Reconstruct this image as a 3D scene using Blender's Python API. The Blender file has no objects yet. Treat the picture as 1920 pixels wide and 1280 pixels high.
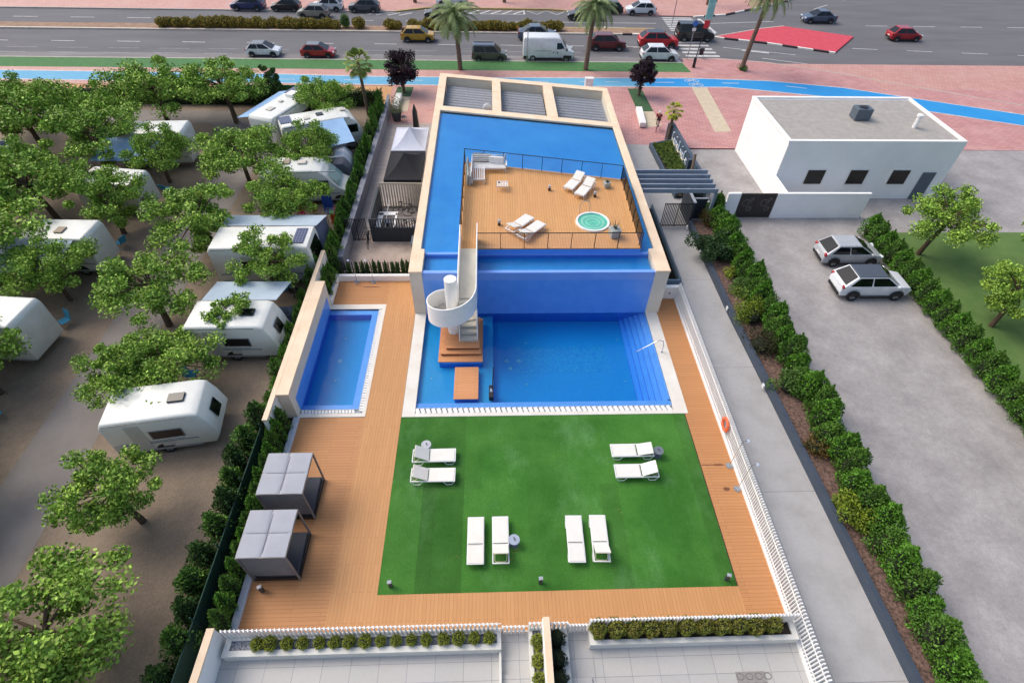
import bpy, bmesh, math, random
import numpy as np
from mathutils import Vector, Matrix
random.seed(7); RNG=np.random.default_rng(11)
PI=math.pi
SC=bpy.context.scene; COL=SC.collection
# ------------------------------------------------------------------ camera
CH=22.0; FPX=1016.0567489635157
P_,Y_,R_=math.radians(46.18252839),math.radians(2.91085838),math.radians(1.59775362)
FW=Vector((math.sin(Y_)*math.cos(P_),math.cos(Y_)*math.cos(P_),-math.sin(P_)))
RT0=Vector((math.cos(Y_),-math.sin(Y_),0)); UP0=RT0.cross(FW)
RT=math.cos(R_)*RT0+math.sin(R_)*UP0; UP=-math.sin(R_)*RT0+math.cos(R_)*UP0
def G(px,py,z=0.0):
    "where the line of sight through a photo pixel meets height z (used for taking measurements)"
    v=(px-960)/FPX*RT-(py-640)/FPX*UP+FW; t=(z-CH)/v.z
    return (t*v.x,t*v.y)
cam=bpy.data.cameras.new('camera'); camo=bpy.data.objects.new('camera',cam); COL.objects.link(camo)
M=Matrix((RT,UP,-FW)).transposed().to_4x4(); M.translation=Vector((0,0,CH)); camo.matrix_world=M
cam.sensor_width=36; cam.lens=FPX/1920*36; cam.clip_end=2000; cam.clip_start=.1
SC.camera=camo
# ------------------------------------------------------------------ light
SUN_EL,SUN_AZ=math.radians(50),math.radians(-62)   # azimuth clockwise from +y
sd=bpy.data.lights.new('sun','SUN'); so=bpy.data.objects.new('sun',sd); COL.objects.link(so)
sd.energy=1.08; sd.angle=math.radians(35); sd.color=(1,.94,.85)
dv=Vector((math.sin(SUN_AZ)*math.cos(SUN_EL),math.cos(SUN_AZ)*math.cos(SUN_EL),math.sin(SUN_EL)))
so.rotation_euler=dv.to_track_quat('Z','Y').to_euler()
W=bpy.data.worlds.new('World'); SC.world=W; W.use_nodes=True
nt=W.node_tree; bg=nt.nodes['Background']; sk=nt.nodes.new('ShaderNodeTexSky'); sk.sky_type='NISHITA'
sk.sun_disc=False; sk.sun_elevation=SUN_EL; sk.sun_rotation=SUN_AZ
sk.air_density=1.0; sk.dust_density=4.0; sk.ozone_density=.8
nt.links.new(sk.outputs[0],bg.inputs[0]); bg.inputs[1].default_value=.15
SC.view_settings.view_transform='Standard'; SC.view_settings.look='None'; SC.view_settings.exposure=0.42
SC.view_settings.gamma=1
SC.cycles.max_bounces=8; SC.cycles.transparent_max_bounces=12
# ------------------------------------------------------------------ materials
def lin(c):
    "sRGB 0-255 -> linear"
    return tuple(((v/255)/12.92 if v/255<=.04045 else ((v/255+.055)/1.055)**2.4) for v in c)+(1,)
MATS={}
def mat(name,col,rough=.6,col2=None,scale=4,detail=4,bump=0,bscale=None,metal=0,spec=.5,coord='Object',island=None,trans=0,alpha=1,stretch=None,amt=1.0,coat=0,fine=None):
    if name in MATS: return MATS[name]
    m=bpy.data.materials.new(name); m.use_nodes=True; n=m.node_tree.nodes; l=m.node_tree.links; b=n['Principled BSDF']
    c=lin(col) if max(col)>1 else tuple(col)+(1,)
    b.inputs['Base Color'].default_value=c; b.inputs['Roughness'].default_value=rough; b.inputs['Metallic'].default_value=metal
    b.inputs['Specular IOR Level'].default_value=spec
    if coat: b.inputs['Coat Weight'].default_value=coat; b.inputs['Coat Roughness'].default_value=.06
    if trans: b.inputs['Transmission Weight'].default_value=trans
    if alpha<1: b.inputs['Alpha'].default_value=alpha
    tc=n.new('ShaderNodeTexCoord'); geo=n.new('ShaderNodeNewGeometry')
    src=geo.outputs['Position'] if coord=='World' else tc.outputs['Object']
    if stretch:
        mp=n.new('ShaderNodeMapping'); mp.inputs['Scale'].default_value=stretch; l.new(src,mp.inputs[0]); src=mp.outputs[0]
    if col2 is not None:
        c2=lin(col2) if max(col2)>1 else tuple(col2)+(1,)
        nz=n.new('ShaderNodeTexNoise'); nz.inputs['Scale'].default_value=scale; nz.inputs['Detail'].default_value=detail; nz.inputs['Roughness'].default_value=.6
        l.new(src,nz.inputs['Vector'])
        rp=n.new('ShaderNodeMapRange'); rp.inputs[1].default_value=.5-.22/amt; rp.inputs[2].default_value=.5+.22/amt; l.new(nz.outputs[0],rp.inputs[0])
        mx=n.new('ShaderNodeMix'); mx.data_type='RGBA'; mx.inputs[6].default_value=c; mx.inputs[7].default_value=c2
        l.new(rp.outputs[0],mx.inputs[0]); out=mx.outputs[2]
        if fine:
            for fs,fa in fine:
                fz=n.new('ShaderNodeTexNoise'); fz.inputs['Scale'].default_value=fs; fz.inputs['Detail'].default_value=5; fz.inputs['Roughness'].default_value=.75; l.new(src,fz.inputs['Vector'])
                fr=n.new('ShaderNodeMapRange'); fr.inputs[1].default_value=.3; fr.inputs[2].default_value=.7; fr.inputs[3].default_value=1-fa; fr.inputs[4].default_value=1+fa; l.new(fz.outputs[0],fr.inputs[0])
                fh=n.new('ShaderNodeHueSaturation'); l.new(fr.outputs[0],fh.inputs['Value']); l.new(out,fh.inputs['Color']); out=fh.outputs[0]
        if island:
            rr=n.new('ShaderNodeMapRange'); rr.inputs[3].default_value=1-island; rr.inputs[4].default_value=1+island
            l.new(geo.outputs['Random Per Island'],rr.inputs[0])
            hs=n.new('ShaderNodeHueSaturation'); l.new(rr.outputs[0],hs.inputs['Value']); l.new(out,hs.inputs['Color']); out=hs.outputs[0]
        l.new(out,b.inputs['Base Color'])
    if bump:
        nb=n.new('ShaderNodeTexNoise'); nb.inputs['Scale'].default_value=bscale or scale*4; nb.inputs['Detail'].default_value=6; l.new(src,nb.inputs['Vector'])
        bp=n.new('ShaderNodeBump'); bp.inputs['Strength'].default_value=bump; bp.inputs['Distance'].default_value=.02
        l.new(nb.outputs[0],bp.inputs['Height']); l.new(bp.outputs[0],b.inputs['Normal'])
    MATS[name]=m; return m
def brick(name,c1,c2,cm,bw,bh,mort=.006,off=.5,rot=0,rough=.6,dirt=None,dscale=.4,damt=.35,spec=.4,fine=(.9,1.08),fscale=(1,1,1),shift=(0,0),bump=.25):
    if name in MATS: return MATS[name]
    m=bpy.data.materials.new(name); m.use_nodes=True; n=m.node_tree.nodes; l=m.node_tree.links; b=n['Principled BSDF']
    b.inputs['Roughness'].default_value=rough; b.inputs['Specular IOR Level'].default_value=spec
    geo=n.new('ShaderNodeNewGeometry'); mp=n.new('ShaderNodeMapping'); mp.inputs['Rotation'].default_value[2]=rot; mp.inputs['Location'].default_value=(shift[0],shift[1],0)
    l.new(geo.outputs['Position'],mp.inputs[0])
    br=n.new('ShaderNodeTexBrick'); br.offset=off; br.inputs['Scale'].default_value=1; br.inputs['Brick Width'].default_value=bw; br.inputs['Row Height'].default_value=bh
    br.inputs['Mortar Size'].default_value=mort; br.inputs['Mortar Smooth'].default_value=.3; br.inputs['Bias'].default_value=0
    br.inputs['Color1'].default_value=lin(c1); br.inputs['Color2'].default_value=lin(c2); br.inputs['Mortar'].default_value=lin(cm)
    l.new(mp.outputs[0],br.inputs[0]); out=br.outputs[0]
    nz=n.new('ShaderNodeTexNoise'); nz.inputs['Scale'].default_value=6; nz.inputs['Detail'].default_value=8; nz.inputs['Roughness'].default_value=.7
    mp2=n.new('ShaderNodeMapping'); mp2.inputs['Scale'].default_value=fscale; l.new(mp.outputs[0],mp2.inputs[0]); l.new(mp2.outputs[0],nz.inputs['Vector'])
    rr=n.new('ShaderNodeMapRange'); rr.inputs[1].default_value=.3; rr.inputs[2].default_value=.7; rr.inputs[3].default_value=fine[0]; rr.inputs[4].default_value=fine[1]; l.new(nz.outputs[0],rr.inputs[0])
    hs=n.new('ShaderNodeHueSaturation'); l.new(rr.outputs[0],hs.inputs['Value']); l.new(out,hs.inputs['Color']); out=hs.outputs[0]
    if dirt:
        nd=n.new('ShaderNodeTexNoise'); nd.inputs['Scale'].default_value=dscale; nd.inputs['Detail'].default_value=6; nd.inputs['Roughness'].default_value=.62; l.new(geo.outputs['Position'],nd.inputs['Vector'])
        r2=n.new('ShaderNodeMapRange'); r2.inputs[1].default_value=.45; r2.inputs[2].default_value=.72; r2.inputs[4].default_value=damt; l.new(nd.outputs[0],r2.inputs[0])
        mx=n.new('ShaderNodeMix'); mx.data_type='RGBA'; mx.inputs[7].default_value=lin(dirt); l.new(out,mx.inputs[6]); l.new(r2.outputs[0],mx.inputs[0]); out=mx.outputs[2]
    l.new(out,b.inputs['Base Color'])
    bp=n.new('ShaderNodeBump'); bp.inputs['Strength'].default_value=bump; bp.inputs['Distance'].default_value=.01; bp.invert=True; l.new(br.outputs['Fac'],bp.inputs['Height']); l.new(bp.outputs[0],b.inputs['Normal'])
    MATS[name]=m; return m
# ------------------------------------------------------------------ mesh collector
def rotz(p,a):
    c,s=math.cos(a),math.sin(a); return (p[0]*c-p[1]*s,p[0]*s+p[1]*c)
class MB:
    def __init__(s): s.v=[]; s.f=[]; s.m=[]; s.np=[]; s.nf=[]
    def add(s,V,F,m=0):
        o=len(s.v); s.v+= [tuple(p) for p in V]; s.f+=[tuple(i+o for i in f) for f in F]; s.m+=[m]*len(F)
    def box(s,cx,cy,cz,sx,sy,sz,a=0,m=0):
        V=[]
        for dz in(-1,1):
            for dx,dy in((-1,-1),(1,-1),(1,1),(-1,1)):
                x,y=rotz((dx*sx/2,dy*sy/2),a); V.append((cx+x,cy+y,cz+dz*sz/2))
        s.add(V,[(3,2,1,0),(4,5,6,7),(0,1,5,4),(1,2,6,5),(2,3,7,6),(3,0,4,7)],m)
    def bb(s,x0,x1,y0,y1,z0,z1,m=0): s.box((x0+x1)/2,(y0+y1)/2,(z0+z1)/2,x1-x0,y1-y0,z1-z0,0,m)
    def prism(s,poly,z0,z1,m=0):
        n=len(poly); ar=sum(poly[i][0]*poly[(i+1)%n][1]-poly[(i+1)%n][0]*poly[i][1] for i in range(n))
        if ar<0: poly=poly[::-1]
        V=[(x,y,z0) for x,y in poly]+[(x,y,z1) for x,y in poly]
        s.add(V,[tuple(range(n))[::-1],tuple(range(n,2*n))]+[(i,(i+1)%n,n+(i+1)%n,n+i) for i in range(n)],m)
    def sheet(s,poly,z,m=0):
        n=len(poly); ar=sum(poly[i][0]*poly[(i+1)%n][1]-poly[(i+1)%n][0]*poly[i][1] for i in range(n))
        if ar<0: poly=poly[::-1]
        s.add([(x,y,z) for x,y in poly],[tuple(range(n))],m)
    def prof(s,pts,y0,y1,m=0):
        "side profile in x,z extruded along y"
        n=len(pts); ar=sum(pts[i][0]*pts[(i+1)%n][1]-pts[(i+1)%n][0]*pts[i][1] for i in range(n))
        if ar<0: pts=pts[::-1]
        V=[(x,y0,z) for x,z in pts]+[(x,y1,z) for x,z in pts]
        s.add(V,[tuple(range(n)),tuple(range(n,2*n))[::-1]]+[(n+i,n+(i+1)%n,(i+1)%n,i) for i in range(n)],m)
    def quad(s,a,b,c,d,m=0): s.add([a,b,c,d],[(0,1,2,3)],m)
    def tube(s,p0,p1,r,r1=None,n=8,m=0,cap=True):
        r1=r if r1 is None else r1
        p0=Vector(p0);p1=Vector(p1);d=(p1-p0).normalized(); u=d.orthogonal().normalized(); w=d.cross(u)
        V=[]
        for p,rr in((p0,r),(p1,r1)):
            for i in range(n):
                t=2*PI*i/n; V.append(tuple(p+rr*(math.cos(t)*u+math.sin(t)*w)))
        F=[(i,(i+1)%n,n+(i+1)%n,n+i) for i in range(n)]
        if cap: F+=[tuple(range(n))[::-1],tuple(range(n,2*n))]
        s.add(V,F,m)
    def path(s,pts,r,n=6,m=0):
        "tube through points, one continuous skin"
        P=[Vector(p) for p in pts]; V=[]; u=None
        for k,p in enumerate(P):
            d=(P[min(k+1,len(P)-1)]-P[max(k-1,0)]).normalized()
            u=d.orthogonal().normalized() if u is None else (u-d*u.dot(d)).normalized()
            w=d.cross(u); rr=r[k] if isinstance(r,(list,tuple)) else r
            for i in range(n):
                t=2*PI*i/n; V.append(tuple(p+rr*(math.cos(t)*u+math.sin(t)*w)))
        F=[(k*n+i,k*n+(i+1)%n,(k+1)*n+(i+1)%n,(k+1)*n+i) for k in range(len(P)-1) for i in range(n)]
        F+=[tuple(range(n))[::-1],tuple((len(P)-1)*n+i for i in range(n))]
        s.add(V,F,m)
    def lathe(s,pr,n=20,c=(0,0),m=0,cap=True):
        V=[(c[0]+r*math.cos(2*PI*i/n),c[1]+r*math.sin(2*PI*i/n),z) for r,z in pr for i in range(n)]
        F=[(k*n+i,k*n+(i+1)%n,(k+1)*n+(i+1)%n,(k+1)*n+i) for k in range(len(pr)-1) for i in range(n)]
        if cap: F+=[tuple(range(n))[::-1],tuple((len(pr)-1)*n+i for i in range(n))]
        s.add(V,F,m)
    def ball(s,c,r,n=10,k=6,m=0,sq=(1,1,1)):
        V=[];F=[]
        for j in range(k+1):
            ph=PI*j/k
            for i in range(n):
                t=2*PI*i/n; V.append((c[0]+r*sq[0]*math.sin(ph)*math.cos(t),c[1]+r*sq[1]*math.sin(ph)*math.sin(t),c[2]-r*sq[2]*math.cos(ph)))
        for j in range(k):
            for i in range(n): F.append((j*n+i,j*n+(i+1)%n,(j+1)*n+(i+1)%n,(j+1)*n+i))
        s.add(V,F,m)
    def leaves(s,P,size,asp=.5,up=.3,m=0,rng=RNG,out=None):
        "many leaf shaped faces at points P"
        P=np.asarray(P,float); N=len(P)
        d=rng.normal(size=(N,3)); 
        if out is not None: d=d*.7+out
        d[:,2]+=up; d/=np.linalg.norm(d,axis=1)[:,None]
        e=rng.normal(size=(N,3)); e-=d*(e*d).sum(1)[:,None]; e/=np.linalg.norm(e,axis=1)[:,None]
        L=size*rng.uniform(.6,1.3,N)[:,None]
        a=P-d*L*.5; b=P+e*L*asp*.5; c=P+d*L*.5; f=P-e*L*asp*.5
        V=np.stack([a,b,c,f],1).reshape(-1,3); s.np.append((V,N,m))
    def build(s,name,mats,parent=None,bevel=0,smooth=False,world=False,seg=1,angle=30):
        me=bpy.data.meshes.new(name)
        V=list(s.v);F=list(s.f);Mi=list(s.m)
        for A,N,m in s.np:
            o=len(V); V+=[tuple(p) for p in A.tolist()]; F+=[(o+4*i,o+4*i+1,o+4*i+2,o+4*i+3) for i in range(N)]; Mi+=[m]*N
        if world and parent is not None:
            q=parent.location; V=[(x-q[0],y-q[1],z-q[2]) for x,y,z in V]
        me.from_pydata(V,[],F)
        if not isinstance(mats,(list,tuple)): mats=[mats]
        for m in mats: me.materials.append(m)
        if len(mats)>1: me.polygons.foreach_set('material_index',Mi)
        if bevel:
            bm=bmesh.new(); bm.from_mesh(me); bmesh.ops.recalc_face_normals(bm,faces=bm.faces)
            ed=[e for e in bm.edges if len(e.link_faces)==2 and e.calc_face_angle(0)>math.radians(angle)]
            bmesh.ops.bevel(bm,geom=ed,offset=bevel,segments=seg,affect='EDGES',profile=.5,clamp_overlap=True)
            bm.to_mesh(me); bm.free()
        if smooth:
            me.polygons.foreach_set('use_smooth',[True]*len(me.polygons))
            try: me.set_sharp_from_angle(angle=math.radians(40))
            except Exception: pass
        o=bpy.data.objects.new(name,me); COL.objects.link(o)
        if parent is not None: o.parent=parent
        return o
def tag(o,label=None,cat=None,group=None,kind=None):
    if label: o['label']=label
    if cat: o['category']=cat
    if group: o['group']=group
    if kind: o['kind']=kind
    return o
def thing(name,label,cat,loc=(0,0,0),rz=0,group=None):
    o=bpy.data.objects.new(name,None); COL.objects.link(o); o.empty_display_size=.2
    o.location=loc; o.rotation_euler=(0,0,rz); return tag(o,label,cat,group)
def struct(name,mb,m,**k):
    o=mb.build(name,m,**k); o['kind']='structure'; return o
CHILD={}
def kids(o): return [c for c in bpy.data.objects if c.parent==o]
def dup(root,loc,rz=0,label=None,group=None,scale=None):
    def cp(o,par):
        c=o.copy(); COL.objects.link(c); c.parent=par
        for k in kids(o): cp(k,c)
        return c
    r=cp(root,None); r.location=loc; r.rotation_euler=(0,0,rz)
    if scale: r.scale=scale if isinstance(scale,tuple) else (scale,)*3
    if label: r['label']=label
    if group: r['group']=group
    return r
def rects(mb,x0,x1,y0,y1,z,holes,m=0):
    "flat sheet with rectangular holes"
    xs=sorted({x0,x1}|{min(max(h[i],x0),x1) for h in holes for i in(0,1)}); ys=sorted({y0,y1}|{min(max(h[i],y0),y1) for h in holes for i in(2,3)})
    for i in range(len(xs)-1):
        for j in range(len(ys)-1):
            cx,cy=(xs[i]+xs[i+1])/2,(ys[j]+ys[j+1])/2
            if xs[i+1]-xs[i]<1e-6 or ys[j+1]-ys[j]<1e-6: continue
            if any(h[0]<cx<h[1] and h[2]<cy<h[3] for h in holes): continue
            mb.sheet([(xs[i],ys[j]),(xs[i+1],ys[j]),(xs[i+1],ys[j+1]),(xs[i],ys[j+1])],z,m)
# palette
M_=dict(
 stone=mat('cream_stone',(238,216,188),.7,(222,196,164),1.2,8,bump=.1,bscale=30,coord='World'),
 stonew=mat('white_stone',(228,226,218),.65,(212,205,192),1.0,8,bump=.08,bscale=30,coord='World'),
 render=mat('white_render',(246,246,245),.8,(238,238,237),.8,6,bump=.12,bscale=60,coord='World'),
 creamwall=mat('cream_render',(226,218,200),.8,(214,204,184),.8,6,bump=.12,bscale=60,coord='World'),
 white=mat('white_paint',(238,238,236),.45,(228,228,226),2,4),
 whitem=mat('white_metal',(236,236,234),.35,(226,228,228),3,4),
 grey=mat('grey_metal',(88,100,112),.45,(76,88,100),2,4),
 dgrey=mat('dark_grey_paint',(52,60,68),.6,(44,50,58),1.5,5,coord='World'),
 black=mat('black_metal',(30,32,36),.45,(24,25,28),3,3),
 chrome=mat('steel',(190,195,200),.22,(170,176,182),3,3,metal=.9),
 rubber=mat('rubber',(28,28,29),.85,(38,38,38),8,3),
 glass=mat('dark_glass',(10,13,16),.1,(16,20,24),1,2,spec=.45),
)
# ------------------------------------------------------------------ ground
PIT=(9.95,11.78,26.05,34.6)
POOL=(-3.9,9.1,16.2,23.42); SP=(-9.58,-6.72,16.5,23.83)
holes=[PIT,POOL,SP]
g=MB(); rects(g,-90,110,-30,260,-.16,holes)
struct('ground',g,mat('ground_soil',(140,132,122),.95,(118,108,98),.5,8,bump=.4,bscale=20,coord='World'))
# camp site surface
g=MB(); rects(g,-60,-9.4,-10,57.2,-.02,[SP,(-9.8,-9.4,-10,40)])
struct('campsite_ground',g,mat('camp_sand',(150,134,116),.95,(122,108,94),.22,9,bump=.5,bscale=14,coord='World',amt=1.0,fine=[(2.5,.12),(14,.22)]))
# concrete / stamped areas
conc=mat('concrete_paving',(176,174,172),.8,(150,148,147),.5,10,bump=.25,bscale=12,coord='World',amt=1.2)
stamped=mat('stamped_concrete',(168,164,162),.75,(140,136,135),.5,10,bump=.5,bscale=7,coord='World',amt=1.1,fine=[(3.2,.13),(12,.14)])
brownst=mat('stamped_concrete_brown',(186,170,158),.75,(146,130,120),.8,10,bump=.5,bscale=7,coord='World',amt=1.1,fine=[(4,.12),(14,.16)])
g=MB(); rects(g,-9.35,-4.6,26.4,31.2,-.008,[])
struct('courtyard_paving',g,brownst)
g=MB(); rects(g,-9.35,-4.6,31.2,48.6,-.008,[])
struct('side_path',g,brick('path_boards',(176,166,160),(160,151,146),(120,112,108),2.4,.16,.008,rot=0,dirt=(120,112,108),dscale=.6))
g=MB(); rects(g,9.9,16.4,6.2,44.9,-.004,[PIT]); rects(g,11.25,16.4,-10,6.2,-.004,[])
struct('driveway',g,brick('driveway_slabs',(172,171,170),(166,165,164),(120,119,118),12.0,7.4,.012,off=0,dirt=(140,138,134),dscale=.7,damt=.5,fine=(.93,1.06),shift=(0,3.2)))
g=MB(); rects(g,16.4,60,-10,43.85,-.008,[])
struct('neighbour_yard',g,stamped)
# pink pavement around the street
pink=brick('pink_pavers',(200,152,140),(188,140,130),(150,110,106),.42,.42,.014,dirt=(200,166,158),dscale=.25,damt=.5,rot=0)
pinkb=brick('pink_pavers_near',(200,146,140),(184,132,128),(146,104,106),.62,.34,.02,dirt=(206,168,164),dscale=.35,damt=.5,rot=math.radians(10))
g=MB(); rects(g,-90,110,57.2,64.35,-.004,[]); rects(g,-9.9,9.9,48.6,57.2,-.004,[])
struct('pavement',g,pink)
g=MB(); g.sheet([(9.9,44.95),(14,44.6),(17.5,44.05),(60,43.8),(60,57.2),(9.9,57.2)],-.003)
struct('entrance_plaza',g,pinkb)
g=MB(); g.sheet([(-60,55.2),(-9.9,55.2),(-9.9,57.1),(-60,57.1)],0); g.sheet([(-10.8,48.6),(-9.91,48.6),(-9.91,55.2),(-10.8,55.2)],0); g.sheet([(-14.8,53.2),(-10.8,53.2),(-10.8,55.19),(-14.8,55.19)],0)
struct('sand_strip',g,mat('ochre_sand',(206,162,118),.95,(186,140,98),1,9,bump=.4,bscale=20,coord='World'))
# road
ROAD_Z=-.13
asph=mat('asphalt',(112,112,115),.9,(94,94,98),.4,10,bump=.3,bscale=50,coord='World',stretch=(.25,1.2,1))
g=MB(); g.sheet([(-90,64.35),(110,64.35),(110,83),(-90,83)],ROAD_Z); g.sheet([(27.0,83.0),(110,83.0),(110,150),(60,150)],ROAD_Z)
struct('road',g,asph)
g=MB(); g.sheet([(-90,63.9),(21.5,63.9),(21.5,66.3),(-90,66.3)],ROAD_Z+.004)
struct('parking_lane',g,mat('lane_concrete',(136,134,134),.9,(112,110,110),.6,8,bump=.3,bscale=40,coord='World',stretch=(.3,1,1)))
# far pavement with yellow kerb
far=[(-90,82.2),(-16.5,82.2),(-12.7,82.4),(-8.6,84.2),(-.6,84.3),(8.5,84.2),(13.5,82.9),(23.1,81.8),(27.5,81.7),(32.2,82.8),(40,87.5),(62,103),(90,125),(90,150),(-90,150)]
g=MB(); g.prism(far,-.16,0); struct('far_pavement',g,pink)
def curb(name,pts,w,z0,z1,m,label=None):
    g=MB()
    for a,b in zip(pts[:-1],pts[1:]):
        d=Vector((b[0]-a[0],b[1]-a[1])); L=d.length; n_=Vector((-d.y,d.x))/L*w/2
        g.prism([(a[0]-n_.x,a[1]-n_.y),(b[0]-n_.x,b[1]-n_.y),(b[0]+n_.x,b[1]+n_.y),(a[0]+n_.x,a[1]+n_.y)],z0,z1)
    return struct(name,g,m)
kerbm=mat('kerb_concrete',(196,190,180),.8,(170,162,150),2,6,coord='World')
ykerb=mat('yellow_kerb_paint',(196,170,104),.8,(160,142,104),3,6,coord='World')
bwk=brick('striped_kerb_paint',(34,34,36),(34,34,36),(34,34,36),1,1,0)
def stripe_mat():
    m=bpy.data.materials.new('black_white_kerb'); m.use_nodes=True; n=m.node_tree.nodes;l=m.node_tree.links;b=n['Principled BSDF']; b.inputs['Roughness'].default_value=.7
    ge=n.new('ShaderNodeNewGeometry'); w=n.new('ShaderNodeTexChecker'); w.inputs['Scale'].default_value=1; w.inputs['Color1'].default_value=lin((226,222,214)); w.inputs['Color2'].default_value=lin((58,44,46))
    mp=n.new('ShaderNodeMapping'); mp.inputs['Scale'].default_value=(.62,0,0); mp.inputs['Location'].default_value=(0,.5,.5); l.new(ge.outputs[0],mp.inputs[0]); l.new(mp.outputs[0],w.inputs[0]); l.new(w.outputs[0],b.inputs[0]); return m
bw=stripe_mat()
curb('kerb',[(-90,82.12),(-16.5,82.12),(-12.7,82.3)],.18,-.16,.012,kerbm)
curb('kerb',[(-12.7,82.33),(-8.6,84.12),(-.6,84.22),(8.5,84.12),(13.5,82.82),(16,82.3)],.3,-.16,.014,ykerb)
curb('kerb',[(27.5,81.6),(32.2,82.7),(40,87.4),(62,102.9)],.3,-.16,.016,bw)
curb('kerb',[(-90,64.38),(21.9,64.38)],.2,-.16,.012,kerbm)
curb('kerb',[(21.9,65.6),(26.2,65.8),(31.5,64.7),(36,62.8),(60,50)],.16,-.1,.01,kerbm)
g=MB(); g.prism([(21.9,64.3),(21.9,65.6),(26.2,65.8),(31.5,64.7),(36,62.8),(41,60),(41,57.2),(21.9,57.2)],-.15,0.001); struct('corner_pavement',g,pinkb)
# central median
g=MB(); g.prism([(-90,74.2),(20.6,74.2),(21.4,74.4),(21.4,75.9),(20.6,76.1),(-90,76.1)],-.16,0)
struct('median',g,mat('median_soil',(168,140,118),.95,(130,104,84),1.2,8,bump=.4,bscale=18,coord='World'))
curb('kerb',[(-90,74.1),(21,74.1)],.32,-.16,.02,mat('median_kerb',(212,204,192),.75,(184,172,156),2,6,coord='World')); curb('kerb',[(9,76.2),(21,76.2)],.3,-.16,.02,ykerb)
curb('kerb',[(16.5,74.1),(21.4,74.1)],.34,-.15,.03,bw)
# red triangular island
g=MB(); g.prism([(27.9,73.35),(34.0,71.35),(41,68.2),(46,74),(38.5,77.8),(34.9,76.6)],-.16,.02); struct('red_traffic_island',g,mat('red_surface',(206,78,92),.8,(190,62,78),1.5,6,coord='World'))
curb('kerb',[(27.9,73.3),(34.0,71.3),(41,68.15)],.32,-.16,.035,bw); curb('kerb',[(27.9,73.4),(34.9,76.7),(38.5,77.9)],.2,-.16,.034,kerbm)
# markings
wp=mat('road_paint',(214,214,212),.7,(186,186,186),2,8,coord='World',amt=1.6)
wpw=mat('worn_road_paint',(170,170,170),.8,(132,132,134),1.5,8,coord='World',amt=1.6)
def marks(name,L,m,z=ROAD_Z+.009):
    g=MB()
    for a,b,w in L:
        d=Vector((b[0]-a[0],b[1]-a[1])); n_=Vector((-d.y,d.x)).normalized()*w/2
        g.sheet([(a[0]-n_.x,a[1]-n_.y),(b[0]-n_.x,b[1]-n_.y),(b[0]+n_.x,b[1]+n_.y),(a[0]+n_.x,a[1]+n_.y)],z)
    return struct(name,g,m)
L=[]
x=-58.0
while x<16: L.append(((x,69.9),(x+2.6,69.85),.13)); x+=7.4
L.append(((17,69.6),(22,69.6),.13)); L.append(((28,69.9),(36,67.6),.13)); L.append(((30,69.0),(33,68.1),.3)); L.append(((31.5,66.4),(38,64),.13))
x=-60.0
while x<8: L.append(((x,78.6),(x+3,78.6),.13)); x+=7
L+=[((8.5,78.8),(21.8,78.8),.13),((12,76.95),(14.6,76.95),.2),((14.6,77.2),(14.6,76.7),.5),((15,76.95),(17.4,76.95),.1),((28,78.9),(38,80.2),.13),((22,66.9),(21.5,73.9),.05)]
for k in range(7):
    L+=[((46+k*6.5,86+k*4.9),(49+k*6.5,88.3+k*4.9),.14),((44+k*6.5,70-k*.6),(47+k*6.5,69.7-k*.6),.13),((50+k*6.5,78.8),(53+k*6.5,78.8),.13)]
marks('lane_markings',L,wp)
marks('parking_markings',[((-88+i*5.6,66.25),(-85+i*5.6,66.25),.12) for i in range(20)]+[((-88+i*5.6,67.7),(-84.6+i*5.6,67.7),.1) for i in range(20)],wpw)
# crosswalks: near half and far half
L=[]
for k in range(5):
    y=71.6-k*1.17; L.append(((22.25+.12*k,y),(26.3+.1*k,y),.5))
for k in range(8):
    y=81.2-k*.74; L.append(((23.1,y),(27.1+.04*k,y),.36))
L+=[((28.0,81.0),(28.6,75.2),.55),((20.6,73.5),(21.0,72.2),.5),((21.1,66.7),(21.5,64.6),.45)]
marks('crosswalk',L,wp)
L=[]
for k in range(6): L.append(((-4.4+k*1.5,82.0),(-3.0+k*1.5,83.5),.28))
L+=[((-7,83.4),(-4.4,82.0),.14),((-4.4,81.95),(4.6,81.95),.14),((4.6,81.95),(4.6,83.9),.2)]
for k in range(3): L+=[((5+k*2.7,83.6),(6.3+k*2.7,82.0),.14),((6.3+k*2.7,82.0),(7.6+k*2.7,83.6),.14)]
for k in range(4): L.append(((-16.5+k*1.5,80.9),(-15.2+k*1.6,82.0),.22))
L.append(((-17,80.8),(-12.4,82.2),.14))
marks('hatched_markings',L,wp)
# green strip, cycle path
turfs=mat('street_turf',(76,128,72),.9,(62,108,60),2,8,bump=.5,bscale=60,coord='World')
g=MB(); g.sheet([(-90,61.55),(21.9,61.55),(21.6,64.25),(-90,64.25)],.006); struct('green_strip',g,turfs)
blu=mat('cycle_path_blue',(84,158,196),.75,(104,170,202),.35,8,bump=.15,bscale=40,coord='World',amt=1.2)
blu2=mat('cycle_path_bright_blue',(20,136,204),.75,(40,146,208),.35,8,bump=.15,bscale=40,coord='World',amt=1.2)
def strip(name,top,bot,z,m,x0=None,x1=None):
    g=MB(); g.sheet(top+bot[::-1],z); return struct(name,g,m)
T=[(-90,61.2),(-23,60.1),(-12,59.62),(2,59.58),(21.7,59.85),(29.6,59.3),(37,57.6),(60,48)]
B=[(-90,59.0),(-23,57.7),(-12,57.45),(2,57.4),(20,57.42),(24.7,57.45),(28.6,56.55),(36,54.7),(56,46.5)]
g=MB(); g.sheet([(x,y+.06) for x,y in T]+[(x,y-.06) for x,y in B][::-1],.003); struct('cycle_path_edge_line',g,wp)
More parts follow.
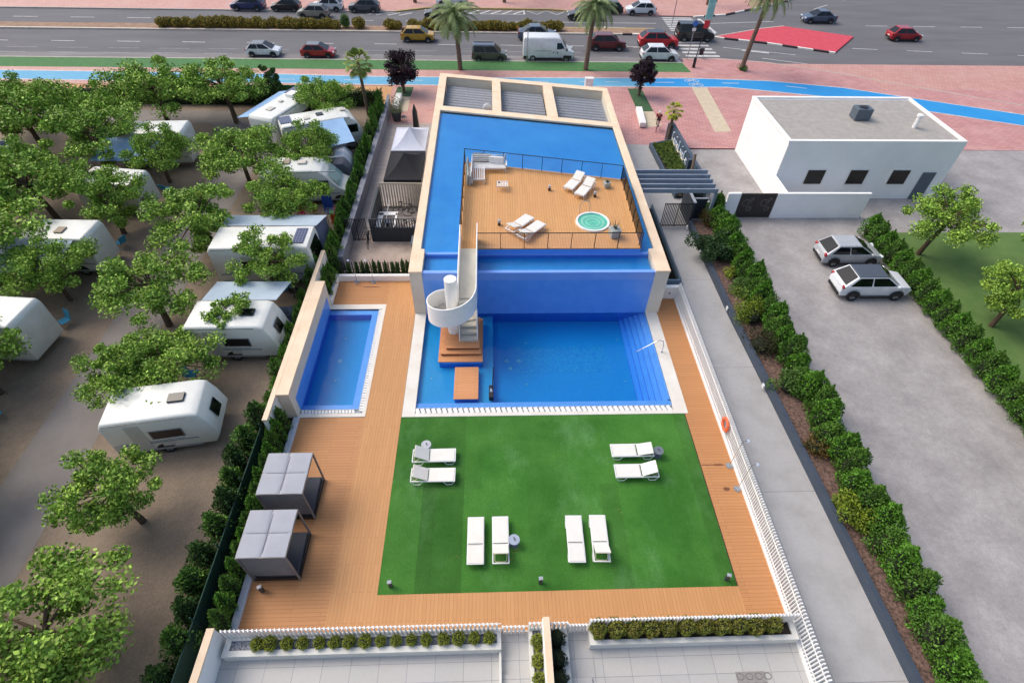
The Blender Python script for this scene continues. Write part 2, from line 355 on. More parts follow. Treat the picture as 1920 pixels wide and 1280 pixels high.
g=MB(); g.sheet([(-90,61.1),(-23,60.0),(-12,59.52),(2,59.48),(16.2,59.68),(16.2,57.55),(2,57.5),(-12,57.55),(-23,57.8),(-90,59.1)],.007); struct('cycle_path',g,blu)
g=MB(); g.sheet([(16.2,59.68),(21.7,59.75),(29.6,59.2),(37,57.5),(60,47.9),(56,46.6),(36,54.8),(28.6,56.65),(24.7,57.55),(20,57.52),(16.2,57.55)],.0075); struct('cycle_path',g,blu2)
L=[((x,58.62),(x+1.5,58.62),.1) for x in (-28,-21.6,-15.1,-8.5,-2,4.5,9.3,12.0)]+[((17.3,58.6),(19.3,58.6),.12),((24.4,58.55),(26.2,58.5),.12),((31,57.9),(33,57.3),.12)]
# bicycle symbols painted on the path
def bikesym(cx,cy,s):
    R=[]
    for wx in(-.45,.45):
        for k in range(8):
            a,b=k*PI/4,(k+1)*PI/4
            R.append(((cx+s*(wx+.3*math.cos(a)),cy+s*.3*math.sin(a)),(cx+s*(wx+.3*math.cos(b)),cy+s*.3*math.sin(b)),.07))
    for a,b in(((-.45,0),(-.1,.35)),((-.1,.35),(.3,.35)),((.3,.35),(0,0)),((0,0),(-.45,0)),((.3,.5),(.45,0)),((.3,.5),(.15,.5)),((0,0),(-.15,.5))): R.append(((cx+s*a[0],cy+s*a[1]),(cx+s*b[0],cy+s*b[1]),.07))
    return R
marks('cycle_path_markings',L+bikesym(21.3,59.1,1.0)+bikesym(21.5,58.05,1.0),wp,.012)
dturf=mat('planting_turf',(66,100,64),.95,(52,84,52),3,8,bump=.5,bscale=60,coord='World')
bei=mat('beige_band',(206,192,166),.85,(188,174,150),2,8,bump=.2,bscale=30,coord='World')
g=MB(); g.sheet([(-9.45,54.5),(-7.9,54.5),(-7.8,56.9),(-9.45,56.9)],.004); g.sheet([(14.05,51.45),(15.6,51.45),(15.5,56.9),(14.05,56.9)],.004); struct('turf_bed',g,dturf)
g=MB(); g.sheet([(-8.75,50.9),(-7.85,51.2),(-7.9,54.45),(-8.75,54.45)],.004); g.sheet([(14.2,48.0),(15.7,48.4),(15.6,51.4),(14.2,51.4)],.004); struct('bench_paving',g,bei)
g=MB(); g.sheet([(20.3,47.15),(21.85,47.25),(22.45,57.3),(20.85,57.3)],.004); struct('beige_paving_band',g,bei)
# ------------------------------------------------------------------ wooden pool deck
dk1=((190,136,88),(183,130,83),(136,92,60))
boards_x=brick('deck_boards_across',*dk1,2.2,.146,.006,rot=0,dirt=(180,122,76),dscale=.3,damt=.3,fscale=(.3,4,1),fine=(.95,1.04))
boards_y=brick('deck_boards_lengthwise',(196,145,94),(190,139,89),(150,104,66),2.2,.146,.006,rot=PI/2,dirt=(190,136,88),dscale=.3,damt=.25,fscale=(.3,4,1))
GX0,GX1,GY0,GY1=-4.57,9.6,7.58,15.97
g=MB()
rects(g,-9.5,-6.34,6.15,16.0,0,[],0)            # left, boards across
rects(g,-9.5,-6.34,24.25,26.4,0,[],0)
rects(g,-6.34,-4.56,6.15,26.4,0,[],1)
rects(g,-4.56,9.62,6.15,7.58,0,[],1)
rects(g,9.62,11.1,6.15,15.97,0,[],0)
rects(g,9.79,11.1,15.97,24.6,0,[],0)
rects(g,-60,-9.5,-8,-7,-.4,[],0)
for a,b,c,d in((-9.5,11.1,6.13,6.15),): g.bb(a,b,c,d,-.15,-.001,0)
struct('pool_deck',g,[boards_x,boards_y])
wet=mat('wet_wood',(122,80,56),.35,(110,70,50),3,4,coord='World')
g=MB()
def blob(cx,cy,a,b,z,n=26,seed=0):
    r=random.Random(seed); return [(cx+a*math.cos(2*PI*i/n)*(.8+.4*r.random()),cy+b*math.sin(2*PI*i/n)*(.75+.5*r.random())) for i in range(n)]
for i,(c,a,b) in enumerate([((1347,871),.26,.05),((1325,871),.3,.025),((1362,916),.16,.09),((697,538),.55,.05),((671,535),.25,.03)]):
    x,y=G(*c); g.sheet(blob(x,y,a,b,0,seed=i),.004)
struct('wet_patch',g,wet)
# artificial lawn
def lawn_mat(val=1.0):
    m=bpy.data.materials.new('artificial_turf'); m.use_nodes=True; n=m.node_tree.nodes;l=m.node_tree.links;b=n['Principled BSDF']
    b.inputs['Roughness'].default_value=.85; b.inputs['Specular IOR Level'].default_value=.25
    ge=n.new('ShaderNodeNewGeometry')
    def noise(sc,det=6,ro=.6,stretch=None):
        z=n.new('ShaderNodeTexNoise'); z.inputs['Scale'].default_value=sc; z.inputs['Detail'].default_value=det; z.inputs['Roughness'].default_value=ro
        s_=ge.outputs['Position']
        if stretch:
            mp=n.new('ShaderNodeMapping'); mp.inputs['Scale'].default_value=stretch; l.new(s_,mp.inputs[0]); s_=mp.outputs[0]
        l.new(s_,z.inputs['Vector']); return z.outputs[0]
    def mr(i,a,b_,c,d):
        r=n.new('ShaderNodeMapRange'); r.inputs[1].default_value=a; r.inputs[2].default_value=b_; r.inputs[3].default_value=c; r.inputs[4].default_value=d; l.new(i,r.inputs[0]); return r.outputs[0]
    def mix(f,a,b_):
        x=n.new('ShaderNodeMix'); x.data_type='RGBA'
        for k,v in((6,a),(7,b_)):
            if isinstance(v,tuple): x.inputs[k].default_value=v
            else: l.new(v,x.inputs[k])
        l.new(f,x.inputs[0]); return x.outputs[2]
    base=mix(mr(noise(.32,7,.62),.38,.62,0,1),lin((50,104,32)),lin((70,124,48)))
    # turf rolls laid with different nap: long brick pattern
    br=n.new('ShaderNodeTexBrick'); br.offset=.37; br.inputs['Scale'].default_value=1; br.inputs['Brick Width'].default_value=5.2; br.inputs['Row Height'].default_value=2.0; br.inputs['Mortar Size'].default_value=0.004
    br.inputs['Color1'].default_value=(0,0,0,1); br.inputs['Color2'].default_value=(1,1,1,1); br.inputs['Mortar'].default_value=(1,1,1,1)
    mp=n.new('ShaderNodeMapping'); mp.inputs['Rotation'].default_value[2]=PI/2; mp.inputs['Location'].default_value=(1.6,.55,0); l.new(ge.outputs['Position'],mp.inputs[0]); l.new(mp.outputs[0],br.inputs[0])
    v=mr(br.outputs[0],0,1,1.04*val,.94*val)
    fine=mr(noise(26,6,.85),.32,.68,.58,1.42); pale=mr(noise(.3,8,.7,(1.2,.7,1)),.52,.7,0,.5)
    base=mix(pale,base,lin((104,150,98)))
    for s_ in(v,fine):
        h=n.new('ShaderNodeHueSaturation'); l.new(s_,h.inputs['Value']); l.new(base,h.inputs['Color']); base=h.outputs[0]
    l.new(base,b.inputs[0])
    bp=n.new('ShaderNodeBump'); bp.inputs['Strength'].default_value=.7; bp.inputs['Distance'].default_value=.03; l.new(noise(60,3,.8),bp.inputs['Height']); l.new(bp.outputs[0],b.inputs['Normal'])
    return m
g=MB()
NX,NY=70,44
rr=random.Random(3)
V=[];F=[]
for j in range(NY+1):
    for i in range(NX+1):
        ed=i in(0,NX) or j in(0,NY)
        V.append((GX0+(GX1-.02-GX0)*i/NX,GY0+(GY1-GY0)*j/NY,-.012+(0 if ed else .02+.008*rr.random())))
for j in range(NY):
    for i in range(NX): F.append((j*(NX+1)+i,j*(NX+1)+i+1,(j+1)*(NX+1)+i+1,(j+1)*(NX+1)+i))
g.add(V,F)
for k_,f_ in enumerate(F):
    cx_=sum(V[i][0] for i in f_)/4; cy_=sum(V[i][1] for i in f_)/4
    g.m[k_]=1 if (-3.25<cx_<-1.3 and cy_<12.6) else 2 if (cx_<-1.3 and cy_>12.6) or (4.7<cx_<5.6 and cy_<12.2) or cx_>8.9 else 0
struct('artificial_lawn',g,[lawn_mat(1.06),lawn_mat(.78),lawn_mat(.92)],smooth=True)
g=MB(); g.bb(GX0-.05,GX0,GY0-.05,GY1,-.1,-.004); g.bb(GX1-.02,GX1+.02,GY0-.05,GY1,-.1,-.004); g.bb(GX0,GX1-.02,GY0-.05,GY0,-.1,-.004)
struct('lawn_edging',g,mat('edging',(70,56,40),.9,(52,44,34),3,4))
# little dry leaves on the turf
g=MB(); P=[]
for (px,py,s_,k) in((965,1032,.16,26),(958,1045,.1,14),(938,1047,.22,26),(966,1020,.1,10),(857,1042,.06,5),(1160,957,.08,8)):
    x,y=G(px,py)
    for _ in range(k): P.append((x+random.gauss(0,s_),y+random.gauss(0,s_*.8),.03))
g.leaves(P,.05,.6,0,rng=RNG); o=g.build('fallen_leaves',mat('dry_leaf',(176,142,84),.9,(140,110,60),6,3)); tag(o,'pale dry leaves scattered on the lawn near the loungers','leaf litter',kind='stuff')
# ------------------------------------------------------------------ pools
tile=brick('blue_mosaic_tile',(56,176,228),(44,166,222),(88,184,230),.05,.05,.002,off=0,rough=.25,dirt=(54,166,232),dscale=.7,damt=.4,fine=(.96,1.05),bump=.05)
tilev=mat('blue_mosaic_wall',(100,160,240),.3,(84,148,234),1.5,7,coord='World',spec=.5)
tilel=brick('light_blue_tile',(112,180,250),(104,172,248),(126,186,250),.05,.05,.002,off=0,rough=.25,fine=(.97,1.04),bump=.05)
g=MB()
z0=-.03
x0,x1,y0,y1=POOL; y0=16.2
DX0,DX1,DY0=0.0,7.6,16.9; ZS,ZD=-.3,-.75
# walls of basin (butt joined) and floors
g.sheet([(x0,16.52),(DX0,16.52),(DX0,y1),(x0,y1)],ZS,0)          # shallow
g.sheet([(DX0,DY0),(DX1,DY0),(DX1,y1),(DX0,y1)],ZD,0)            # deep floor
g.quad((DX0,y1,ZS),(DX0,DY0,ZS),(DX0,DY0,ZD),(DX0,y1,ZD),1)
g.quad((DX0,DY0,-.12),(DX1,DY0,-.12),(DX1,DY0,ZD),(DX0,DY0,ZD),1)
g.sheet([(DX0,16.52),(x1,16.52),(x1,DY0),(DX0,DY0)],-.12,2)      # ledge
g.quad((DX0,16.52,-.12),(DX0,DY0,-.12),(DX0,DY0,ZS),(DX0,16.52,ZS),2)
g.sheet([(x0,16.52),(DX0,16.52),(DX0,DY0),(x0,DY0)],-.12,2)
g.quad((x0,DY0,-.12),(DX0,DY0,-.12),(DX0,DY0,ZS),(x0,DY0,ZS),1)
# steps on the right
sw=(x1-.12-DX1)/5
zt=[-.64,-.5,-.37,-.25,-.13]
for k in range(5):
    xa=DX1+k*sw; g.sheet([(xa,DY0),(xa+sw,DY0),(xa+sw,y1),(xa,y1)],zt[k],2)
    zb=ZD if k==0 else zt[k-1]; g.quad((xa,DY0,zt[k]),(xa,y1,zt[k]),(xa,y1,zb),(xa,DY0,zb),1)
    g.quad((xa,DY0,-.12),(xa+sw,DY0,-.12),(xa+sw,DY0,zt[k]),(xa,DY0,zt[k]),1)
g.sheet([(x1-.12,DY0),(x1,DY0),(x1,y1),(x1-.12,y1)],-.07,2)
g.quad((x1-.12,DY0,-.07),(x1-.12,y1,-.07),(x1-.12,y1,-.14),(x1-.12,DY0,-.14),2)
g.quad((x0,y1,0),(x1,y1,0),(x1,y1,ZD),(x0,y1,ZD),1)
g.quad((x0,16.52,0),(x0,y1,0),(x0,y1,ZS),(x0,16.52,ZS),1)
g.quad((x1,y1,0),(x1,16.52,0),(x1,16.52,-.4),(x1,y1,-.4),1)
g.quad((x1,16.52,-.02),(x0,16.52,-.02),(x0,16.52,ZS),(x1,16.52,ZS),2)
struct('pool_basin',g,[tile,tilev,tilel])
# small lights and drains under water
g=MB()
lamp=mat('pool_fitting',(170,214,224),.3,(150,200,214),5,2)
for px,py,r,z in((986,643,.055,ZD),(1157,637,.055,ZD),(988,721,.055,ZD),(1173,715,.055,ZD),(950,677,.12,ZD),(973,677,.12,ZD),(957,691,.11,ZD),(809,710,.05,ZS),(820,606,.045,ZS)):
    x,y=G(px,py,z); g.lathe([(r,z+.001),(r,z+.015),(r*.8,z+.02)],14,(x,y))
struct('pool_floor_fittings',g,lamp)
# water
def water(name,dens,tint,rough=.02):
    m=bpy.data.materials.new(name); m.use_nodes=True; n=m.node_tree.nodes;l=m.node_tree.links; n.remove(n['Principled BSDF']); o=n['Material Output']
    t=n.new('ShaderNodeBsdfTransparent'); t.inputs[0].default_value=tint+(1,)
    gl=n.new('ShaderNodeBsdfGlossy'); gl.inputs['Roughness'].default_value=rough
    fr=n.new('ShaderNodeFresnel'); fr.inputs[0].default_value=1.33
    nz=n.new('ShaderNodeTexNoise'); nz.inputs['Scale'].default_value=1.6; nz.inputs['Detail'].default_value=6; ge=n.new('ShaderNodeNewGeometry'); l.new(ge.outputs[0],nz.inputs['Vector'])
    bp=n.new('ShaderNodeBump'); bp.inputs['Strength'].default_value=.6; bp.inputs['Distance'].default_value=.05; l.new(nz.outputs[0],bp.inputs['Height']); l.new(bp.outputs[0],gl.inputs['Normal']); l.new(bp.outputs[0],fr.inputs['Normal'])
    mx=n.new('ShaderNodeMixShader'); l.new(fr.outputs[0],mx.inputs[0]); l.new(t.outputs[0],mx.inputs[1]); l.new(gl.outputs[0],mx.inputs[2]); l.new(mx.outputs[0],o.inputs['Surface'])
    if dens:
        va=n.new('ShaderNodeVolumeAbsorption'); va.inputs['Color'].default_value=(.02,.68,.92,1); va.inputs['Density'].default_value=dens; l.new(va.outputs[0],o.inputs['Volume'])
    return m
wat=water('pool_water',.85,(.97,.99,1.0))
def waterbox(name,x0,x1,y0,y1,zb,zt,m):
    g=MB(); g.bb(x0,x1,y0,y1,zb,zt); return struct(name,g,m)
g=MB(); g.prism([(x0+.002,16.525),(x1-.002,16.525),(x1-.002,y1-.004),(x0+.002,y1-.004)],-.9,z0); struct('pool_water',g,wat)
# coping, overflow grating
g=MB()
g.bb(-4.54,-3.9,15.97,23.41,-.3,.02); g.bb(9.1,9.79,15.97,23.6,-.3,.02); g.bb(-3.9,9.1,15.975,16.2,-.3,.018); g.bb(-3.9,9.1,16.5,16.52,-.3,-.006)
g.bb(-3.9,9.1,16.2,16.5,-.3,-.11,1)
struct('pool_coping',g,[M_['stonew'],mat('grate_channel',(160,170,178),.8,(146,156,166),2,3)],bevel=.008)
g=MB(); xa,ya=G(960,650,ZD); xb,yb=G(1140,697,ZD); g.sheet([(xa,yb),(xb+.2,yb),(xb,ya),(xa+.2,ya)],ZD+.004)
mm=mat('speckled_mosaic',(70,190,224),.3,(42,152,222),14,3,coord='World',amt=3); struct('mosaic_panel',g,mm)
g=MB(); x=-3.8
while x<9.0: g.box(x,16.35,-.03,.19,.3,.05,math.radians(20)); x+=.27
struct('overflow_grating',g,M_['white'])
# small pool
sx0,sx1,sy0,sy1=SP
g=MB(); zd=-.5
g.sheet([(sx0,sy0),(sx1,sy0),(sx1,sy1),(sx0,sy1)],-.1,2) if False else None
# inner deep part and surrounding ledge
ix0,ix1,iy0,iy1=sx0+.02,sx1-.38,sy0+.34,sy1-.38
rects(g,sx0,sx1,sy0,sy1,-.1,[(ix0,ix1,iy0,iy1)],2); g.sheet([(ix0,iy0),(ix1,iy0),(ix1,iy1),(ix0,iy1)],zd,0)
g.quad((ix0,iy0,-.1),(ix0,iy1,-.1),(ix0,iy1,zd),(ix0,iy0,zd),1); g.quad((ix1,iy1,-.1),(ix1,iy0,-.1),(ix1,iy0,zd),(ix1,iy1,zd),1)
g.quad((ix0,iy1,-.1),(ix1,iy1,-.1),(ix1,iy1,zd),(ix0,iy1,zd),1); g.quad((ix1,iy0,-.1),(ix0,iy0,-.1),(ix0,iy0,zd),(ix1,iy0,zd),1)
g.quad((sx0,sy1,0),(sx1,sy1,0),(sx1,sy1,-.1),(sx0,sy1,-.1),1);g.quad((sx1,sy0,0),(sx1,sy1,0),(sx1,sy1,-.1),(sx1,sy0,-.1),1);g.quad((sx0,sy0,0),(sx1,sy0,0),(sx1,sy0,-.1),(sx0,sy0,-.1),1)
struct('small_pool_basin',g,[tile,tilev,tilel])
g=MB()
for px,py,r in((649,635,.06),(638,677,.13),(629,714,.07)):
    x,y=G(px,py,zd); g.lathe([(r,zd+.001),(r,zd+.015),(r*.8,zd+.02)],14,(x,y))
struct('small_pool_fittings',g,lamp)
g=MB(); g.prism([(sx0+.003,sy0+.003),(sx1-.003,sy0+.003),(sx1-.003,sy1-.003),(sx0+.003,sy1-.003)],-.7,z0); struct('small_pool_water',g,wat)
g=MB(); g.bb(sx1+.0,sx1+.02,sy0,sy1,-.2,.012); g.bb(sx1+.2,-6.34,16.03,24.25,-.2,.012); g.bb(-9.58,sx1+.2,sy1,24.25,-.2,.012); g.bb(-9.58,sx1+.2,16.03,16.26,-.2,.012); g.bb(-9.58,sx1,16.48,sy0,-.2,.01)
g.bb(sx1+.02,sx1+.2,16.27,sy1,-.2,-.06,1); g.bb(-9.58,sx1+.02,16.27,16.48,-.2,-.06,1)
struct('small_pool_coping',g,[M_['stonew'],MATS['grate_channel']],bevel=.006)
g=MB(); y=16.45
while y<sy1-.1: g.box(sx1+.11,y,-.02,.18,.12,.04); y+=.165
x=-9.45
while x<sx1-.1: g.box(x,16.375,-.02,.12,.2,.04,math.radians(20)); x+=.165
struct('small_pool_grating',g,M_['white'])
# ------------------------------------------------------------------ pool building
B=thing('pool_building','flat roofed pool building with blue water on its roof and cream stone parapets','building',(2.6,38,0))
XL,XR=-4.57,9.9; H=3.15; YF=23.42
def back(x,y0,y1):  # slanted line helper
    return y0+(x-XL)*(y1-y0)/(XR-XL)
g=MB()
# outer walls
g.prism([(XL,YF),(XL+.5,YF),(XL+.5,51.0),(XL,52.0)],-.05,H-.14)
g.prism([(XR-.45,YF),(XR,YF),(XR+.32,48.9),(XR-.15,48.9)],-.05,H-.14)
g.prism([(XL+.5,51.2),(XR-.15,48.25),(XR-.15,48.9),(XL+.5,51.9)],-.05,H-.14)
g.bb(XL+.5,-3.88,YF,25.45,-.05,H-.14); g.bb(9.1,XR-.45,YF,25.45,-.05,H-.14)
g.build('wall',M_['creamwall'],B,world=True)
g=MB()
e=.03
g.prism([(XL-e,YF-e),(-3.86,YF-e),(-3.86,25.45),(-4.08,25.5),(-4.1,back(-4.1,44.25,41.2)),(XL-e,back(XL,45.1,41.9))],H-.14,H)
g.prism([(9.09,YF-e),(XR+e,YF-e),(XR+.2,back(XR,45.1,41.9)),(9.55,back(9.55,44.25,41.2)),(9.42,25.5),(9.09,25.45)],H-.14,H)
g.prism([(-4.1,back(-4.1,44.25,41.2)),(9.55,back(9.55,44.25,41.2)),(XR+.2,back(XR,45.1,41.9)),(XL-e,back(XL,45.1,41.9))],H-.139,H+.002)
def BL(x): return back(x,52.05,48.95)
def BI(x): return back(x,51.3,48.2)
def FI(x): return back(x,45.1,41.9)
g.prism([(XL-e,FI(XL)),(-3.95,FI(-3.95)),(-3.95,BI(-3.95)),(-3.95,BL(-3.95)),(XL-e,BL(XL))],H-.141,H-.003)
g.prism([(9.75,FI(9.75)),(XR+.2,FI(XR+.2)),(XR+.35,BL(XR+.35)),(9.75,BL(9.75))],H-.141,H-.003)
for xa,xb in((.12,.86),(4.6,5.4)): g.prism([(xa,FI(xa)),(xb,FI(xb)),(xb,BI(xb)),(xa,BI(xa))],H-.5,H-.003)
g.prism([(-3.95,BI(-3.95)),(9.75,BI(9.75)),(9.75,BL(9.75)),(-3.95,BL(-3.95))],H-.142,H-.004)
g.build('parapet_coping',M_['stone'],B,world=True,bevel=.012)
g=MB()
g.prism([(-3.95,BI(-3.95)),(9.75,BI(9.75)),(9.75,BI(9.75)+.1),(-3.95,BI(-3.95)+.1)],2.0,H-.15)
g.prism([(-4.0,FI(-4)-.1),(9.75,FI(9.75)-.1),(9.75,FI(9.75)),(-4.0,FI(-4))],2.0,H-.15)
g.build('light_well_wall',mat('lightwell_render',(236,226,206),.8,(226,214,192),1,6,coord='World'),B,world=True)
# louvres in three wells
lv=mat('louvre_metal',(150,156,164),.45,(136,142,150),3,4)
for xa,xb in((-3.95,.12),(.86,4.6),(5.4,9.75)):
    g=MB(); n=12
    for k in range(n):
        t=(k+.5)/n
        ya=FI(xa)+(BI(xa)-FI(xa))*t; yb=FI(xb)+(BI(xb)-FI(xb))*t
        h=.12
        V=[(xa,ya-h,2.32),(xb,yb-h,2.32),(xb,yb+h*.6,2.42),(xa,ya+h*.6,2.42),(xa,ya-h,2.29),(xb,yb-h,2.29),(xb,yb+h*.6,2.39),(xa,ya+h*.6,2.39)]
        g.add(V,[(0,1,2,3),(7,6,5,4),(0,4,5,1),(2,6,7,3)])
    g.build('louvre_panel',lv,B,world=True)
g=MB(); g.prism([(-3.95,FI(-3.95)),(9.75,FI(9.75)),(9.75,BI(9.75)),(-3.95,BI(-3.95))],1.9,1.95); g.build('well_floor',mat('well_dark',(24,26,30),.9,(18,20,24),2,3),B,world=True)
# roof pool floor, trough, infinity wall
rp=mat('roof_pool_tile',(62,164,230),.3,(40,146,222),.5,8,coord='World',amt=1.0,fine=[(3,.05),(11,.05)],bump=.03,bscale=20)
rb=mat('roof_pool_edge_tile',(124,168,240),.35,(110,156,236),1,5,coord='World')
g=MB()
g.sheet([(-4.1,25.5),(9.45,25.5),(9.55,back(9.55,44.25,41.2)),(-4.1,back(-4.1,44.25,41.2))],2.9,0)
g.bb(-3.86,9.09,25.28,25.5,2.55,2.91,1)
g.sheet([(-3.86,23.65),(9.09,23.65),(9.09,25.28),(-3.86,25.28)],2.62,0)
g.bb(-3.86,9.09,YF,23.65,2.5,3.04,1)
g.build('roof_pool_floor',[rp,rb],B,world=True)
g=MB(); g.bb(-3.88,9.1,YF-.002,YF+.2,-.1,2.5); g.build('cascade_wall',tilev,B,world=True)
rw=water('roof_water',0,(.93,.97,1.0))
g=MB(); g.sheet([(-4.1,25.5),(9.45,25.5),(9.55,back(9.55,44.25,41.2)),(-4.1,back(-4.1,44.25,41.2))],3.0)
struct('roof_pool_water',g,rw)
g=MB(); g.sheet([(-3.86,23.65),(9.09,23.65),(9.09,25.28),(-3.86,25.28)],2.8); struct('roof_trough_water',g,rw)
# raised roof deck
DZ=3.3
deckpoly=[(-1.88,25.28),(8.6,25.28),(8.78,33.0),(-1.88,35.3)]
rdm=brick('roof_deck_boards',(208,156,100),(200,149,94),(156,110,68),2.6,.16,.008,rot=PI/2+math.radians(1),dirt=(196,140,96),dscale=.5,damt=.35,fscale=(.3,4,1))
g=MB()
g.prism(deckpoly,DZ-.06,DZ); g.build('roof_deck',rdm,B,world=True)
g=MB(); g.prism([(x*.999,y+(.03 if y<26 else -.03)) for x,y in deckpoly],2.55,DZ-.06); g.build('roof_deck_plinth',tilev,B,world=True)
g=MB()
g.tube((.9,49.9,2.4),(.9,49.9,2.9),.03); g.lathe([(.03,2.9),(.3,2.95),(.36,3.0),(.34,3.02),(.05,2.96)],16,(.65,49.6)) if False else None
x,y=G(1103,166,0); b_=thing('white_cabinet','small white box standing behind the far right part of the building','cabinet',(x,y,0)); g=MB(); g.box(0,0,.5,.8,.5,1.0); g.build('body',M_['white'],b_,bevel=.03); g=MB(); g.box(0,0,1.02,.86,.56,.05); g.build('lid',M_['white'],b_)
x,y=G(913,199,2.9); g=MB(); g.ball((0,0,.35),.36,14,6,sq=(1,.35,1)); g.tube((0,0,-.1),(0,.05,.3),.03)
d=thing('satellite_dish','small white dish standing over the left louvred roof opening','dish',(x,y,2.42)); 
g.build('reflector',M_['white'],d,smooth=True)
# white tiny box beyond roof edge
# ------------------------------------------------------------------ glass railings on the roof deck
glassm=None
def glass_mat():
    m=bpy.data.materials.new('clear_glass'); m.use_nodes=True; n=m.node_tree.nodes;l=m.node_tree.links; n.remove(n['Principled BSDF']); o=n['Material Output']
    t=n.new('ShaderNodeBsdfTransparent'); t.inputs[0].default_value=(.965,.975,.98,1); gl=n.new('ShaderNodeBsdfGlossy'); gl.inputs['Roughness'].default_value=.03
    fr=n.new('ShaderNodeFresnel'); fr.inputs[0].default_value=1.3; mx=n.new('ShaderNodeMixShader'); l.new(fr.outputs[0],mx.inputs[0]); l.new(t.outputs[0],mx.inputs[1]); l.new(gl.outputs[0],mx.inputs[2]); l.new(mx.outputs[0],o.inputs['Surface']); return m
glassm=glass_mat()
def railing(label,a,b,n,h=1.0):
    t=thing('glass_railing',label,'railing',(a[0],a[1],DZ),math.atan2(b[1]-a[1],b[0]-a[0]),'glass railings round the roof deck')
    L=math.hypot(b[0]-a[0],b[1]-a[1]); s=L/n
    for k in range(n+1):
        g=MB(); g.box(k*s,0,h/2-.05,.035,.07,h+.1); g.build('post',M_['black'],t)
    for k in range(n):
        g=MB(); g.box((k+.5)*s,0,h/2+.02,s-.09,.012,h-.14); g.build('glass_panel',glassm,t)
    g=MB(); g.box(L/2,0,h+.02,L+.06,.045,.035); g.build('handrail',M_['black'],t)
railing('glass railing with dark posts along the front edge of the roof deck',(-.86,25.33),(8.55,25.33),7)
railing('glass railing with dark posts along the slanted back edge of the roof deck',(-1.83,35.22),(8.72,32.95),8)
railing('glass railing with dark posts along the left side of the roof deck',(-1.83,35.0),(-1.83,26.3),6)
railing('glass railing with dark posts along the right side of the roof deck',(8.55,25.6),(8.72,32.8),6)
# ------------------------------------------------------------------ jacuzzi
x,y=G(1111,417,DZ)
t=thing('hot_tub','round white whirlpool tub full of pale turquoise water sunk in the roof deck','hot tub',(x,y,DZ))
g=MB(); R=1.02
g.lathe([(R-.13,.0),(R-.12,.09),(R,.1),(R+.02,.05),(R+.02,.002)],48,cap=False); g.build('rim',M_['white'],t,smooth=True)
g=MB(); pr=[(R-.12,.09),(R-.16,.0),(R-.25,-.02),(R-.32,-.02)]
tub=mat('tub_shell',(150,222,206),.3,(130,210,196),2,3)
g.lathe([(R-.125,.085),(R-.14,.03),(R-.3,.02),(.42,.018),(.34,.012),(.3,.006),(.02,.004)],48,cap=False); g.build('shell',tub,t,smooth=True)
g=MB(); g.lathe([(R-.3,.025),(R-.36,.032),(R-.42,.025)],40,cap=False); g.lathe([(.44,.022),(.4,.03),(.36,.022)],30,cap=False); g.lathe([(.05,.01),(.05,.03),(0.001,.032)],10,cap=False); g.build('seat_ring',mat('tub_seat',(196,236,224),.3),t,smooth=True)
g=MB(); g.lathe([(R-.14,.055),(0.001,.056)],40,cap=False); g.build('tub_water',water('tub_water',0,(.8,.97,.93)),t)
x,y=G(1093,400,DZ)
t=thing('steel_handrail','thin steel hoop handrail beside the round whirlpool tub','handrail',(x,y,DZ))
g=MB(); g.path([(-.25,.0,0),(-.22,0,.6),(-.05,0,.85),(.25,0,.9),(.38,0,.7),(.4,0,0)],.02,6); g.build('rail',M_['chrome'],t,smooth=True)
# ------------------------------------------------------------------ spiral stair
SXc,SYc=-2.15,21.45
S=thing('spiral_stair','white spiral stair with solid curved balustrades round a thick column in the pool','stair',(SXc,SYc,.54))
wst=mat('stair_white',(250,249,246),.5,(240,238,233),1.5,6,coord='World')
cxs,cys=SXc,SYc
g=MB(); g.lathe([(.33,0),(.33,3.7),(.31,3.72)],32); o=g.build('column',wst,S,smooth=True)
# path in plan: straight from y=25.28 down to SYc at east side, then clockwise full turn, then straight to y=20.6
def path_pt(s,r):
    "s distance along centreline; r radial offset 0 inner .. 1 outer"
    Rin,Ro=.36,1.28; L1=25.28-SYc; Rc=(Rin+Ro)/2; L2=2*PI*Rc; rr=Rin+(Ro-Rin)*r
    if s<L1: return (cxs+rr,25.28-s)
    if s<L1+L2:
        a=-(s-L1)/Rc; return (cxs+rr*math.cos(a),cys+rr*math.sin(a))
    return (cxs+rr,cys-(s-L1-L2))
L1=25.28-SYc; LT=L1+2*PI*.82+.85
def hz(s):
    # walking height
    pts=[(0,3.3),(2.1,3.14),(L1,2.74),(L1+1.3,2.3),(L1+2.6,1.8),(L1+3.9,1.35),(L1+5.15,1.0),(LT,.60)]
    for (a,za),(b,zb) in zip(pts[:-1],pts[1:]):
        if s<=b: return za+(zb-za)*(s-a)/(b-a)
    return pts[-1][1]
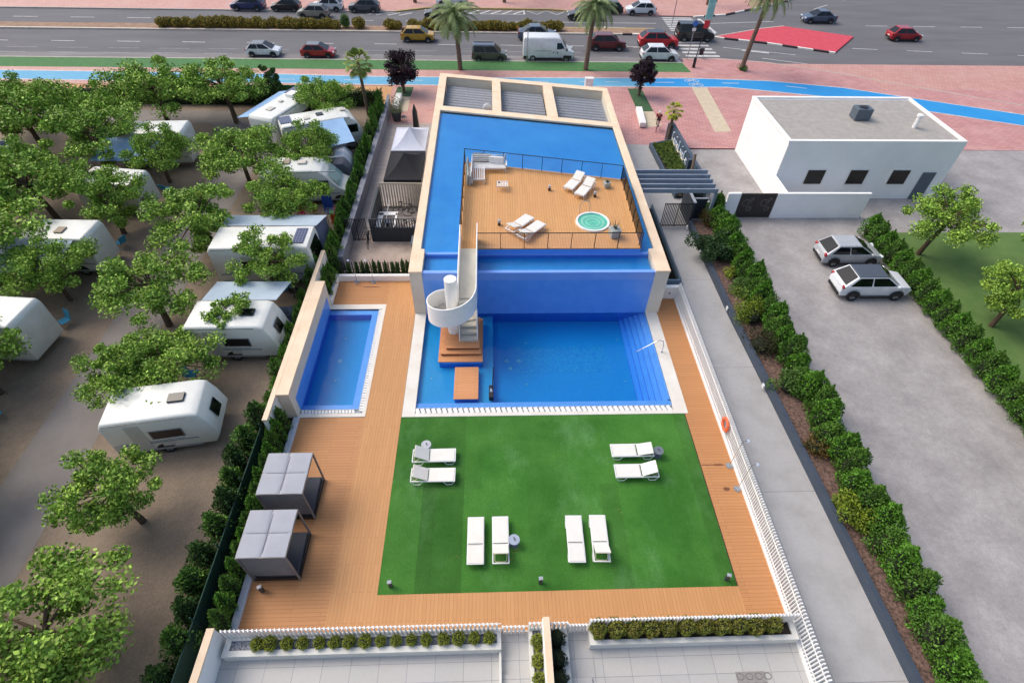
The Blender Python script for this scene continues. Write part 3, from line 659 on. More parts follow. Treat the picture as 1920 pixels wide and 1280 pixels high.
def balus(r,s0,s1,h,name,rside,hb=.18):
    g=MB(); n=int((s1-s0)/.09)+1; V=[];F=[]
    th=.05/.92
    for k in range(n+1):
        s=s0+(s1-s0)*k/n
        a=path_pt(s,r); b=path_pt(s,r+rside*th); z=hz(s)-.54
        zt=z+(h(s) if callable(h) else h); zb=z-hb
        V+=[(a[0]-cxs,a[1]-cys,zb),(a[0]-cxs,a[1]-cys,zt),(b[0]-cxs,b[1]-cys,zt),(b[0]-cxs,b[1]-cys,zb)]
    for k in range(n):
        for i in range(4):
            j=(i+1)%4; F.append((k*4+i,k*4+j,(k+1)*4+j,(k+1)*4+i))
    F+=[(3,2,1,0),(n*4,n*4+1,n*4+2,n*4+3)]
    g.add(V,F)
    o=g.build(name,wst,S)
    bm=bmesh.new(); bm.from_mesh(o.data); bmesh.ops.recalc_face_normals(bm,faces=bm.faces); bm.to_mesh(o.data); bm.free()
    o.data.polygons.foreach_set('use_smooth',[True]*len(o.data.polygons)); o.data.set_sharp_from_angle(angle=math.radians(40))
balus(1.0,-.9,LT-.0,lambda s:1.05 if s<LT-1.2 else max(.5,1.05-(s-LT+1.2)*.5),'outer_balustrade',1)
balus(0.0,-.9,L1+.25,lambda s:.95 if s>0 else .95,'inner_balustrade',-1)
balus(0.0,LT-1.0,LT,lambda s:.45,'inner_balustrade',-1)
# floor ribbon + treads
g=MB(); n=70;V=[];F=[]
for k in range(n+1):
    s=LT*k/n; a=path_pt(s,0.01);b=path_pt(s,.99); z=hz(s)-.54-.2
    V+=[(a[0]-cxs,a[1]-cys,z),(b[0]-cxs,b[1]-cys,z),(b[0]-cxs,b[1]-cys,z+.06),(a[0]-cxs,a[1]-cys,z+.06)]
for k in range(n):
    for i in range(4):
        j=(i+1)%4; F.append((k*4+i,(k+1)*4+i,(k+1)*4+j,k*4+j))
g.add(V,F); g.build('stair_soffit',wst,S)
ns=27; s_=.0
lands=[0.0]
tr=mat('stair_tread',(204,200,190),.7,(188,184,172),2,6,coord='World')
for k in range(ns):
    sa=LT*k/ns; sb=LT*(k+1)/ns
    if k<10: continue
    z=hz((sa+sb)/2)-.54; g=MB(); V=[]; m=5
    for i in range(m+1):
        s=sa-.02+(sb-sa+.04)*i/m; a=path_pt(s,.02);b=path_pt(s,.98)
        V+=[(a[0]-cxs,a[1]-cys,z),(b[0]-cxs,b[1]-cys,z),(a[0]-cxs,a[1]-cys,z-.14),(b[0]-cxs,b[1]-cys,z-.14)]
    F=[]
    for i in range(m): F+=[(4*i,4*i+1,4*i+5,4*i+4),(4*i+2,4*i+6,4*i+7,4*i+3),(4*i,4*i+4,4*i+6,4*i+2),(4*i+1,4*i+3,4*i+7,4*i+5)]
    F+=[(0,2,3,1),(4*m,4*m+1,4*m+3,4*m+2)]
    g.add(V,F); g.build('tread',tr,S)
g=MB(); n=40;V=[];F=[]
for k in range(n+1):
    s=(LT*10/ns+.02)*k/n; a=path_pt(s,0.02);b=path_pt(s,.98); z=hz(s)-.54+.005
    V+=[(a[0]-cxs,a[1]-cys,z),(b[0]-cxs,b[1]-cys,z)]
for k in range(n): F.append((2*k,2*k+1,2*k+3,2*k+2))
g.add(V,F); g.build('ramp_floor',mat('ramp_floor_paint',(206,202,190),.75,(190,187,176),1.2,7,coord='World',amt=1.3),S)
# ------------------------------------------------------------------ wooden island in the pool
I=thing('wood_platform','three tiered wooden platform in the shallow pool carrying the spiral stair','platform',(-1.75,21,0))
wd=brick('platform_wood',(214,152,104),(206,144,96),(150,98,64),1.9,.12,.006,rot=0,fscale=(.3,4,1),dirt=(196,132,86),dscale=.8,damt=.35)
edge=mat('platform_edge',(134,74,52),.7,(120,64,44),3,4,coord='World')
for nm,(a,b,c,d,z) in (('lower_tier',(-2.95,-.56,19.42,22.75,.2)),('middle_tier',(-2.86,-.64,19.85,22.6,.37)),('top_tier',(-2.58,-.72,20.12,22.5,.54))):
    g=MB(); g.bb(a,b,c,d,z-.045,z); g.build(nm,wd,I,world=True)
    g=MB(); g.bb(a+.05,b-.05,c+.05,d-.05,(-.3 if z<.3 else z-.17),z-.046); g.build('tier_base',tilev if z<.3 else edge,I,world=True)
I2=thing('stepping_platform','low rectangular wooden stepping platform in the shallow water in front of the stair','platform',(-1.4,18,0))
g=MB(); g.bb(-2.03,-.78,16.98,19.12,.06,.1); g.build('boards',wd,I2,world=True)
g=MB(); g.bb(-1.98,-.83,17.03,19.07,-.3,.06); g.build('base',tilev,I2,world=True)
# pool lift near the left edge of the deep pool
x,y=G(921,742,0)
t=thing('pool_lift','black pool access lift with a thin upright pole on the shallow pool edge','pool lift',(x,y,-.2))
g=MB(); g.box(0,0,.18,.24,.36,.3); g.box(0,.5,.2,.22,.24,.25); g.build('base',M_['black'],t,bevel=.02)
g=MB(); g.tube((.05,.2,.2),(.12,1.0,1.3),.025); g.build('pole',M_['black'],t)
g=MB(); g.box(0,.25,.34,.12,.22,.05); g.build('joint',M_['chrome'],t)
# handrail on the right pool steps
a=G(1192,661,-.1); c=G(1241,660,.02)
t=thing('pool_handrail','slim steel handrail over the underwater steps on the right of the pool','handrail',(c[0],c[1],0))
g=MB(); dx,dy=a[0]-c[0],a[1]-c[1]
g.path([(0,0,0),(.0,.05,.5),(-.05,.1,.78),(-.25,.1,.86),(-.45,.08,.8),(dx,dy,-.05)],.022,7); g.lathe([(.06,.02),(.06,.035)],12,(0,0)); g.build('rail',M_['chrome'],t,smooth=True)
# ------------------------------------------------------------------ walls round the small pool
w=thing('pool_wall','thick cream wall along the small pool with a blue tiled lower face','wall',(-9.85,20,0))
g=MB(); g.bb(-10.12,-9.582,16.03,24.2,-.3,1.72); g.build('wall_body',M_['creamwall'],w,world=True)
g=MB(); g.bb(-10.14,-9.56,16.0,24.23,1.72,1.85); g.build('coping',M_['stone'],w,world=True,bevel=.01)
g=MB(); g.bb(-9.582,-9.57,16.5,23.83,-.1,.97); g.build('tile_band',tilev,w,world=True)
w=thing('boundary_wall','thin cream wall running past both ends of the thick small pool wall','wall',(-10.25,21,0))
g=MB(); g.bb(-10.36,-10.14,14.6,27.1,-.2,1.75); g.build('wall_body',M_['render'],w,world=True)
g=MB(); g.bb(-10.38,-10.145,14.58,27.12,1.75,1.85); g.build('coping',M_['stone'],w,world=True)
w=thing('parapet_wall','low white wall along the far left end of the wooden deck','wall',(-7.2,26.6,0))
g=MB(); g.bb(-9.75,-4.62,26.4,26.62,-.2,.42); g.bb(-9.75,-9.53,24.25,26.4,-.2,.42); g.build('wall_body',M_['render'],w,world=True,bevel=.01)
w=thing('planter_edge','white kerb between the left deck and the hedge bed','kerb',(-9.65,13,0))
g=MB(); g.bb(-9.78,-9.5,6.0,16.0,-.2,.12); g.build('kerb_stone',mat('pale_kerb',(206,212,222),.7,(190,196,206),1,6,coord='World'),w,world=True,bevel=.01)
# low white wall and driveway fence on the right
w=thing('end_wall','short white wall at the far right end of the deck with a round fitting','wall',(10.6,24.9,0))
g=MB(); g.bb(9.92,11.3,24.6,24.85,-.2,.9); g.build('wall_body',M_['render'],w,world=True,bevel=.01)
g=MB(); g.tube((10.75,24.6,.45),(10.75,24.57,.45),.05,n=12); g.build('fitting',M_['grey'],w,world=True)
F=thing('slat_fence','long white vertical slat fence between the right deck and the driveway','fence',(11.2,14,0))
g=MB(); g.bb(11.1,11.3,-4,24.6,-.2,.1); g.build('plinth',M_['white'],F,world=True)
g=MB(); y=-4.0
while y<24.6: g.box(11.22,y,.1+.58,.09,.045,1.16); y+=.122
g.build('slat_panel',M_['white'],F,world=True)
g=MB(); g.bb(11.16,11.19,-4,24.6,.3,.34); g.bb(11.16,11.19,-4,24.6,1.0,1.04); g.build('rail',M_['white'],F,world=True)
# lifebuoy
x,y=G(1365,798,.85)
t=thing('lifebuoy','orange ring lifebuoy hanging on the white slat fence','lifebuoy',(11.07,at_y:=14.75,.75))
g=MB(); n=28;k=10;V=[];Fc=[]
for i in range(n):
    a=2*PI*i/n
    for j in range(k):
        b=2*PI*j/k; r=.3+.085*math.cos(b); V.append((.06*math.sin(b),r*math.cos(a),r*math.sin(a)))
for i in range(n):
    for j in range(k): Fc.append((i*k+j,((i+1)%n)*k+j,((i+1)%n)*k+(j+1)%k,i*k+(j+1)%k))
g.add(V,Fc); g.build('ring',mat('buoy_orange',(236,112,66),.5,(226,100,58),3,3),t,smooth=True)
g=MB()
for a in (PI/4,3*PI/4,5*PI/4,7*PI/4): g.box(0,.3*math.cos(a),.3*math.sin(a),.14,.1,.1) 
g.build('band',mat('buoy_band',(240,150,110),.5),t)
# showers
def shower(label,x,y,dirx,h=2.1):
    t=thing('outdoor_shower',label,'shower',(x,y,0),0,'outdoor showers by the deck')
    g=MB(); g.lathe([(.16,.005),(.16,.03),(.05,.04)],18); g.build('base',M_['chrome'],t)
    g=MB(); g.path([(0,0,.03),(0,0,h-.2),(dirx*.04,0,h-.05),(dirx*.2,0,h)],.014,8); g.build('pole',M_['chrome'],t,smooth=True)
    g=MB(); g.lathe([(.06,h-.06),(.07,h-.03),(.03,h+.0)],16,(dirx*.22,0)); g.build('shower_head',mat('shower_head',(206,216,236),.3),t)
shower('steel shower by the right fence nearer the lifebuoy',*G(1367,873),1)
shower('steel shower by the right fence farther from the lifebuoy',*G(1382,916),1)
shower('thin curved shower pole at the left end of the far low white wall',*G(669,527,.1),-1,1.75)
shower('thin curved shower pole at the right end of the far low white wall',*G(700,527,.1),-1,1.75)
# ------------------------------------------------------------------ driveway side
P=thing('ramp_opening','dark garage ramp opening with a grey steel edge beside the building','ramp opening',(10.9,30,0))
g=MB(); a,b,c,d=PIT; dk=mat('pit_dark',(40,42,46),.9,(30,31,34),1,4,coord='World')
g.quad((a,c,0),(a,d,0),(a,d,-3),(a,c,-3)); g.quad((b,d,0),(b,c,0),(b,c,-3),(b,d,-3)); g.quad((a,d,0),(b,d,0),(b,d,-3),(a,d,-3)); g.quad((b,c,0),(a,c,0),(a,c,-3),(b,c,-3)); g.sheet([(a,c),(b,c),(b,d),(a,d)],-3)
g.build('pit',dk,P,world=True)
g=MB(); g.bb(b-.02,b+.1,c-.1,d,-.02,.34); g.bb(a,b-.02,c-.1,c,-.02,.34); g.build('steel_edge',mat('blue_grey_steel',(104,124,142),.35,(92,112,130),2,4,coord='World'),P,world=True)
g=MB()
for yy in np.arange(c,d,1.4): g.box(b+.04,yy,.37,.04,.04,.05)
g.tube((b+.04,c,.4),(b+.04,d,.4),.025,n=6); g.build('rail',M_['grey'],P,world=True)
w=thing('planter_wall','long dark grey low wall between driveway and shrub bed','wall',(14.2,15,0))
g=MB()
pl=[(13.95,32.6),(14.02,23),(14.25,17.0),(14.6,6.3),(14.9,-4)]
for (xa,ya),(xb,yb) in zip(pl[:-1],pl[1:]): g.prism([(xa,ya),(xa+.2,ya),(xb+.2,yb),(xb,yb)],-.1,.5)
g.build('wall_body',mat('slate_paint',(64,76,92),.6,(56,66,80),1.4,6,coord='World'),w,world=True)
g=MB()
for px,py in((1290,426),(1315,470),(1365,578),(1433,723)):
    x,y=G(px,py,.3); g.box(x-.06,y,.3,.05,.2,.24)
g.build('wall_light',mat('wall_lamp_glass',(220,222,224),.4),w,world=True)
g=MB(); g.sheet([(14.15,32.6),(16.4,32.6),(16.4,-4),(15.0,-4),(14.7,6.3),(14.22,23)],.3); struct('planting_bed',g,mat('brown_gravel',(128,102,92),.95,(70,56,50),9,10,bump=.8,bscale=20,coord='World',amt=1.6))
w=thing('garden_wall','low white garden wall behind the right cypress hedge','wall',(16.5,18,0))
g=MB(); g.bb(16.4,16.58,-4,33.2,-.1,.75); g.build('wall_body',M_['render'],w,world=True)
w=thing('gate_wall','white stepped wall carrying the black double gate','wall',(18,33.5,0))
g=MB(); g.bb(15.3,16.7,33.35,33.55,-.1,1.3); g.bb(16.7,17.6,33.35,33.55,-.1,2.0); g.bb(20.25,27,33.35,33.55,-.1,2.0); g.bb(20.9,21.0,33.55,36,-.1,2)
g.build('wall_body',M_['render'],w,world=True)
t=thing('double_gate','black solid metal double gate with curled ornaments in the white wall','gate',(17.6,33.45,0))
for k in(0,1):
    g=MB(); g.bb(.02+1.32*k,1.32+1.32*k,-.04,.04,.03,1.95); lf=g.build('gate_leaf',mat('gate_black',(44,40,42),.5,(34,32,34),3,5),t)
    g=MB(); cxk=.67+1.32*k
    for cc,rr_ in(((cxk-.1,1.2),.32),((cxk+.2,.75),.2),((cxk+.25,1.5),.13)):
        pts=[(cc[0]+rr_*math.cos(q)*(1-.06*q),-.055,cc[1]+rr_*math.sin(q)*(1-.06*q)) for q in np.linspace(0,7.5,26)]; g.path(pts,.022,5)
    g.build('ornament',mat('gate_ornament',(112,106,104),.5),t if False else lf)
w=thing('roof_unit','grey ventilation unit on the flat roof of the white house','ventilation unit',(28,40,4.46)); g=MB(); g.box(0,0,.45,1.2,.9,.8); g.build('casing',M_['grey'],w,bevel=.03); g=MB(); g.lathe([(.3,.86),(.3,.9),(.05,.92)],16); g.build('fan',M_['black'],w)
w=thing('roof_unit','small white chimney pipe on the flat roof of the white house','pipe',(31.5,38.5,4.46)); g=MB(); g.lathe([(.16,0),(.16,.8),(.24,.84),(.24,.95),(.02,1.05)],14); g.build('pipe',M_['white'],w,smooth=True)
w=thing('neighbour_house','tall plain white house wall on the right','building',(23,40,0))
g=MB(); g.bb(21.05,34,36.0,43.75,-.1,4.45); g.bb(21.0,21.25,36.0,43.75,4.45,4.6); g.build('wall',M_['render'],w,world=True)
g=MB(); g.bb(21.25,34,43.5,43.75,4.45,4.6); g.bb(21.25,34,36.0,36.25,4.45,4.6); g.build('parapet',M_['render'],w,world=True)
g=MB(); g.sheet([(21.3,36.3),(33.9,36.3),(33.9,43.4),(21.3,43.4)],4.455); g.build('roof',mat('roof_gravel',(170,166,160),.9,(150,146,140),2,8,coord='World'),w,world=True)
g=MB(); g.bb(33.8,34,36.25,43.5,4.45,4.6); g.build('parapet',M_['render'],w,world=True)
for x_ in (23.2,26.4,29.6):
    g=MB(); g.bb(x_,x_+1.5,35.93,35.99,1.2,2.5); f=g.build('window',M_['white'],w,world=True); g=MB(); g.box(x_+.75-23,35.9-40,1.85,1.3,.03,1.1); g.build('pane',M_['glass'],f)
g=MB(); g.bb(32.1,33.1,35.93,35.99,0,2.2); g.build('door',M_['grey'],w,world=True)
# sliding slat gate in driveway + grey structure
t=thing('driveway_gate','black vertical slat gate closing the driveway','gate',(11.9,32.2,0))
for k in(0,1):
    g=MB(); x=.04+1.0*k
    while x<1.0*(k+1)-.01: g.box(x,0,1.0,.05,.03,1.9); x+=.115
    g.box(.5+1.0*k,.03,.15,.98,.03,.06); g.box(.5+1.0*k,.03,1.85,.98,.03,.06); g.build('gate_leaf',M_['black'],t)
w=thing('grey_enclosure','dark grey walled recess beside the driveway gate','wall',(15,33.5,0))
g=MB(); g.bb(13.95,14.1,32.3,34.6,-.1,1.9); g.bb(14.1,15.35,34.4,34.6,-.1,1.9); g.bb(13.97,15.3,33.3,33.36,-.1,1.6) ; g.build('wall_body',M_['dgrey'],w,world=True)
g=MB(); g.bb(13.93,14.12,32.28,34.62,1.9,1.96); g.bb(14.12,15.4,34.38,34.62,1.9,1.96); g.bb(14.12,15.3,33.27,33.39,1.6,1.66); g.build('coping',mat('pale_grey_cap',(176,182,190),.6),w,world=True)
# steel pergola beams
t=thing('beam_pergola','grey steel pergola of five long beams spanning the driveway','pergola',(13,33.8,0))
bmm=mat('beam_steel',(140,152,168),.4,(128,140,156),2,4,coord='World')
for k in range(5):
    y=32.55+.64*k; g=MB(); g.bb(9.93,15.45+.0*k,y-.05,y+.05,2.55,2.85); o=g.build('beam',bmm,t,world=True)
g=MB(); g.bb(15.3,15.5,32.6,32.8,-.1,2.55); g.build('post',bmm,t,world=True); g=MB(); g.bb(15.3,15.5,34.9,35.1,-.1,2.55); g.build('post',bmm,t,world=True)
g=MB(); g.bb(15.25,15.4,32.6,35.1,2.44,2.548); g.build('cross_beam',bmm,t,world=True)
# sign wall
w=thing('sign_wall','dark grey wall with raised white lettering facing the driveway','sign',(15.6,40.5,0))
slate=mat('sign_wall_paint',(74,88,104),.55,(64,78,94),1.6,6,coord='World')
g=MB()
g.prof([(0,0),(1,0)],0,0) if False else None
wl=[(15.75,45.6),(15.95,35.6)]
g.prism([(15.6,45.7),(15.85,45.7),(16.05,35.5),(15.8,35.5)],-.1,1.55)
g.prism([(15.35,45.72),(15.62,45.72),(15.62,45.45),(15.35,45.45)],-.1,1.5)
g.prism([(15.45,39.4),(15.72,39.4),(15.72,39.1),(15.45,39.1)],-.1,1.5)
g.build('wall_body',slate,w,world=True)
lw=mat('letter_white',(206,220,240),.5); lc=mat('letter_cream',(226,216,180),.5)
y=44.4;r=random.Random(5)
def wx(y): return 15.6+(45.7-y)*.02-.025
for k,(h0,h1,cr) in enumerate([(.35,1.25,0),(.4,.95,1),(.4,.95,1),(.25,.95,1),(.4,1.3,0),(.4,.95,1),(.4,.95,2),(.4,1.2,0),(.4,.95,1)]):
    yy=44.5-k*.5; g=MB(); xx=wx(yy)
    g.box(xx,yy,(h0+h1)/2,.04,.1,h1-h0)
    if cr: g.box(xx,yy-.17,h1-.08,.04,.24,.1); g.box(xx,yy-.28,(h0+h1)/2,.04,.09,h1-h0-.1)
    if cr==2: g.box(xx,yy-.15,h0+.08,.04,.2,.1)
    g.build('letter',lw,w,world=True)
g=MB()
for k in range(5): yy=44.2-k*.85; g.ball((wx(yy),yy,1.32),.07,8,5)
g.build('dot',lw,w,world=True)
g=MB(); pts=[(wx(y_)-.03,y_,.62+.12*math.sin(y_*5)) for y_ in np.linspace(44.6,40.4,60)]; g.path(pts,.035,5); g.build('script_line',lc,w,world=True)
# planter in front of the sign wall
w=thing('raised_planter','slate coloured raised planter filled with low green ground cover in front of the sign wall','planter',(14.7,40.5,0))
g=MB(); g.prism([(13.62,44.2),(13.8,44.2),(14.05,36),(13.87,36)],-.1,.42); g.prism([(13.8,44.2),(15.6,44.9),(15.6,44.7),(13.8,44.0)],-.1,.42); g.build('kerb_wall',slate,w,world=True)
g=MB(); g.sheet([(13.8,44.1),(15.6,44.8),(15.8,36),(14.0,36)],.2); g.build('soil',mat('dark_soil',(60,52,42),.95,(40,36,28),4,6,coord='World'),w,world=True)
# grey wall along the courtyard, left
w=thing('courtyard_wall','long plain grey wall between the cypress hedge and the side path','wall',(-9.5,40,0))
g=MB(); g.prism([(-9.72,27.6),(-9.36,27.6),(-9.33,49.6),(-9.6,52.6),(-9.75,52.6)],-.1,1.0); g.build('wall_body',mat('grey_wall_paint',(136,140,152),.75,(122,126,138),.8,7,coord='World'),w,world=True)
# benches
def bench(label,a,b):
    t=thing('stone_bench',label,'bench',((a[0]+b[0])/2,(a[1]+b[1])/2,0),math.atan2(b[1]-a[1],b[0]-a[0]),'white block benches beside the plum trees')
    L=math.hypot(b[0]-a[0],b[1]-a[1])
    g=MB(); g.bb(-L/2,L/2,-.28,.28,.08,.5); g.build('seat',M_['white'],t,bevel=.03)
    g=MB(); g.bb(-L/2+.12,L/2-.12,-.2,.2,0,.08); g.build('base',M_['grey'],t)
bench('white block bench by the left plum tree',(-8.95,51.2),(-8.9,54.2))
bench('white block bench by the right plum tree',(13.8,47.9),(14.1,51.4))
# ------------------------------------------------------------------ sun loungers
fab=mat('sling_fabric',(228,227,220),.8,(218,215,205),1.6,6,coord='Object'); fabd=mat('stained_sling_fabric',(234,231,224),.8,(224,214,200),1.4,6,coord='Object')
def lounger(label,foot,head,back=0,dirty=False,z=0,group='white sun loungers on the lawn',bl=.78):
    "foot and head are plan points; back = backrest angle in degrees"
    dx,dy=head[0]-foot[0],head[1]-foot[1]; L=1.98; a=math.atan2(dy,dx)
    t=thing('sun_lounger',label,'sun lounger',((foot[0]+head[0])/2,(foot[1]+head[1])/2,z),a,group)
    W=.68; h=.31; x0,x1=-L/2,L/2
    g=MB()
    for s in(-1,1): g.box(0,s*(W/2-.02),h,L,.045,.055)
    g.box(x0+.02,0,h,.045,W-.08,.055); g.box(x1-.02,0,h,.045,W-.08,.055); g.box(x1-bl-.03,0,h-.02,.04,W-.08,.03)
    g.build('frame',M_['whitem'],t)
    for xc in(x0+.28,x1-.28):
        g=MB()
        for s in(-1,1):
            y=s*(W/2-.02); g.path([(xc-.26,y,h-.02),(xc-.13,y,.03),(xc+.13,y,.03),(xc+.26,y,h-.02)],.02,4)
        g.build('leg',M_['whitem'],t)
    f=fabd if dirty else fab
    g=MB(); g.box((x0+.04+x1-bl-.04)/2,0,h+.036,L-bl-.11,W-.06,.016); g.build('seat',f,t)
    ca,sa=math.cos(math.radians(back)),math.sin(math.radians(back)); hx=x1-bl
    bk=MB(); Lb=bl-.05
    def P(u,v,w): return (hx+u*ca-w*sa, v, h+.036+u*sa+w*ca)
    V=[P(u,v,w) for w in(-.012,.012) for u,v in((.02,-W/2+.035),(Lb,-W/2+.035),(Lb,W/2-.035),(.02,W/2-.035))]
    bk.add(V,[(3,2,1,0),(4,5,6,7),(0,1,5,4),(1,2,6,5),(2,3,7,6),(3,0,4,7)]); b=bk.build('backrest',f,t)
    g=MB()
    for s in(-1,1): g.tube(P(0,s*(W/2-.05),-.02),P(Lb,s*(W/2-.05),-.02),.016,n=5)
    g.tube(P(Lb,-W/2+.05,-.02),P(Lb,W/2-.05,-.02),.016,n=5)
    if back>6:
        g.path([P(Lb*.55,-W/2+.1,-.03),(hx+Lb*.85,-W/2+.1,h-.06),(hx+Lb*.93,-W/2+.16,h-.07),(hx+Lb*.93,W/2-.16,h-.07),(hx+Lb*.85,W/2-.1,h-.06),P(Lb*.55,W/2-.1,-.03)],.014,5)
    g.build('backrest_frame',mat('aged_metal',(214,206,178),.4),b)
    return t
lounger('clean lounger of the left lawn pair, beside the light grey round table',(-1.78,13.58),(-3.72,13.56),33)
lounger('slightly stained sun lounger nearer the viewer of the left pair, back raised to the left',(-1.75,12.56),(-3.71,12.57),30,True)
lounger('far lounger of the right pair, its head end touching the dark round table',(5.48,13.68),(7.42,13.68),14)
lounger('near lounger of the right pair, back raised high to the right',(5.48,12.6),(7.43,12.6),30)
lounger('flat stained lounger leftmost in the front row, next to the lounger by the grey table',(-.78,10.53),(-.78,8.54),0,True)
lounger('front row lounger with raised back standing against the round grey table',(.24,10.54),(.24,8.54),40)
lounger('flat front row lounger, left of the right hand pair',(3.34,10.52),(3.3,8.52),0)
lounger('rightmost front row lounger with its back raised',(4.36,10.52),(4.3,8.52),36)
gr='white sun loungers on the roof deck'
ZR=3.3
def rl(label,foot,head,bk): lounger(label,foot,head,bk,False,ZR,gr)
rl('left lounger of the upper pair on the roof deck near the back railing',(4.78,31.05),(6.15,33.2),24)
rl('right lounger of the upper pair on the roof deck, beside the square planter',(5.4,30.25),(6.75,32.45),24)
rl('left lounger of the lower pair on the roof deck',(2.3,28.1),(1.02,26.62),22)
rl('right lounger of the lower pair on the roof deck, behind the front railing',(2.95,27.4),(1.68,25.98),22)
# round tables on the lawn
def rtable(label,px,py,c1,c2,h=.42):
    x,y=G(px,py,h); t=thing('side_table',label,'table',(x,y,0),0,'small round tables by the loungers')
    g=MB(); g.lathe([(.2,.01),(.2,.03),(.03,.04)],20); g.build('base',M_['grey'],t)
    g=MB(); g.tube((0,0,.03),(0,0,h),.025); g.build('stem',M_['grey'],t)
    g=MB(); g.lathe([(.22,h-.02),(.235,h-.005),(.23,h+.01)],28); top=g.build('table_top',mat('top_'+label.split()[0],c1,.5,c2,4,6),t)
    g=MB(); g.path([(-.02,.08,h+.02),(.0,.06,h+.05),(.04,-.05,h+.03)],.02,5); g.build('handle',M_['black'],top)
rtable('light grey round side table behind the left pair of loungers',799,833,(186,190,196),(164,168,176))
rtable('blue grey round side table beside the front row lounger',964,1011,(160,172,190),(146,158,176))
rtable('dark grey round side table at the head of the right pair',1235,844,(112,120,130),(96,104,114))
# bollard lamps
def bollard(label,px,py,a,white=True):
    x,y=G(px,py); t=thing('bollard_lamp',label,'lamp',(x,y,0),a,'small bollard lamps round the lawn')
    g=MB(); g.box(0,0,.22,.15,.12,.44); g.build('body',mat('lamp_body',(62,68,74),.5),t,bevel=.02)
    g=MB(); g.box(0,.0,.465,.16,.13,.045); g.lathe([(.05,.49),(.05,.495)],12); g.build('lamp_head',mat('lamp_head',(160,166,174),.35),t,bevel=.02)
bollard('bollard lamp at the front left corner of the lawn',733,1099,.1)
bollard('bollard lamp at the middle of the front lawn edge',1013,1092,.1)
bollard('bollard lamp at the front right corner of the lawn',1361,1086,-.3)
bollard('dark bollard lamp on the wooden deck in front of the daybeds',493,1108,.5)
# ------------------------------------------------------------------ daybeds with canopies
canv=mat('canopy_fabric',(172,175,182),.85,(160,163,170),1.5,6,coord='Object',bump=.15,bscale=50); cfr=mat('daybed_frame',(132,126,124),.45,(118,112,110),2,4)
mattr=mat('daybed_mattress',(66,70,78),.85,(56,60,68),2,6)
def daybed(label,x0,x1,y0,y1):
    t=thing('canopy_daybed',label,'daybed',((x0+x1)/2,(y0+y1)/2,0),0,'grey canopied daybeds on the left deck')
    W,D=x1-x0,y1-y0; h=2.2
    for sx in(-1,1):
        for sy in(-1,1):
            g=MB(); g.box(sx*(W/2-.03),sy*(D/2-.03),h/2,.06,.06,h); g.build('post',cfr,t)
    g=MB()
    for s in(-1,1): g.box(0,s*(D/2-.03),h-.03,W-.12,.06,.08); g.box(s*(W/2-.03),0,h-.03,.06,D-.12,.08)
    g.build('top_frame',cfr,t)
    g=MB(); n=12;V=[];Fa=[]
    def sag(u,v): return h+.03-.05*(1-(2*u-1)**2)*(1-(2*v-1)**2) - (.03*math.exp(-((u-.5)/.02)**2)) 
    us=[0,.1,.25,.4,.46,.49,.5,.51,.54,.6,.75,.9,1]
    for j,v in enumerate(us):
        for i,u in enumerate(us):
            z=h+.02+.012*(abs(math.sin(2*PI*u))+abs(math.sin(2*PI*v))) - .03*(math.exp(-((u-.5)/.015)**2)+.6*math.exp(-((v-.5)/.015)**2))
            V.append(((u-.5)*(W-.04)+.03*math.sin(v*5)*math.exp(-((u-.5)/.1)**2),(v-.5)*(D-.04),z))
    m=len(us)
    for j in range(m-1):
        for i in range(m-1): Fa.append((j*m+i,j*m+i+1,(j+1)*m+i+1,(j+1)*m+i))
    g.add(V,Fa); cn=g.build('canopy',canv,t,smooth=True)
    g=MB(); g.box(.02,0,h+.034,.02,D-.35,.008); g.box(0,0,h+.033,W-.3,.012,.006); g.build('seam',mat('seam',(104,104,114),.9),cn)
    g=MB(); g.box(-W/2+.06,0,1.3,.01,D-.2,1.7); g.build('back_curtain',canv,t)
    g=MB(); g.box(0,-D/2+.05,1.3,W-.14,.012,1.7); g.build('front_curtain',mat('valance_fabric',(126,125,126),.9,(112,111,114),2,5),t)
    g=MB(); g.box(0,0,.13,W-.02,D-.02,.2); g.build('base',M_['black'],t)
    g=MB(); g.box(0,0,.3,W-.14,D-.14,.14); g.build('mattress',mattr,t,bevel=.04,seg=2)
    g=MB(); g.box(-W/2+.3,D/4,.45,.3,.5,.14,.1); g.build('cushion',mattr,t,bevel=.04,seg=2)
    g=MB(); g.box(-W/2+.3,-D/4,.45,.3,.5,.14,-.1); g.build('cushion',mattr,t,bevel=.04,seg=2)
daybed('grey canopied daybed nearer the small pool',-9.42,-7.58,10.72,12.62)
daybed('grey canopied daybed nearer the viewer',-9.42,-7.6,8.2,10.08)
# ------------------------------------------------------------------ roof deck furniture
def slatbox(g,x0,x1,y0,y1,z,n,along='x',w=.05,th=.03):
    for k in range(n):
        if along=='x': yy=y0+(y1-y0)*(k+.5)/n; g.box((x0+x1)/2,yy,z,x1-x0,w,th)
        else: xx=x0+(x1-x0)*(k+.5)/n; g.box(xx,(y0+y1)/2,z,w,y1-y0,th)
t=thing('corner_sofa','white slatted metal corner sofa without cushions at the back left of the roof deck','sofa',(-1.35,32.4,DZ),0)
g=MB(); slatbox(g,.1,2.3,1.5,2.2,.34,9,'x'); slatbox(g,.1,.85,.0,1.5,.34,6,'y'); g.box(1.2,1.46,.3,2.3,.05,.12); g.box(.87,.75,.3,.05,1.5,.1); g.box(.5,-.02,.3,.75,.05,.1); g.build('seat',M_['whitem'],t)
g=MB()
for z_ in(.45,.58,.71,.84): g.box(1.2,2.27,z_,2.3,.04,.05)
for x_ in(.05,1.25,1.8,2.33): g.box(x_,2.28,.45,.06,.06,.9)
g.build('backrest',M_['whitem'],t)
g=MB()
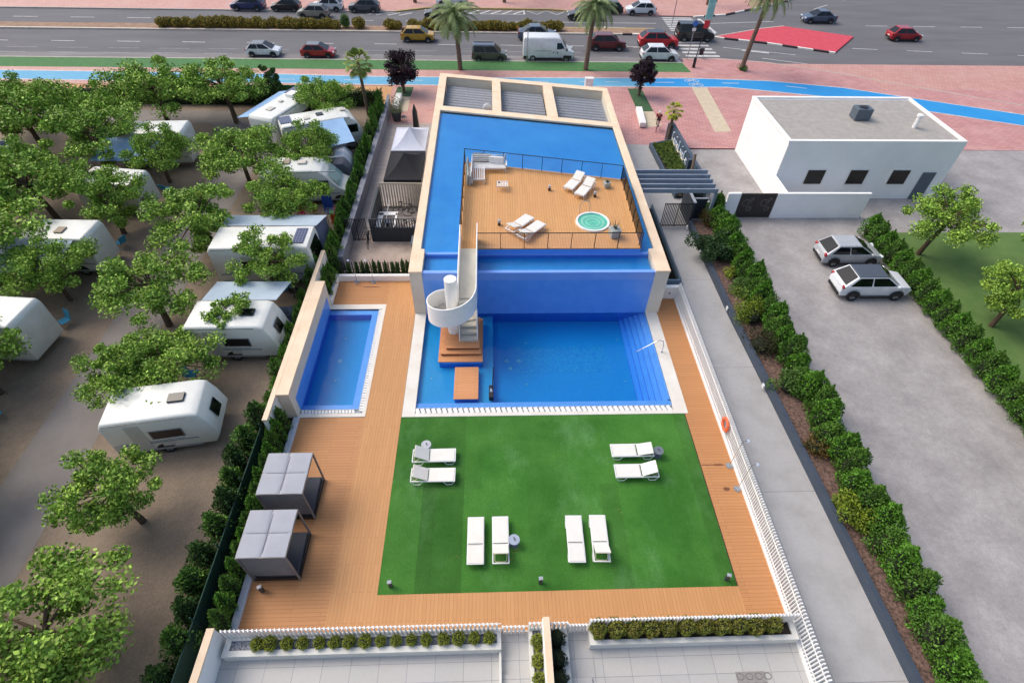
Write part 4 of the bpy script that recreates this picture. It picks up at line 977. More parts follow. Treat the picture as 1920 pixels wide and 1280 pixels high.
for z_ in(.5,.65,.8): g.box(.04,1.1,z_,.04,2.2,.05)
for y_ in(0,.8,1.5): g.box(.04,y_,.43,.06,.06,.86)
g.build('backrest',M_['whitem'],t)
for (x_,y_) in((2.33,1.46),(.87,0),(.1,0)):
    g=MB(); g.box(x_,y_,.17,.05,.05,.34); g.build('leg',M_['whitem'],t)
g=MB(); g.box(2.36,1.85,.5,.1,.75,.06); g.build('armrest',M_['whitem'],t)
x,y=G(942,354,DZ)
t=thing('slatted_table','small white slatted coffee table in front of the corner sofa','table',(x,y,DZ),0)
g=MB(); slatbox(g,-.36,.36,-.3,.3,.36,7,'y',.045); g.box(0,-.3,.35,.76,.05,.05); g.box(0,.3,.35,.76,.05,.05); g.box(0,0,.34,.76,.04,.03); g.build('table_top',M_['whitem'],t)
for sx in(-1,1):
    for sy in(-1,1): g=MB(); g.box(sx*.35,sy*.28,.17,.04,.04,.34); g.build('leg',M_['whitem'],t)
g=MB(); g.box(-.22,.12,.4,.14,.1,.05); tag(g.build('folded_cloth',mat('navy_cloth',(66,76,96),.9)),'small dark folded cloth on the white slatted table','cloth').location=(x,y,DZ)
cush=mat('cushion_grey',(172,178,176),.9,(156,162,162),3,5)
for k,(px_,py_,a_,s_) in enumerate(((-1.62,32.9,.06,1.5),(-1.58,34.0,-.05,1.3),(-1.44,32.75,.02,1.4))):
    t=thing('seat_cushion',['thin pale cushion leaning on the left railing nearest the front','pale cushion leaning on the left railing behind the front one','pale grey cushion stacked against the sofa back'][k],'cushion',(px_,py_,DZ),a_,'cushions stacked beside the corner sofa')
    g=MB(); V=[]; g.box(0,0,.38,.12,s_,.72); g.build('pad',cush,t,bevel=.05,seg=2).rotation_euler=(0,.16*(-1)**k*.6,0)
for k,(xx,yy,l_) in enumerate(((-.6,34.95,1.3),(.35,34.5,1.0))):
    t=thing('seat_cushion',['long pale cushion lying behind the sofa by the back railing','short white cushion behind the right end of the sofa'][k],'cushion',(xx,yy,DZ),-.15,'cushions stacked beside the corner sofa')
    g=MB(); g.box(0,0,.42,l_,.16,.8); g.build('pad',cush if k==0 else M_['white'],t,bevel=.05,seg=2)
def bin_(label,px,py):
    x,y=G(px,py,DZ); t=thing('ash_bin',label,'ash bin',(x,y,DZ),0,'small ash bins on the roof deck')
    g=MB(); g.box(0,0,.1,.16,.16,.2); g.build('body',M_['black'],t,bevel=.01)
    g=MB(); g.box(0,0,.28,.17,.17,.16); g.lathe([(.04,.36),(.04,.4)],8); g.build('lid',mat('bin_lid',(190,188,186),.4),t,bevel=.01)
bin_('small ash bin standing alone left of the upper loungers',1030,357); bin_('small ash bin right beside the upper loungers',1115,369); bin_('small ash bin left of the lower loungers',936,422)
def planter(label,px,py,s,kind):
    x,y=G(px,py,DZ); t=thing('potted_plant',label,'potted plant',(x,y,DZ),.2,'potted plants on the roof deck')
    g=MB(); z=s*.9
    V=[(-s*.4,-s*.4,0),(s*.4,-s*.4,0),(s*.4,s*.4,0),(-s*.4,s*.4,0),(-s/2,-s/2,z),(s/2,-s/2,z),(s/2,s/2,z),(-s/2,s/2,z)]
    g.add(V,[(3,2,1,0),(4,5,6,7),(0,1,5,4),(1,2,6,5),(2,3,7,6),(3,0,4,7)]); g.build('pot',mat('pot_concrete',(176,182,176),.8,(156,162,158),3,6),t,bevel=.02)
    g=MB()
    for k in range(26 if kind else 14):
        a=RNG.uniform(0,2*PI); l=s*RNG.uniform(.7,1.2) if kind else s*RNG.uniform(.3,.7); e=RNG.uniform(.2,.9)
        b=(l*e*math.cos(a),l*e*math.sin(a),z+l*(1.1-e*.5)); w=(-.02*math.sin(a),.02*math.cos(a)); 
        g.add([(w[0],w[1],z),(-w[0],-w[1],z),(b[0],b[1],b[2])],[(0,1,2)])
    g.leaves([(RNG.normal(0,s*.16),RNG.normal(0,s*.16),z+abs(RNG.normal(0,s*.15))) for _ in range(80)],.07)
    g.build('foliage',mat('pot_leaf',(70,84,58),.7,(50,62,44),5,3,island=.3),t)
planter('square concrete pot with a small dark plant beside the upper loungers',1137,351,.42,0)
planter('large grey pot with spiky plant beside the whirlpool tub',1151,443,.62,1)
# ------------------------------------------------------------------ foliage builders
def leafm(name,c1,c2,isl=.35,scale=1.2):
    m=mat(name,c1,.6,c2,scale,5,island=isl,coord='Object',spec=.25)
    return m
bark=mat('bark',(104,86,70),.95,(76,62,50),6,8,bump=.8,bscale=20)
cyl=leafm('cypress_leaf',(72,112,44),(104,142,56)); cyd=leafm('cypress_dark_leaf',(50,80,38),(78,110,48)); brt=leafm('bright_cypress_leaf',(98,146,46),(74,118,42))
ball=leafm('ball_shrub_leaf',(156,160,52),(104,124,42)); darkin=mat('inner_shade_dark',(34,44,22),.95,(28,34,20),5,4)  # darkin: solid core for shrubs and hedges, inner shade put into its dark colour
fig=leafm('broad_leaf',(158,186,78),(104,144,56),.6); plum=leafm('plum_leaf',(58,42,52),(44,32,42),.4); palm=leafm('palm_leaf',(104,130,78),(142,158,108),.3); palmy=leafm('palm_yellow_leaf',(150,160,60),(110,130,50),.3)
flow=leafm('flowering_leaf',(112,126,52),(172,134,52),.45,2.5)
def scat_col(h,r,n,rng,lean=0):
    "points through a columnar crown"
    u=rng.uniform(0,1,n)**.8; th=rng.uniform(0,2*PI,n); 
    prof=np.sin(np.clip(u*1.02+.06,0,1)*PI)**.55*(1-.45*u)
    lump=1+.25*np.sin(3*th+6*u)+.15*np.sin(5*th-9*u)
    rr=r*prof*lump*np.sqrt(rng.uniform(.35,1,n))
    P=np.stack([rr*np.cos(th),rr*np.sin(th),u*h],1); out=np.stack([np.cos(th),np.sin(th),np.zeros(n)],1)
    return P,out
def cypress_proto(name,label,cat,h,r,n,leafmat,seed,size=.1,group=None):
    rng=np.random.default_rng(seed); t=thing(name,label,cat,(0,0,0),0,group)
    P,o=scat_col(h,r,n,rng); g=MB(); g.leaves(P,size,.45,1.1,rng=rng,out=o*.8); g.build('foliage',leafmat,t)
    g=MB(); g.lathe([(r*.3,.1),(r*.55,h*.3),(r*.35,h*.65),(.02,h*.88)],8); g.build('shade_core',darkin,t)
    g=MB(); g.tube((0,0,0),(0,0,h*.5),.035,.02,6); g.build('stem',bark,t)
    return t
def ball_proto(name,label,cat,r,n,leafmat,seed,size=.06,group=None,zs=1.0):
    rng=np.random.default_rng(seed); t=thing(name,label,cat,(0,0,0),0,group)
    d=rng.normal(size=(n,3)); d/=np.linalg.norm(d,axis=1)[:,None]; rad=r*(.82+.2*rng.uniform(0,1,n)); rad*=1+.08*np.sin(7*d[:,0]+seed)+.08*np.sin(8*d[:,1])
    P=d*rad[:,None]; P[:,2]=P[:,2]*zs+r*zs*.95; P=P[P[:,2]>.02]; o=d[:len(P)]
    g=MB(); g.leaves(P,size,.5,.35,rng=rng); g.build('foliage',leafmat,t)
    g=MB(); g.ball((0,0,r*zs*.95),r*.8,12,8,sq=(1,1,zs)); g.build('shade_core',darkin,t)
    return t
def park(o):  # first use helper
    return o
def place_all(protos,spots,labels,group):
    "spots: (x,y,z,scale) ; first uses of each prototype move the prototype itself"
    used=set()
    for i,(x,y,z,s) in enumerate(spots):
        k=i%len(protos); p=protos[k]; rz=RNG.uniform(0,6.28); sc=(s*RNG.uniform(.9,1.1),s*RNG.uniform(.9,1.1),s*RNG.uniform(.92,1.08)) if not isinstance(s,tuple) else s
        lb=labels(i) if callable(labels) else labels
        if k not in used: used.add(k); p.location=(x,y,z); p.rotation_euler=(0,0,rz); p.scale=sc; p['label']=lb; p['group']=group
        else: dup(p,(x,y,z),rz,lb,group,sc)
# ball shrubs in the white planter
bs=[ball_proto('ball_shrub','x','shrub',.25,900,ball,s) for s in(1,2,3)]
ys=5.86
balls=[]
for px in(482,507,538,567,598,627,654,684,713,742,771,799,831,860,889,917):
    xx,yy=G(px,1201-(px-482)*.022,.7); balls.append((xx,5.8,.43,.86 if px not in(507,684,860) else .98))
place_all(bs,balls,lambda i:'yellow green ball shrub, number %d of the row of sixteen in the long white planter counted from the left'%(i+1) if False else ['first','second','third','fourth','fifth','sixth','seventh','eighth','ninth','tenth','eleventh','twelfth','thirteenth','fourteenth','fifteenth','sixteenth'][i]+' ball shrub from the left in the long white planter','ball shrubs in the long white planter')
place_all([ball_proto('ball_shrub','x','shrub',.25,900,ball,s) for s in(7,8)],[(1.5,y_,.42,1.05) for y_ in(5.62,5.02,4.45)],lambda i:['ball shrub at the far end of the short middle planter','middle one of three ball shrubs in the short planter','ball shrub nearest the viewer in the short middle planter'][i],'ball shrubs in the short middle planter')
dkh=leafm('dark_shrub_leaf',(36,50,24),(24,36,18))
place_all([ball_proto('round_shrub','x','shrub',.3,1100,dkh,s) for s in(11,12)],[(2.15,y_,.3,(1,1.2,1.3)) for y_ in(5.72,5.05,4.4)],lambda i:['dark shrub at the far end right of the stone divider','dark shrub in the middle right of the stone divider','dark shrub nearest the viewer right of the stone divider'][i],'dark shrubs beside the stone divider')
hl=leafm('hedge_shrub_leaf',(108,132,48),(134,112,50),.4)
hs=[ball_proto('hedge_shrub','x','shrub',.33,1500,hl,s,size=.07,zs=1.25) for s in(21,22,23)]
sp=[(3.72+.64*k,5.95,.4,1.0) for k in range(11)]
place_all(hs,sp,lambda i:('shrub %s from the left in the hedge of the right white planter'%['first','second','third','fourth','fifth','sixth','seventh','eighth','ninth','tenth','eleventh'][i]),'hedge shrubs in the right white planter')
# cypress rows
cg='cypress shrubs along the left boundary'
cp=[cypress_proto('cypress_shrub','x','shrub',2.3,.55,1500,cyl if s%2 else brt,s,.13) for s in(31,32,33,34)]
sp=[];yy=6.6
while yy<15.8: sp.append((-9.98+.05*math.sin(yy*3),yy,0,.74 if yy<12 else (.72,.72,.84))); yy+=.62
n0=len(sp)
yy=15.6
while yy<24.3: sp.append((-10.85+.15*math.sin(yy*2.3),yy,-.1,(.95,.95,.9*RNG.uniform(.75,1.05)))); yy+=.93
n1=len(sp)
for (x_,y_,s_) in((-9.85,24.8,.75),(-9.9,25.5,.9),(-9.85,26.1,.8),(-10.75,25.3,1),(-10.7,26.4,1),(-10.0,27.4,1.05),(-9.98,28.3,1.0)): sp.append((x_,y_,0,s_))
n2=len(sp)
yy=29.2
while yy<51.5: sp.append((-10.1+.16*math.sin(yy*1.7),yy,-.05,(RNG.uniform(.85,1.25),RNG.uniform(.85,1.2),RNG.uniform(.75,1.2)))); yy+=.93
ORD=['first','second','third','fourth','fifth','sixth','seventh','eighth','ninth','tenth','eleventh','twelfth','thirteenth','fourteenth','fifteenth','sixteenth','seventeenth','eighteenth','nineteenth','twentieth','twenty first','twenty second','twenty third','twenty fourth','twenty fifth']
def lab(i):
    if i<n0: return 'low cypress shrub beside the pale kerb left of the deck, %s from the viewer'%ORD[i]
    if i<n1: return 'cypress shrub outside the thick small pool wall, %s from the viewer'%ORD[i-n0]
    if i<n2: return 'cypress shrub around the far end of the small pool wall, %s from the viewer'%ORD[i-n1]
    return 'tall cypress shrub behind the grey courtyard wall, %s from the viewer'%ORD[i-n2]
place_all(cp,sp,lab,cg)
oc=[cypress_proto('cypress_shrub','x','shrub',2.1,.7,1700,cyd if s%2 else cyl,s,.13) for s in(35,36)]
sp=[(-11.2+.2*math.sin(y_*1.3),y_,-.05,(RNG.uniform(.9,1.2),RNG.uniform(.9,1.2),RNG.uniform(.75,1.1))) for y_ in np.arange(-1.5,15.5,1.05)]
place_all(oc,sp,lambda i:'dark cypress outside the green mesh fence, %s from the viewer'%ORD[i],'cypresses outside the green mesh fence')
# thin cypresses behind the low wall
tc=[cypress_proto('thin_cypress','x','shrub',1.25,.2,650,cyd,s,.08) for s in(41,42,43)]
sp=[]
for px in(638,655,671,682,691,703,713,725,738,746,757,765,772): 
    x_=G(px,518,.1)[0]; sp.append((x_,26.95,0,(1.1,1.1,RNG.uniform(.85,1.1))))
place_all(tc,sp,lambda i:'%s thin cypress from the left behind the low white wall'%ORD[i],'thin cypresses behind the far low wall')
g=MB(); g.bb(-9.8,-4.62,26.66,27.1,-.1,.06); struct('hedge_bed',g,mat('dark_bed',(54,46,40),.95,(38,34,28),5,6,coord='World'))
t=thing('slat_fence','dark slat fence behind the row of thin cypresses','fence',(-7,27.2,0))
g=MB(); x_=-9.4
while x_<-4.7: g.box(x_,27.2,.45,.06,.04,.85); x_+=.16
g.build('slat_panel',mat('brown_slat',(70,62,58),.7),t,world=True); g=MB(); g.bb(-9.5,-4.65,27.22,27.3,-.1,.12); g.build('plinth',M_['stone'],t,world=True)
g=MB(); g.sheet([(-10.14,6.3),(-9.78,6.3),(-9.78,16),(-10.14,16)],.03); struct('hedge_bed',g,MATS['dark_bed'])
# green mesh fence
t=thing('mesh_fence','dark green screened fence left of the near cypress shrubs','fence',(-10.6,11,0))
gm=mat('green_mesh',(24,66,52),.8,(18,50,42),6,6,bump=.6,bscale=25)
g=MB(); g.bb(-10.62,-10.58,-3,14.6,0,1.3); g.build('screen',gm,t,world=True)
g=MB()
for y_ in(-2.9,.2,3.3,6.4,9.0,11.8,14.5): g=MB(); g.tube((-10.55,y_,0),(-10.55,y_,1.7),.03); g.build('post',gm,t,world=True)
# right hedge
rc=[cypress_proto('hedge_cypress','x','shrub',2.1,.85,2600,(brt,cyl)[s%2],s,.14) for s in(51,52,53,54)]
sp=[];yy=.2
while yy<33.2: sp.append((15.9+.14*math.sin(yy*2.1),yy,.2,(RNG.uniform(.8,1.1),RNG.uniform(.85,1.1),RNG.uniform(.75,1.15)))); yy+=.86
place_all(rc,sp,lambda i:'cypress in the right hedge between gravel bed and yard, %s from the viewer'%(ORD+['twenty sixth','twenty seventh','twenty eighth','twenty ninth','thirtieth','thirty first','thirty second','thirty third','thirty fourth','thirty fifth','thirty sixth','thirty seventh','thirty eighth','thirty ninth','fortieth'])[i],'cypresses in the right hedge')
def bush(label,x,y,r,leaf,n=2200,z=.25,size=.1,zs=.9,seed=1,spiky=False):
    t=thing('garden_shrub',label,'shrub',(x,y,z),0,'shrubs in the gravel bed')
    rng=np.random.default_rng(seed); g=MB()
    if spiky:
        d=rng.normal(size=(n//6,3)); d[:,2]=abs(d[:,2])+.5; d/=np.linalg.norm(d,axis=1)[:,None]; L=r*rng.uniform(.6,1.25,n//6)
        P=np.concatenate([d*L[:,None]*k for k in(.4,.55,.7,.8,.9,1.0)]); g.leaves(P,size,.35,1.0,rng=rng,out=np.concatenate([d]*6))
    else:
        c=rng.normal(size=(12,3))*r*.45; c[:,2]=abs(c[:,2])*zs+r*.35; k=rng.integers(0,12,n); d=rng.normal(size=(n,3)); d/=np.linalg.norm(d,axis=1)[:,None]
        P=c[k]+d*(r*.5*rng.uniform(.6,1.0,n))[:,None]; P=P[P[:,2]>.02]; g.leaves(P,size,.5,.3,rng=rng)
    g.build('foliage',leaf,t); g=MB(); g.ball((0,0,r*.4),r*.55,10,6,sq=(1,1,.7)); g.build('shade_core',darkin,t)
    return t
bush('big dark round shrub at the upper part of the gravel bed',*G(1335,470,.6),1.15,leafm('dark_bush_leaf',(58,88,48),(44,68,38)),4200,size=.16,seed=61)
bush('spiky reddish green shrub behind the big dark shrub',*G(1333,415,.5),1.0,leafm('reddish_leaf',(98,100,48),(128,88,52)),2400,size=.14,seed=62,spiky=True)
bush('narrow yellow green shrub at the top of the gravel bed',*G(1322,392,.5),.5,palmy,1200,seed=63)
bush('yellow green upright shrub in the middle of the gravel bed',*G(1370,515,.4),.45,palmy,1100,seed=64)
bush('large lime green shrub low in the gravel bed',*G(1408,592,.6),1.0,leafm('lime_leaf',(124,138,40),(86,116,36)),3000,seed=65)
bush('loose yellowish shrub right of the large lime shrub',*G(1432,560,.6),.9,leafm('olive_leaf',(120,128,60),(84,100,44)),2400,seed=66,spiky=True,size=.15)
bush('dark low shrub below the large lime shrub',*G(1425,650,.4),.9,leafm('low_dark_leaf',(62,58,36),(44,50,28)),2400,seed=67)
bush('green bushy shrub among the gravel, third from the viewer end of the bed',15.2,17.2,.8,leafm('mid_bush_leaf',(86,116,52),(62,92,42)),2600,seed=68,size=.13)
bush('reddish low shrub in the gravel bed, second from its viewer end',15.1,13.6,.7,MATS['reddish_leaf'],2000,seed=69,size=.13,spiky=True)
bush('lime shrub nearest the viewer in the gravel bed',15.2,10.2,.85,MATS['lime_leaf'],2600,seed=70,size=.13)
bush('leafy shrub filling the gap above the big dark shrub',15.2,29.3,.75,MATS['mid_bush_leaf'],2300,seed=72,size=.13)
bush('dense green shrub between the big dark and the large lime shrub',15.35,24.6,.75,MATS['mid_bush_leaf'],2300,seed=73,size=.13)
# ground cover in sign planter
rng=np.random.default_rng(5)
def cover(name,label,poly,z,n,leaf,size=.14,hgt=.3):
    P=[]; xs=[p[0] for p in poly]; ys_=[p[1] for p in poly]
    r=random.Random(4)
    def inside(x,y):
        c=False
        for i in range(len(poly)):
            x1,y1=poly[i];x2,y2=poly[i-1]
            if (y1>y)!=(y2>y) and x<(x2-x1)*(y-y1)/(y2-y1)+x1: c=not c
        return c
    while len(P)<n:
        x=r.uniform(min(xs),max(xs)); y=r.uniform(min(ys_),max(ys_))
        if inside(x,y): P.append((x,y,z+hgt*r.random()*(.6+.4*math.sin(x*4)*math.sin(y*3.1))))
    g=MB(); g.leaves(P,size,.5,.5,rng=rng); o=g.build(name,leaf); tag(o,label,'ground cover',kind='stuff')
cover('ground_cover','dense low green ground cover in the slate planter',[(13.85,44.0),(15.55,44.7),(15.7,37),(15.2,36.2),(14.3,36.2),(14.2,40)],.3,8000,leafm('cover_leaf',(112,130,56),(76,102,44)))
cover('ground_cover','green plants in the strip behind the sign wall',[(16.1,44.8),(16.5,44.8),(16.7,36),(16.25,36)],.05,500,leafm('cover_bright_leaf',(90,130,50),(60,100,40)),.16,.7)
cover('ground_cover','green plants behind the driveway gate',[(14.15,34.3),(15.2,34.3),(15.2,33.5),(14.15,33.5)],.1,500,MATS['cover_leaf'],.14,.9)
# ------------------------------------------------------------------ trees
def tree(label,x,y,h,cr,crz,leaf,n,size,seed,clumps=46,sprd=.9,trunk_r=.16,cat='tree',name='leafy_tree',group=None,lean=(0,0)):
    rng=np.random.default_rng(seed); t=thing(name,label,cat,(x,y,0),0,group)
    cz=h-crz; g=MB(); top=Vector((lean[0],lean[1],cz*.9)); 
    pts=[(0,0,-.1),(lean[0]*.3,lean[1]*.3,cz*.35),(lean[0]*.8,lean[1]*.8,cz*.7),tuple(top)]
    g.path(pts,[trunk_r,trunk_r*.8,trunk_r*.7,trunk_r*.55],8)
    C=[]
    for k in range(clumps):
        d=rng.normal(size=3)*np.array([1,1,.8]); d/=np.linalg.norm(d); rr=rng.uniform(.45,1.15)
        c=np.array([lean[0]+d[0]*cr*rr*.8,lean[1]+d[1]*cr*rr*.8,cz+d[2]*crz*rr*.75]); C.append(c)
        if k%2==0: m_=top*.5+Vector(c)*.5+Vector((0,0,.1)); g.path([tuple(top),tuple(m_),tuple(c)],[trunk_r*.35,trunk_r*.22,.015],5)
    g.build('trunk',bark,t,smooth=True)
    C=np.array(C); k=rng.integers(0,clumps,n); d=rng.normal(size=(n,3)); d/=np.linalg.norm(d,axis=1)[:,None]
    rad=rng.uniform(.1,1.0,n)**.7; sz=rng.uniform(.16,.36,clumps)*cr*(.85 if cat!='x' else 1)*sprd
    P=C[k]+d*(rad*sz[k])[:,None]*np.array([1,1,.7]); 
    g=MB(); g.leaves(P,size,.62,.35,rng=rng); g.build('crown',leaf,t)
    return t
tg='broad leaved trees in the camp site'
tree('broad leafy tree by the street end of the camp site',-14.4,47.6,4.6,2.9,1.7,fig,15000,.15,71,group=tg,trunk_r=.14)
tree('broad leafy tree in front of the round nosed motorhome',-13.9,38.9,4.5,2.6,1.7,fig,12500,.145,72,group=tg,lean=(.3,-.2))
tree('broad leafy tree over the white camper van',-13.9,32.4,4.5,2.9,1.8,fig,15000,.15,73,group=tg,lean=(.3,-.3))
tree('broad leafy tree beside the caravan with the solar panel',-13.2,25.6,4.4,2.2,1.9,fig,12500,.14,74,group=tg,lean=(.2,-.3))
tree('sparse leafy tree over the nearest caravan',-13.6,21.0,3.6,1.3,1.1,fig,4500,.14,75,group=tg)
tree('dark conical conifer at the far left street corner of the camp site',-19.9,51.5,4.2,1.3,1.9,cyd,6000,.2,76,name='conifer_tree',group='conifers at the camp corner')
pg='purple leaved plum trees beside the cycle path'
tree('dark purple leaved plum tree left of the building',-8.62,55.5,4.3,1.7,1.95,plum,8500,.18,77,name='plum_tree',group=pg,clumps=60,sprd=1.25)
tree('dark purple leaved plum tree right of the building',14.9,55.2,3.7,1.4,1.65,plum,6500,.18,78,name='plum_tree',group=pg,clumps=60,sprd=1.25)
# hedge at the back of the camp
g=MB(); P=np.stack([RNG.uniform(-22,-10.2,7000),52.4+RNG.normal(0,.3,7000),np.zeros(7000)],1); P[:,2]=RNG.uniform(0,1,7000)**.6*(1.5+.15*np.sin(P[:,0]*3)); g.leaves(P,.15,.5,.4); 
t=thing('clipped_hedge','dark clipped hedge closing the camp site on the street side','hedge',(-16,52.4,0)); g.build('foliage',cyd,t,world=True)
g=MB(); g.bb(-22,-10.3,52.2,52.6,0,1.25); g.build('shade_core',darkin,t,world=True)
t=thing('mesh_fence','bright green screened fence panel between conifer and hedge','fence',(-19.5,53.2,0)); g=MB(); g.bb(-23.5,-17.2,53.2,53.26,0,1.5); g.build('screen',mat('bright_green_mesh',(40,128,72),.8,(32,110,62),3,4),t,world=True)
# date palms
tr_=mat('palm_trunk',(122,104,88),.95,(88,72,60),8,6,bump=1.0,bscale=12)
def date_palm(label,x,y,h,topx,topy,seed,nf=46,fl=2.9,fan=False,leaf=palm,tr=.2,name='date_palm',group=None,drop=1.0):
    rng=np.random.default_rng(seed); t=thing(name,label,'palm tree',(x,y,0),0,group)
    g=MB(); pts=[];rad=[]
    for k in range(19):
        u=k/18; pts.append((topx*u**1.3,topy*u**1.3,h*u)); rad.append(tr*(1.25-.35*u)*(1.0+.09*(k%2)))
    g.path(pts,rad,12); g.build('trunk',tr_,t)
    g=MB(); c=Vector((topx,topy,h)); n=0; Ra=MB()
    for k in range(nf):
        az=k*2.399+rng.uniform(-.15,.15); e0=1.25-1.75*(k/nf)+rng.uniform(-.12,.12); L=fl*rng.uniform(.85,1.08)*(1-.15*(k<6))
        p=c.copy(); e=e0; S=14; prev=[]; 
        for s in range(S+1):
            prev.append(p.copy()); d=Vector((math.cos(az)*math.cos(e),math.sin(az)*math.cos(e),math.sin(e))); p=p+d*L/S; e-=(.09+.05*s/S)*drop
        Ra.path([tuple(q) for q in prev[::2]],[.035]*4+[.025]*4 if len(prev[::2])==8 else .03,4)
        side=Vector((-math.sin(az),math.cos(az),0))
        for s in range(2,S+1):
            for q in range(3):
                u=(s-1+q/3)/S; b=prev[s-1].lerp(prev[s],q/3); fd=(prev[s]-prev[s-1]).normalized(); up=side.cross(fd)
                ll=.52*fl/2.9*(math.sin(min(1,u*1.05)*PI)**.5*.9+.15)
                for sg in(-1,1):
                    tip=b+(side*sg*.85+fd*.55+Vector((0,0,-.22-.25*u)))*ll+up*rng.normal(0,.04); w=fd*.035*fl/2.9
                    g.add([tuple(b-w),tuple(b+w),tuple(tip)],[(0,1,2)])
    g.build('crown',leaf,t); Ra.build('frond_stems',mat('frond_stem',(150,150,96),.7),t)
    return t
dg='tall date palms along the street'
date_palm('date palm on the green strip left of the dark grey minivan',-3.26,61.7,5.1,-.35,.1,81,group=dg,fl=3.0)
date_palm('date palm on the green strip right of the white van',10.36,62.0,6.1,.3,.1,82,group=dg,fl=2.9)
date_palm('leaning date palm in the right plaza by the crossing',27.7,62.3,7.6,.55,-.3,83,group=dg,fl=2.9)
x,y=(-11.0,50.4)
# fan palm left
def fan_palm(label,x,y,h,tx,ty,seed,R=1.0,nf=34,leaf=palm,tr=.13,group=None,name='fan_palm'):
    rng=np.random.default_rng(seed); t=thing(name,label,'palm tree',(x,y,0),0,group)
    g=MB(); g.path([(tx*(k/10)**1.2,ty*(k/10)**1.2,h*k/10) for k in range(11)],[tr*(1.2-.03*k+.05*(k%2)) for k in range(11)],10); g.build('trunk',tr_,t)
    g=MB(); Ra=MB(); c=Vector((tx,ty,h))
    for k in range(nf):
        az=k*2.399; e=1.3-2.3*k/nf+rng.uniform(-.1,.1); d=Vector((math.cos(az)*math.cos(e),math.sin(az)*math.cos(e),math.sin(e))); b=c+d*R*.62
        Ra.tube(tuple(c),tuple(b),.018,n=4,cap=False)
        side=Vector((-math.sin(az),math.cos(az),0)); up=side.cross(d)
        for j in range(-8,9):
            a=j*.14; dd=(d*math.cos(a)+side*math.sin(a)); L=R*.55*(1-.02*abs(j)); m=b+dd*L*.6; tip=b+dd*L+Vector((0,0,-L*.28)); w=(side*math.cos(a)-d*math.sin(a))*.035*R
            g.add([tuple(b),tuple(m+w),tuple(tip),tuple(m-w)],[(0,1,2,3)])
    g.build('crown',leaf,t); Ra.build('leaf_stems',MATS['frond_stem'],t); return t
fan_palm('slender fan palm beside the sand strip left of the building',-11.35,50.3,4.3,-.3,.7,91,R=1.25,leaf=leafm('fan_palm_leaf',(104,130,58),(138,146,76)),group='slender fan palm')
fan_palm('small yellow green palm beside the sign wall',15.4,45.0,2.7,.1,.3,92,R=.75,nf=26,leaf=leafm('lime_palm_leaf',(176,178,50),(130,142,48)),tr=.12,group='small palm by the sign wall')
t=thing('palm_trunk','bare cut palm trunk leaning in front of the sign wall','palm trunk',(15.05,37.1,.2)); g=MB(); g.path([(0,0,0),(.25,.5,1.0),(.45,1.2,2.2)],[.15,.12,.1],10); g.build('trunk',tr_,t)
for k,(x_,y_) in enumerate(((-10.4,86.4),(2.0,87.0),(3.6,90.8),(31.0,87.2))):
    date_palm(['far palm across the street at the left','far palm across the street behind the centre palm','farthest palm across the street in the middle','far palm across the street at the right corner'][k],x_,y_,7.5,.2,.2,95+k,nf=26,fl=2.4,group='far palms across the street')
g=MB(); g.lathe([(.9,.0),(.8,.12),(.5,.14)],14); rr0=g
for k,(x_,y_) in enumerate(((27.75,62.3),)):
    bush('ring of low green plants at the foot of the leaning palm',x_,y_,.6,MATS['cover_bright_leaf'],700,z=0,size=.12,zs=.2,seed=99)['group']='low plants at palm feet'
# median shrubs
fl_=[ball_proto('flowering_shrub','x','shrub',.75,1500,flow,s,size=.16,zs=.75) for s in(101,102,103)]
sp=[]
x_=-40
while x_<8.8:
    if not(-19<x_<-16.8) and not(-15.4<x_<-13.0) and not(-10.6<x_<-9.6): sp.append((x_,75.1+.15*math.sin(x_*3),0,RNG.uniform(.8,1.05)))
    x_+=.95
place_all(fl_,sp,'yellow green flowering shrub in the continuous median hedge','flowering shrubs in the street median')
t=ball_proto('clipped_shrub','round clipped dark green shrub standing alone in the median','shrub',.62,1300,cyl,111,size=.12,zs=1.25); t.location=(-17.9,75.3,0)
t=ball_proto('clipped_shrub','small sparse orange shrub in the median gap right of the clipped shrub','shrub',.5,500,flow,112,size=.14,zs=.6); t.location=(-16.0,75.1,0)
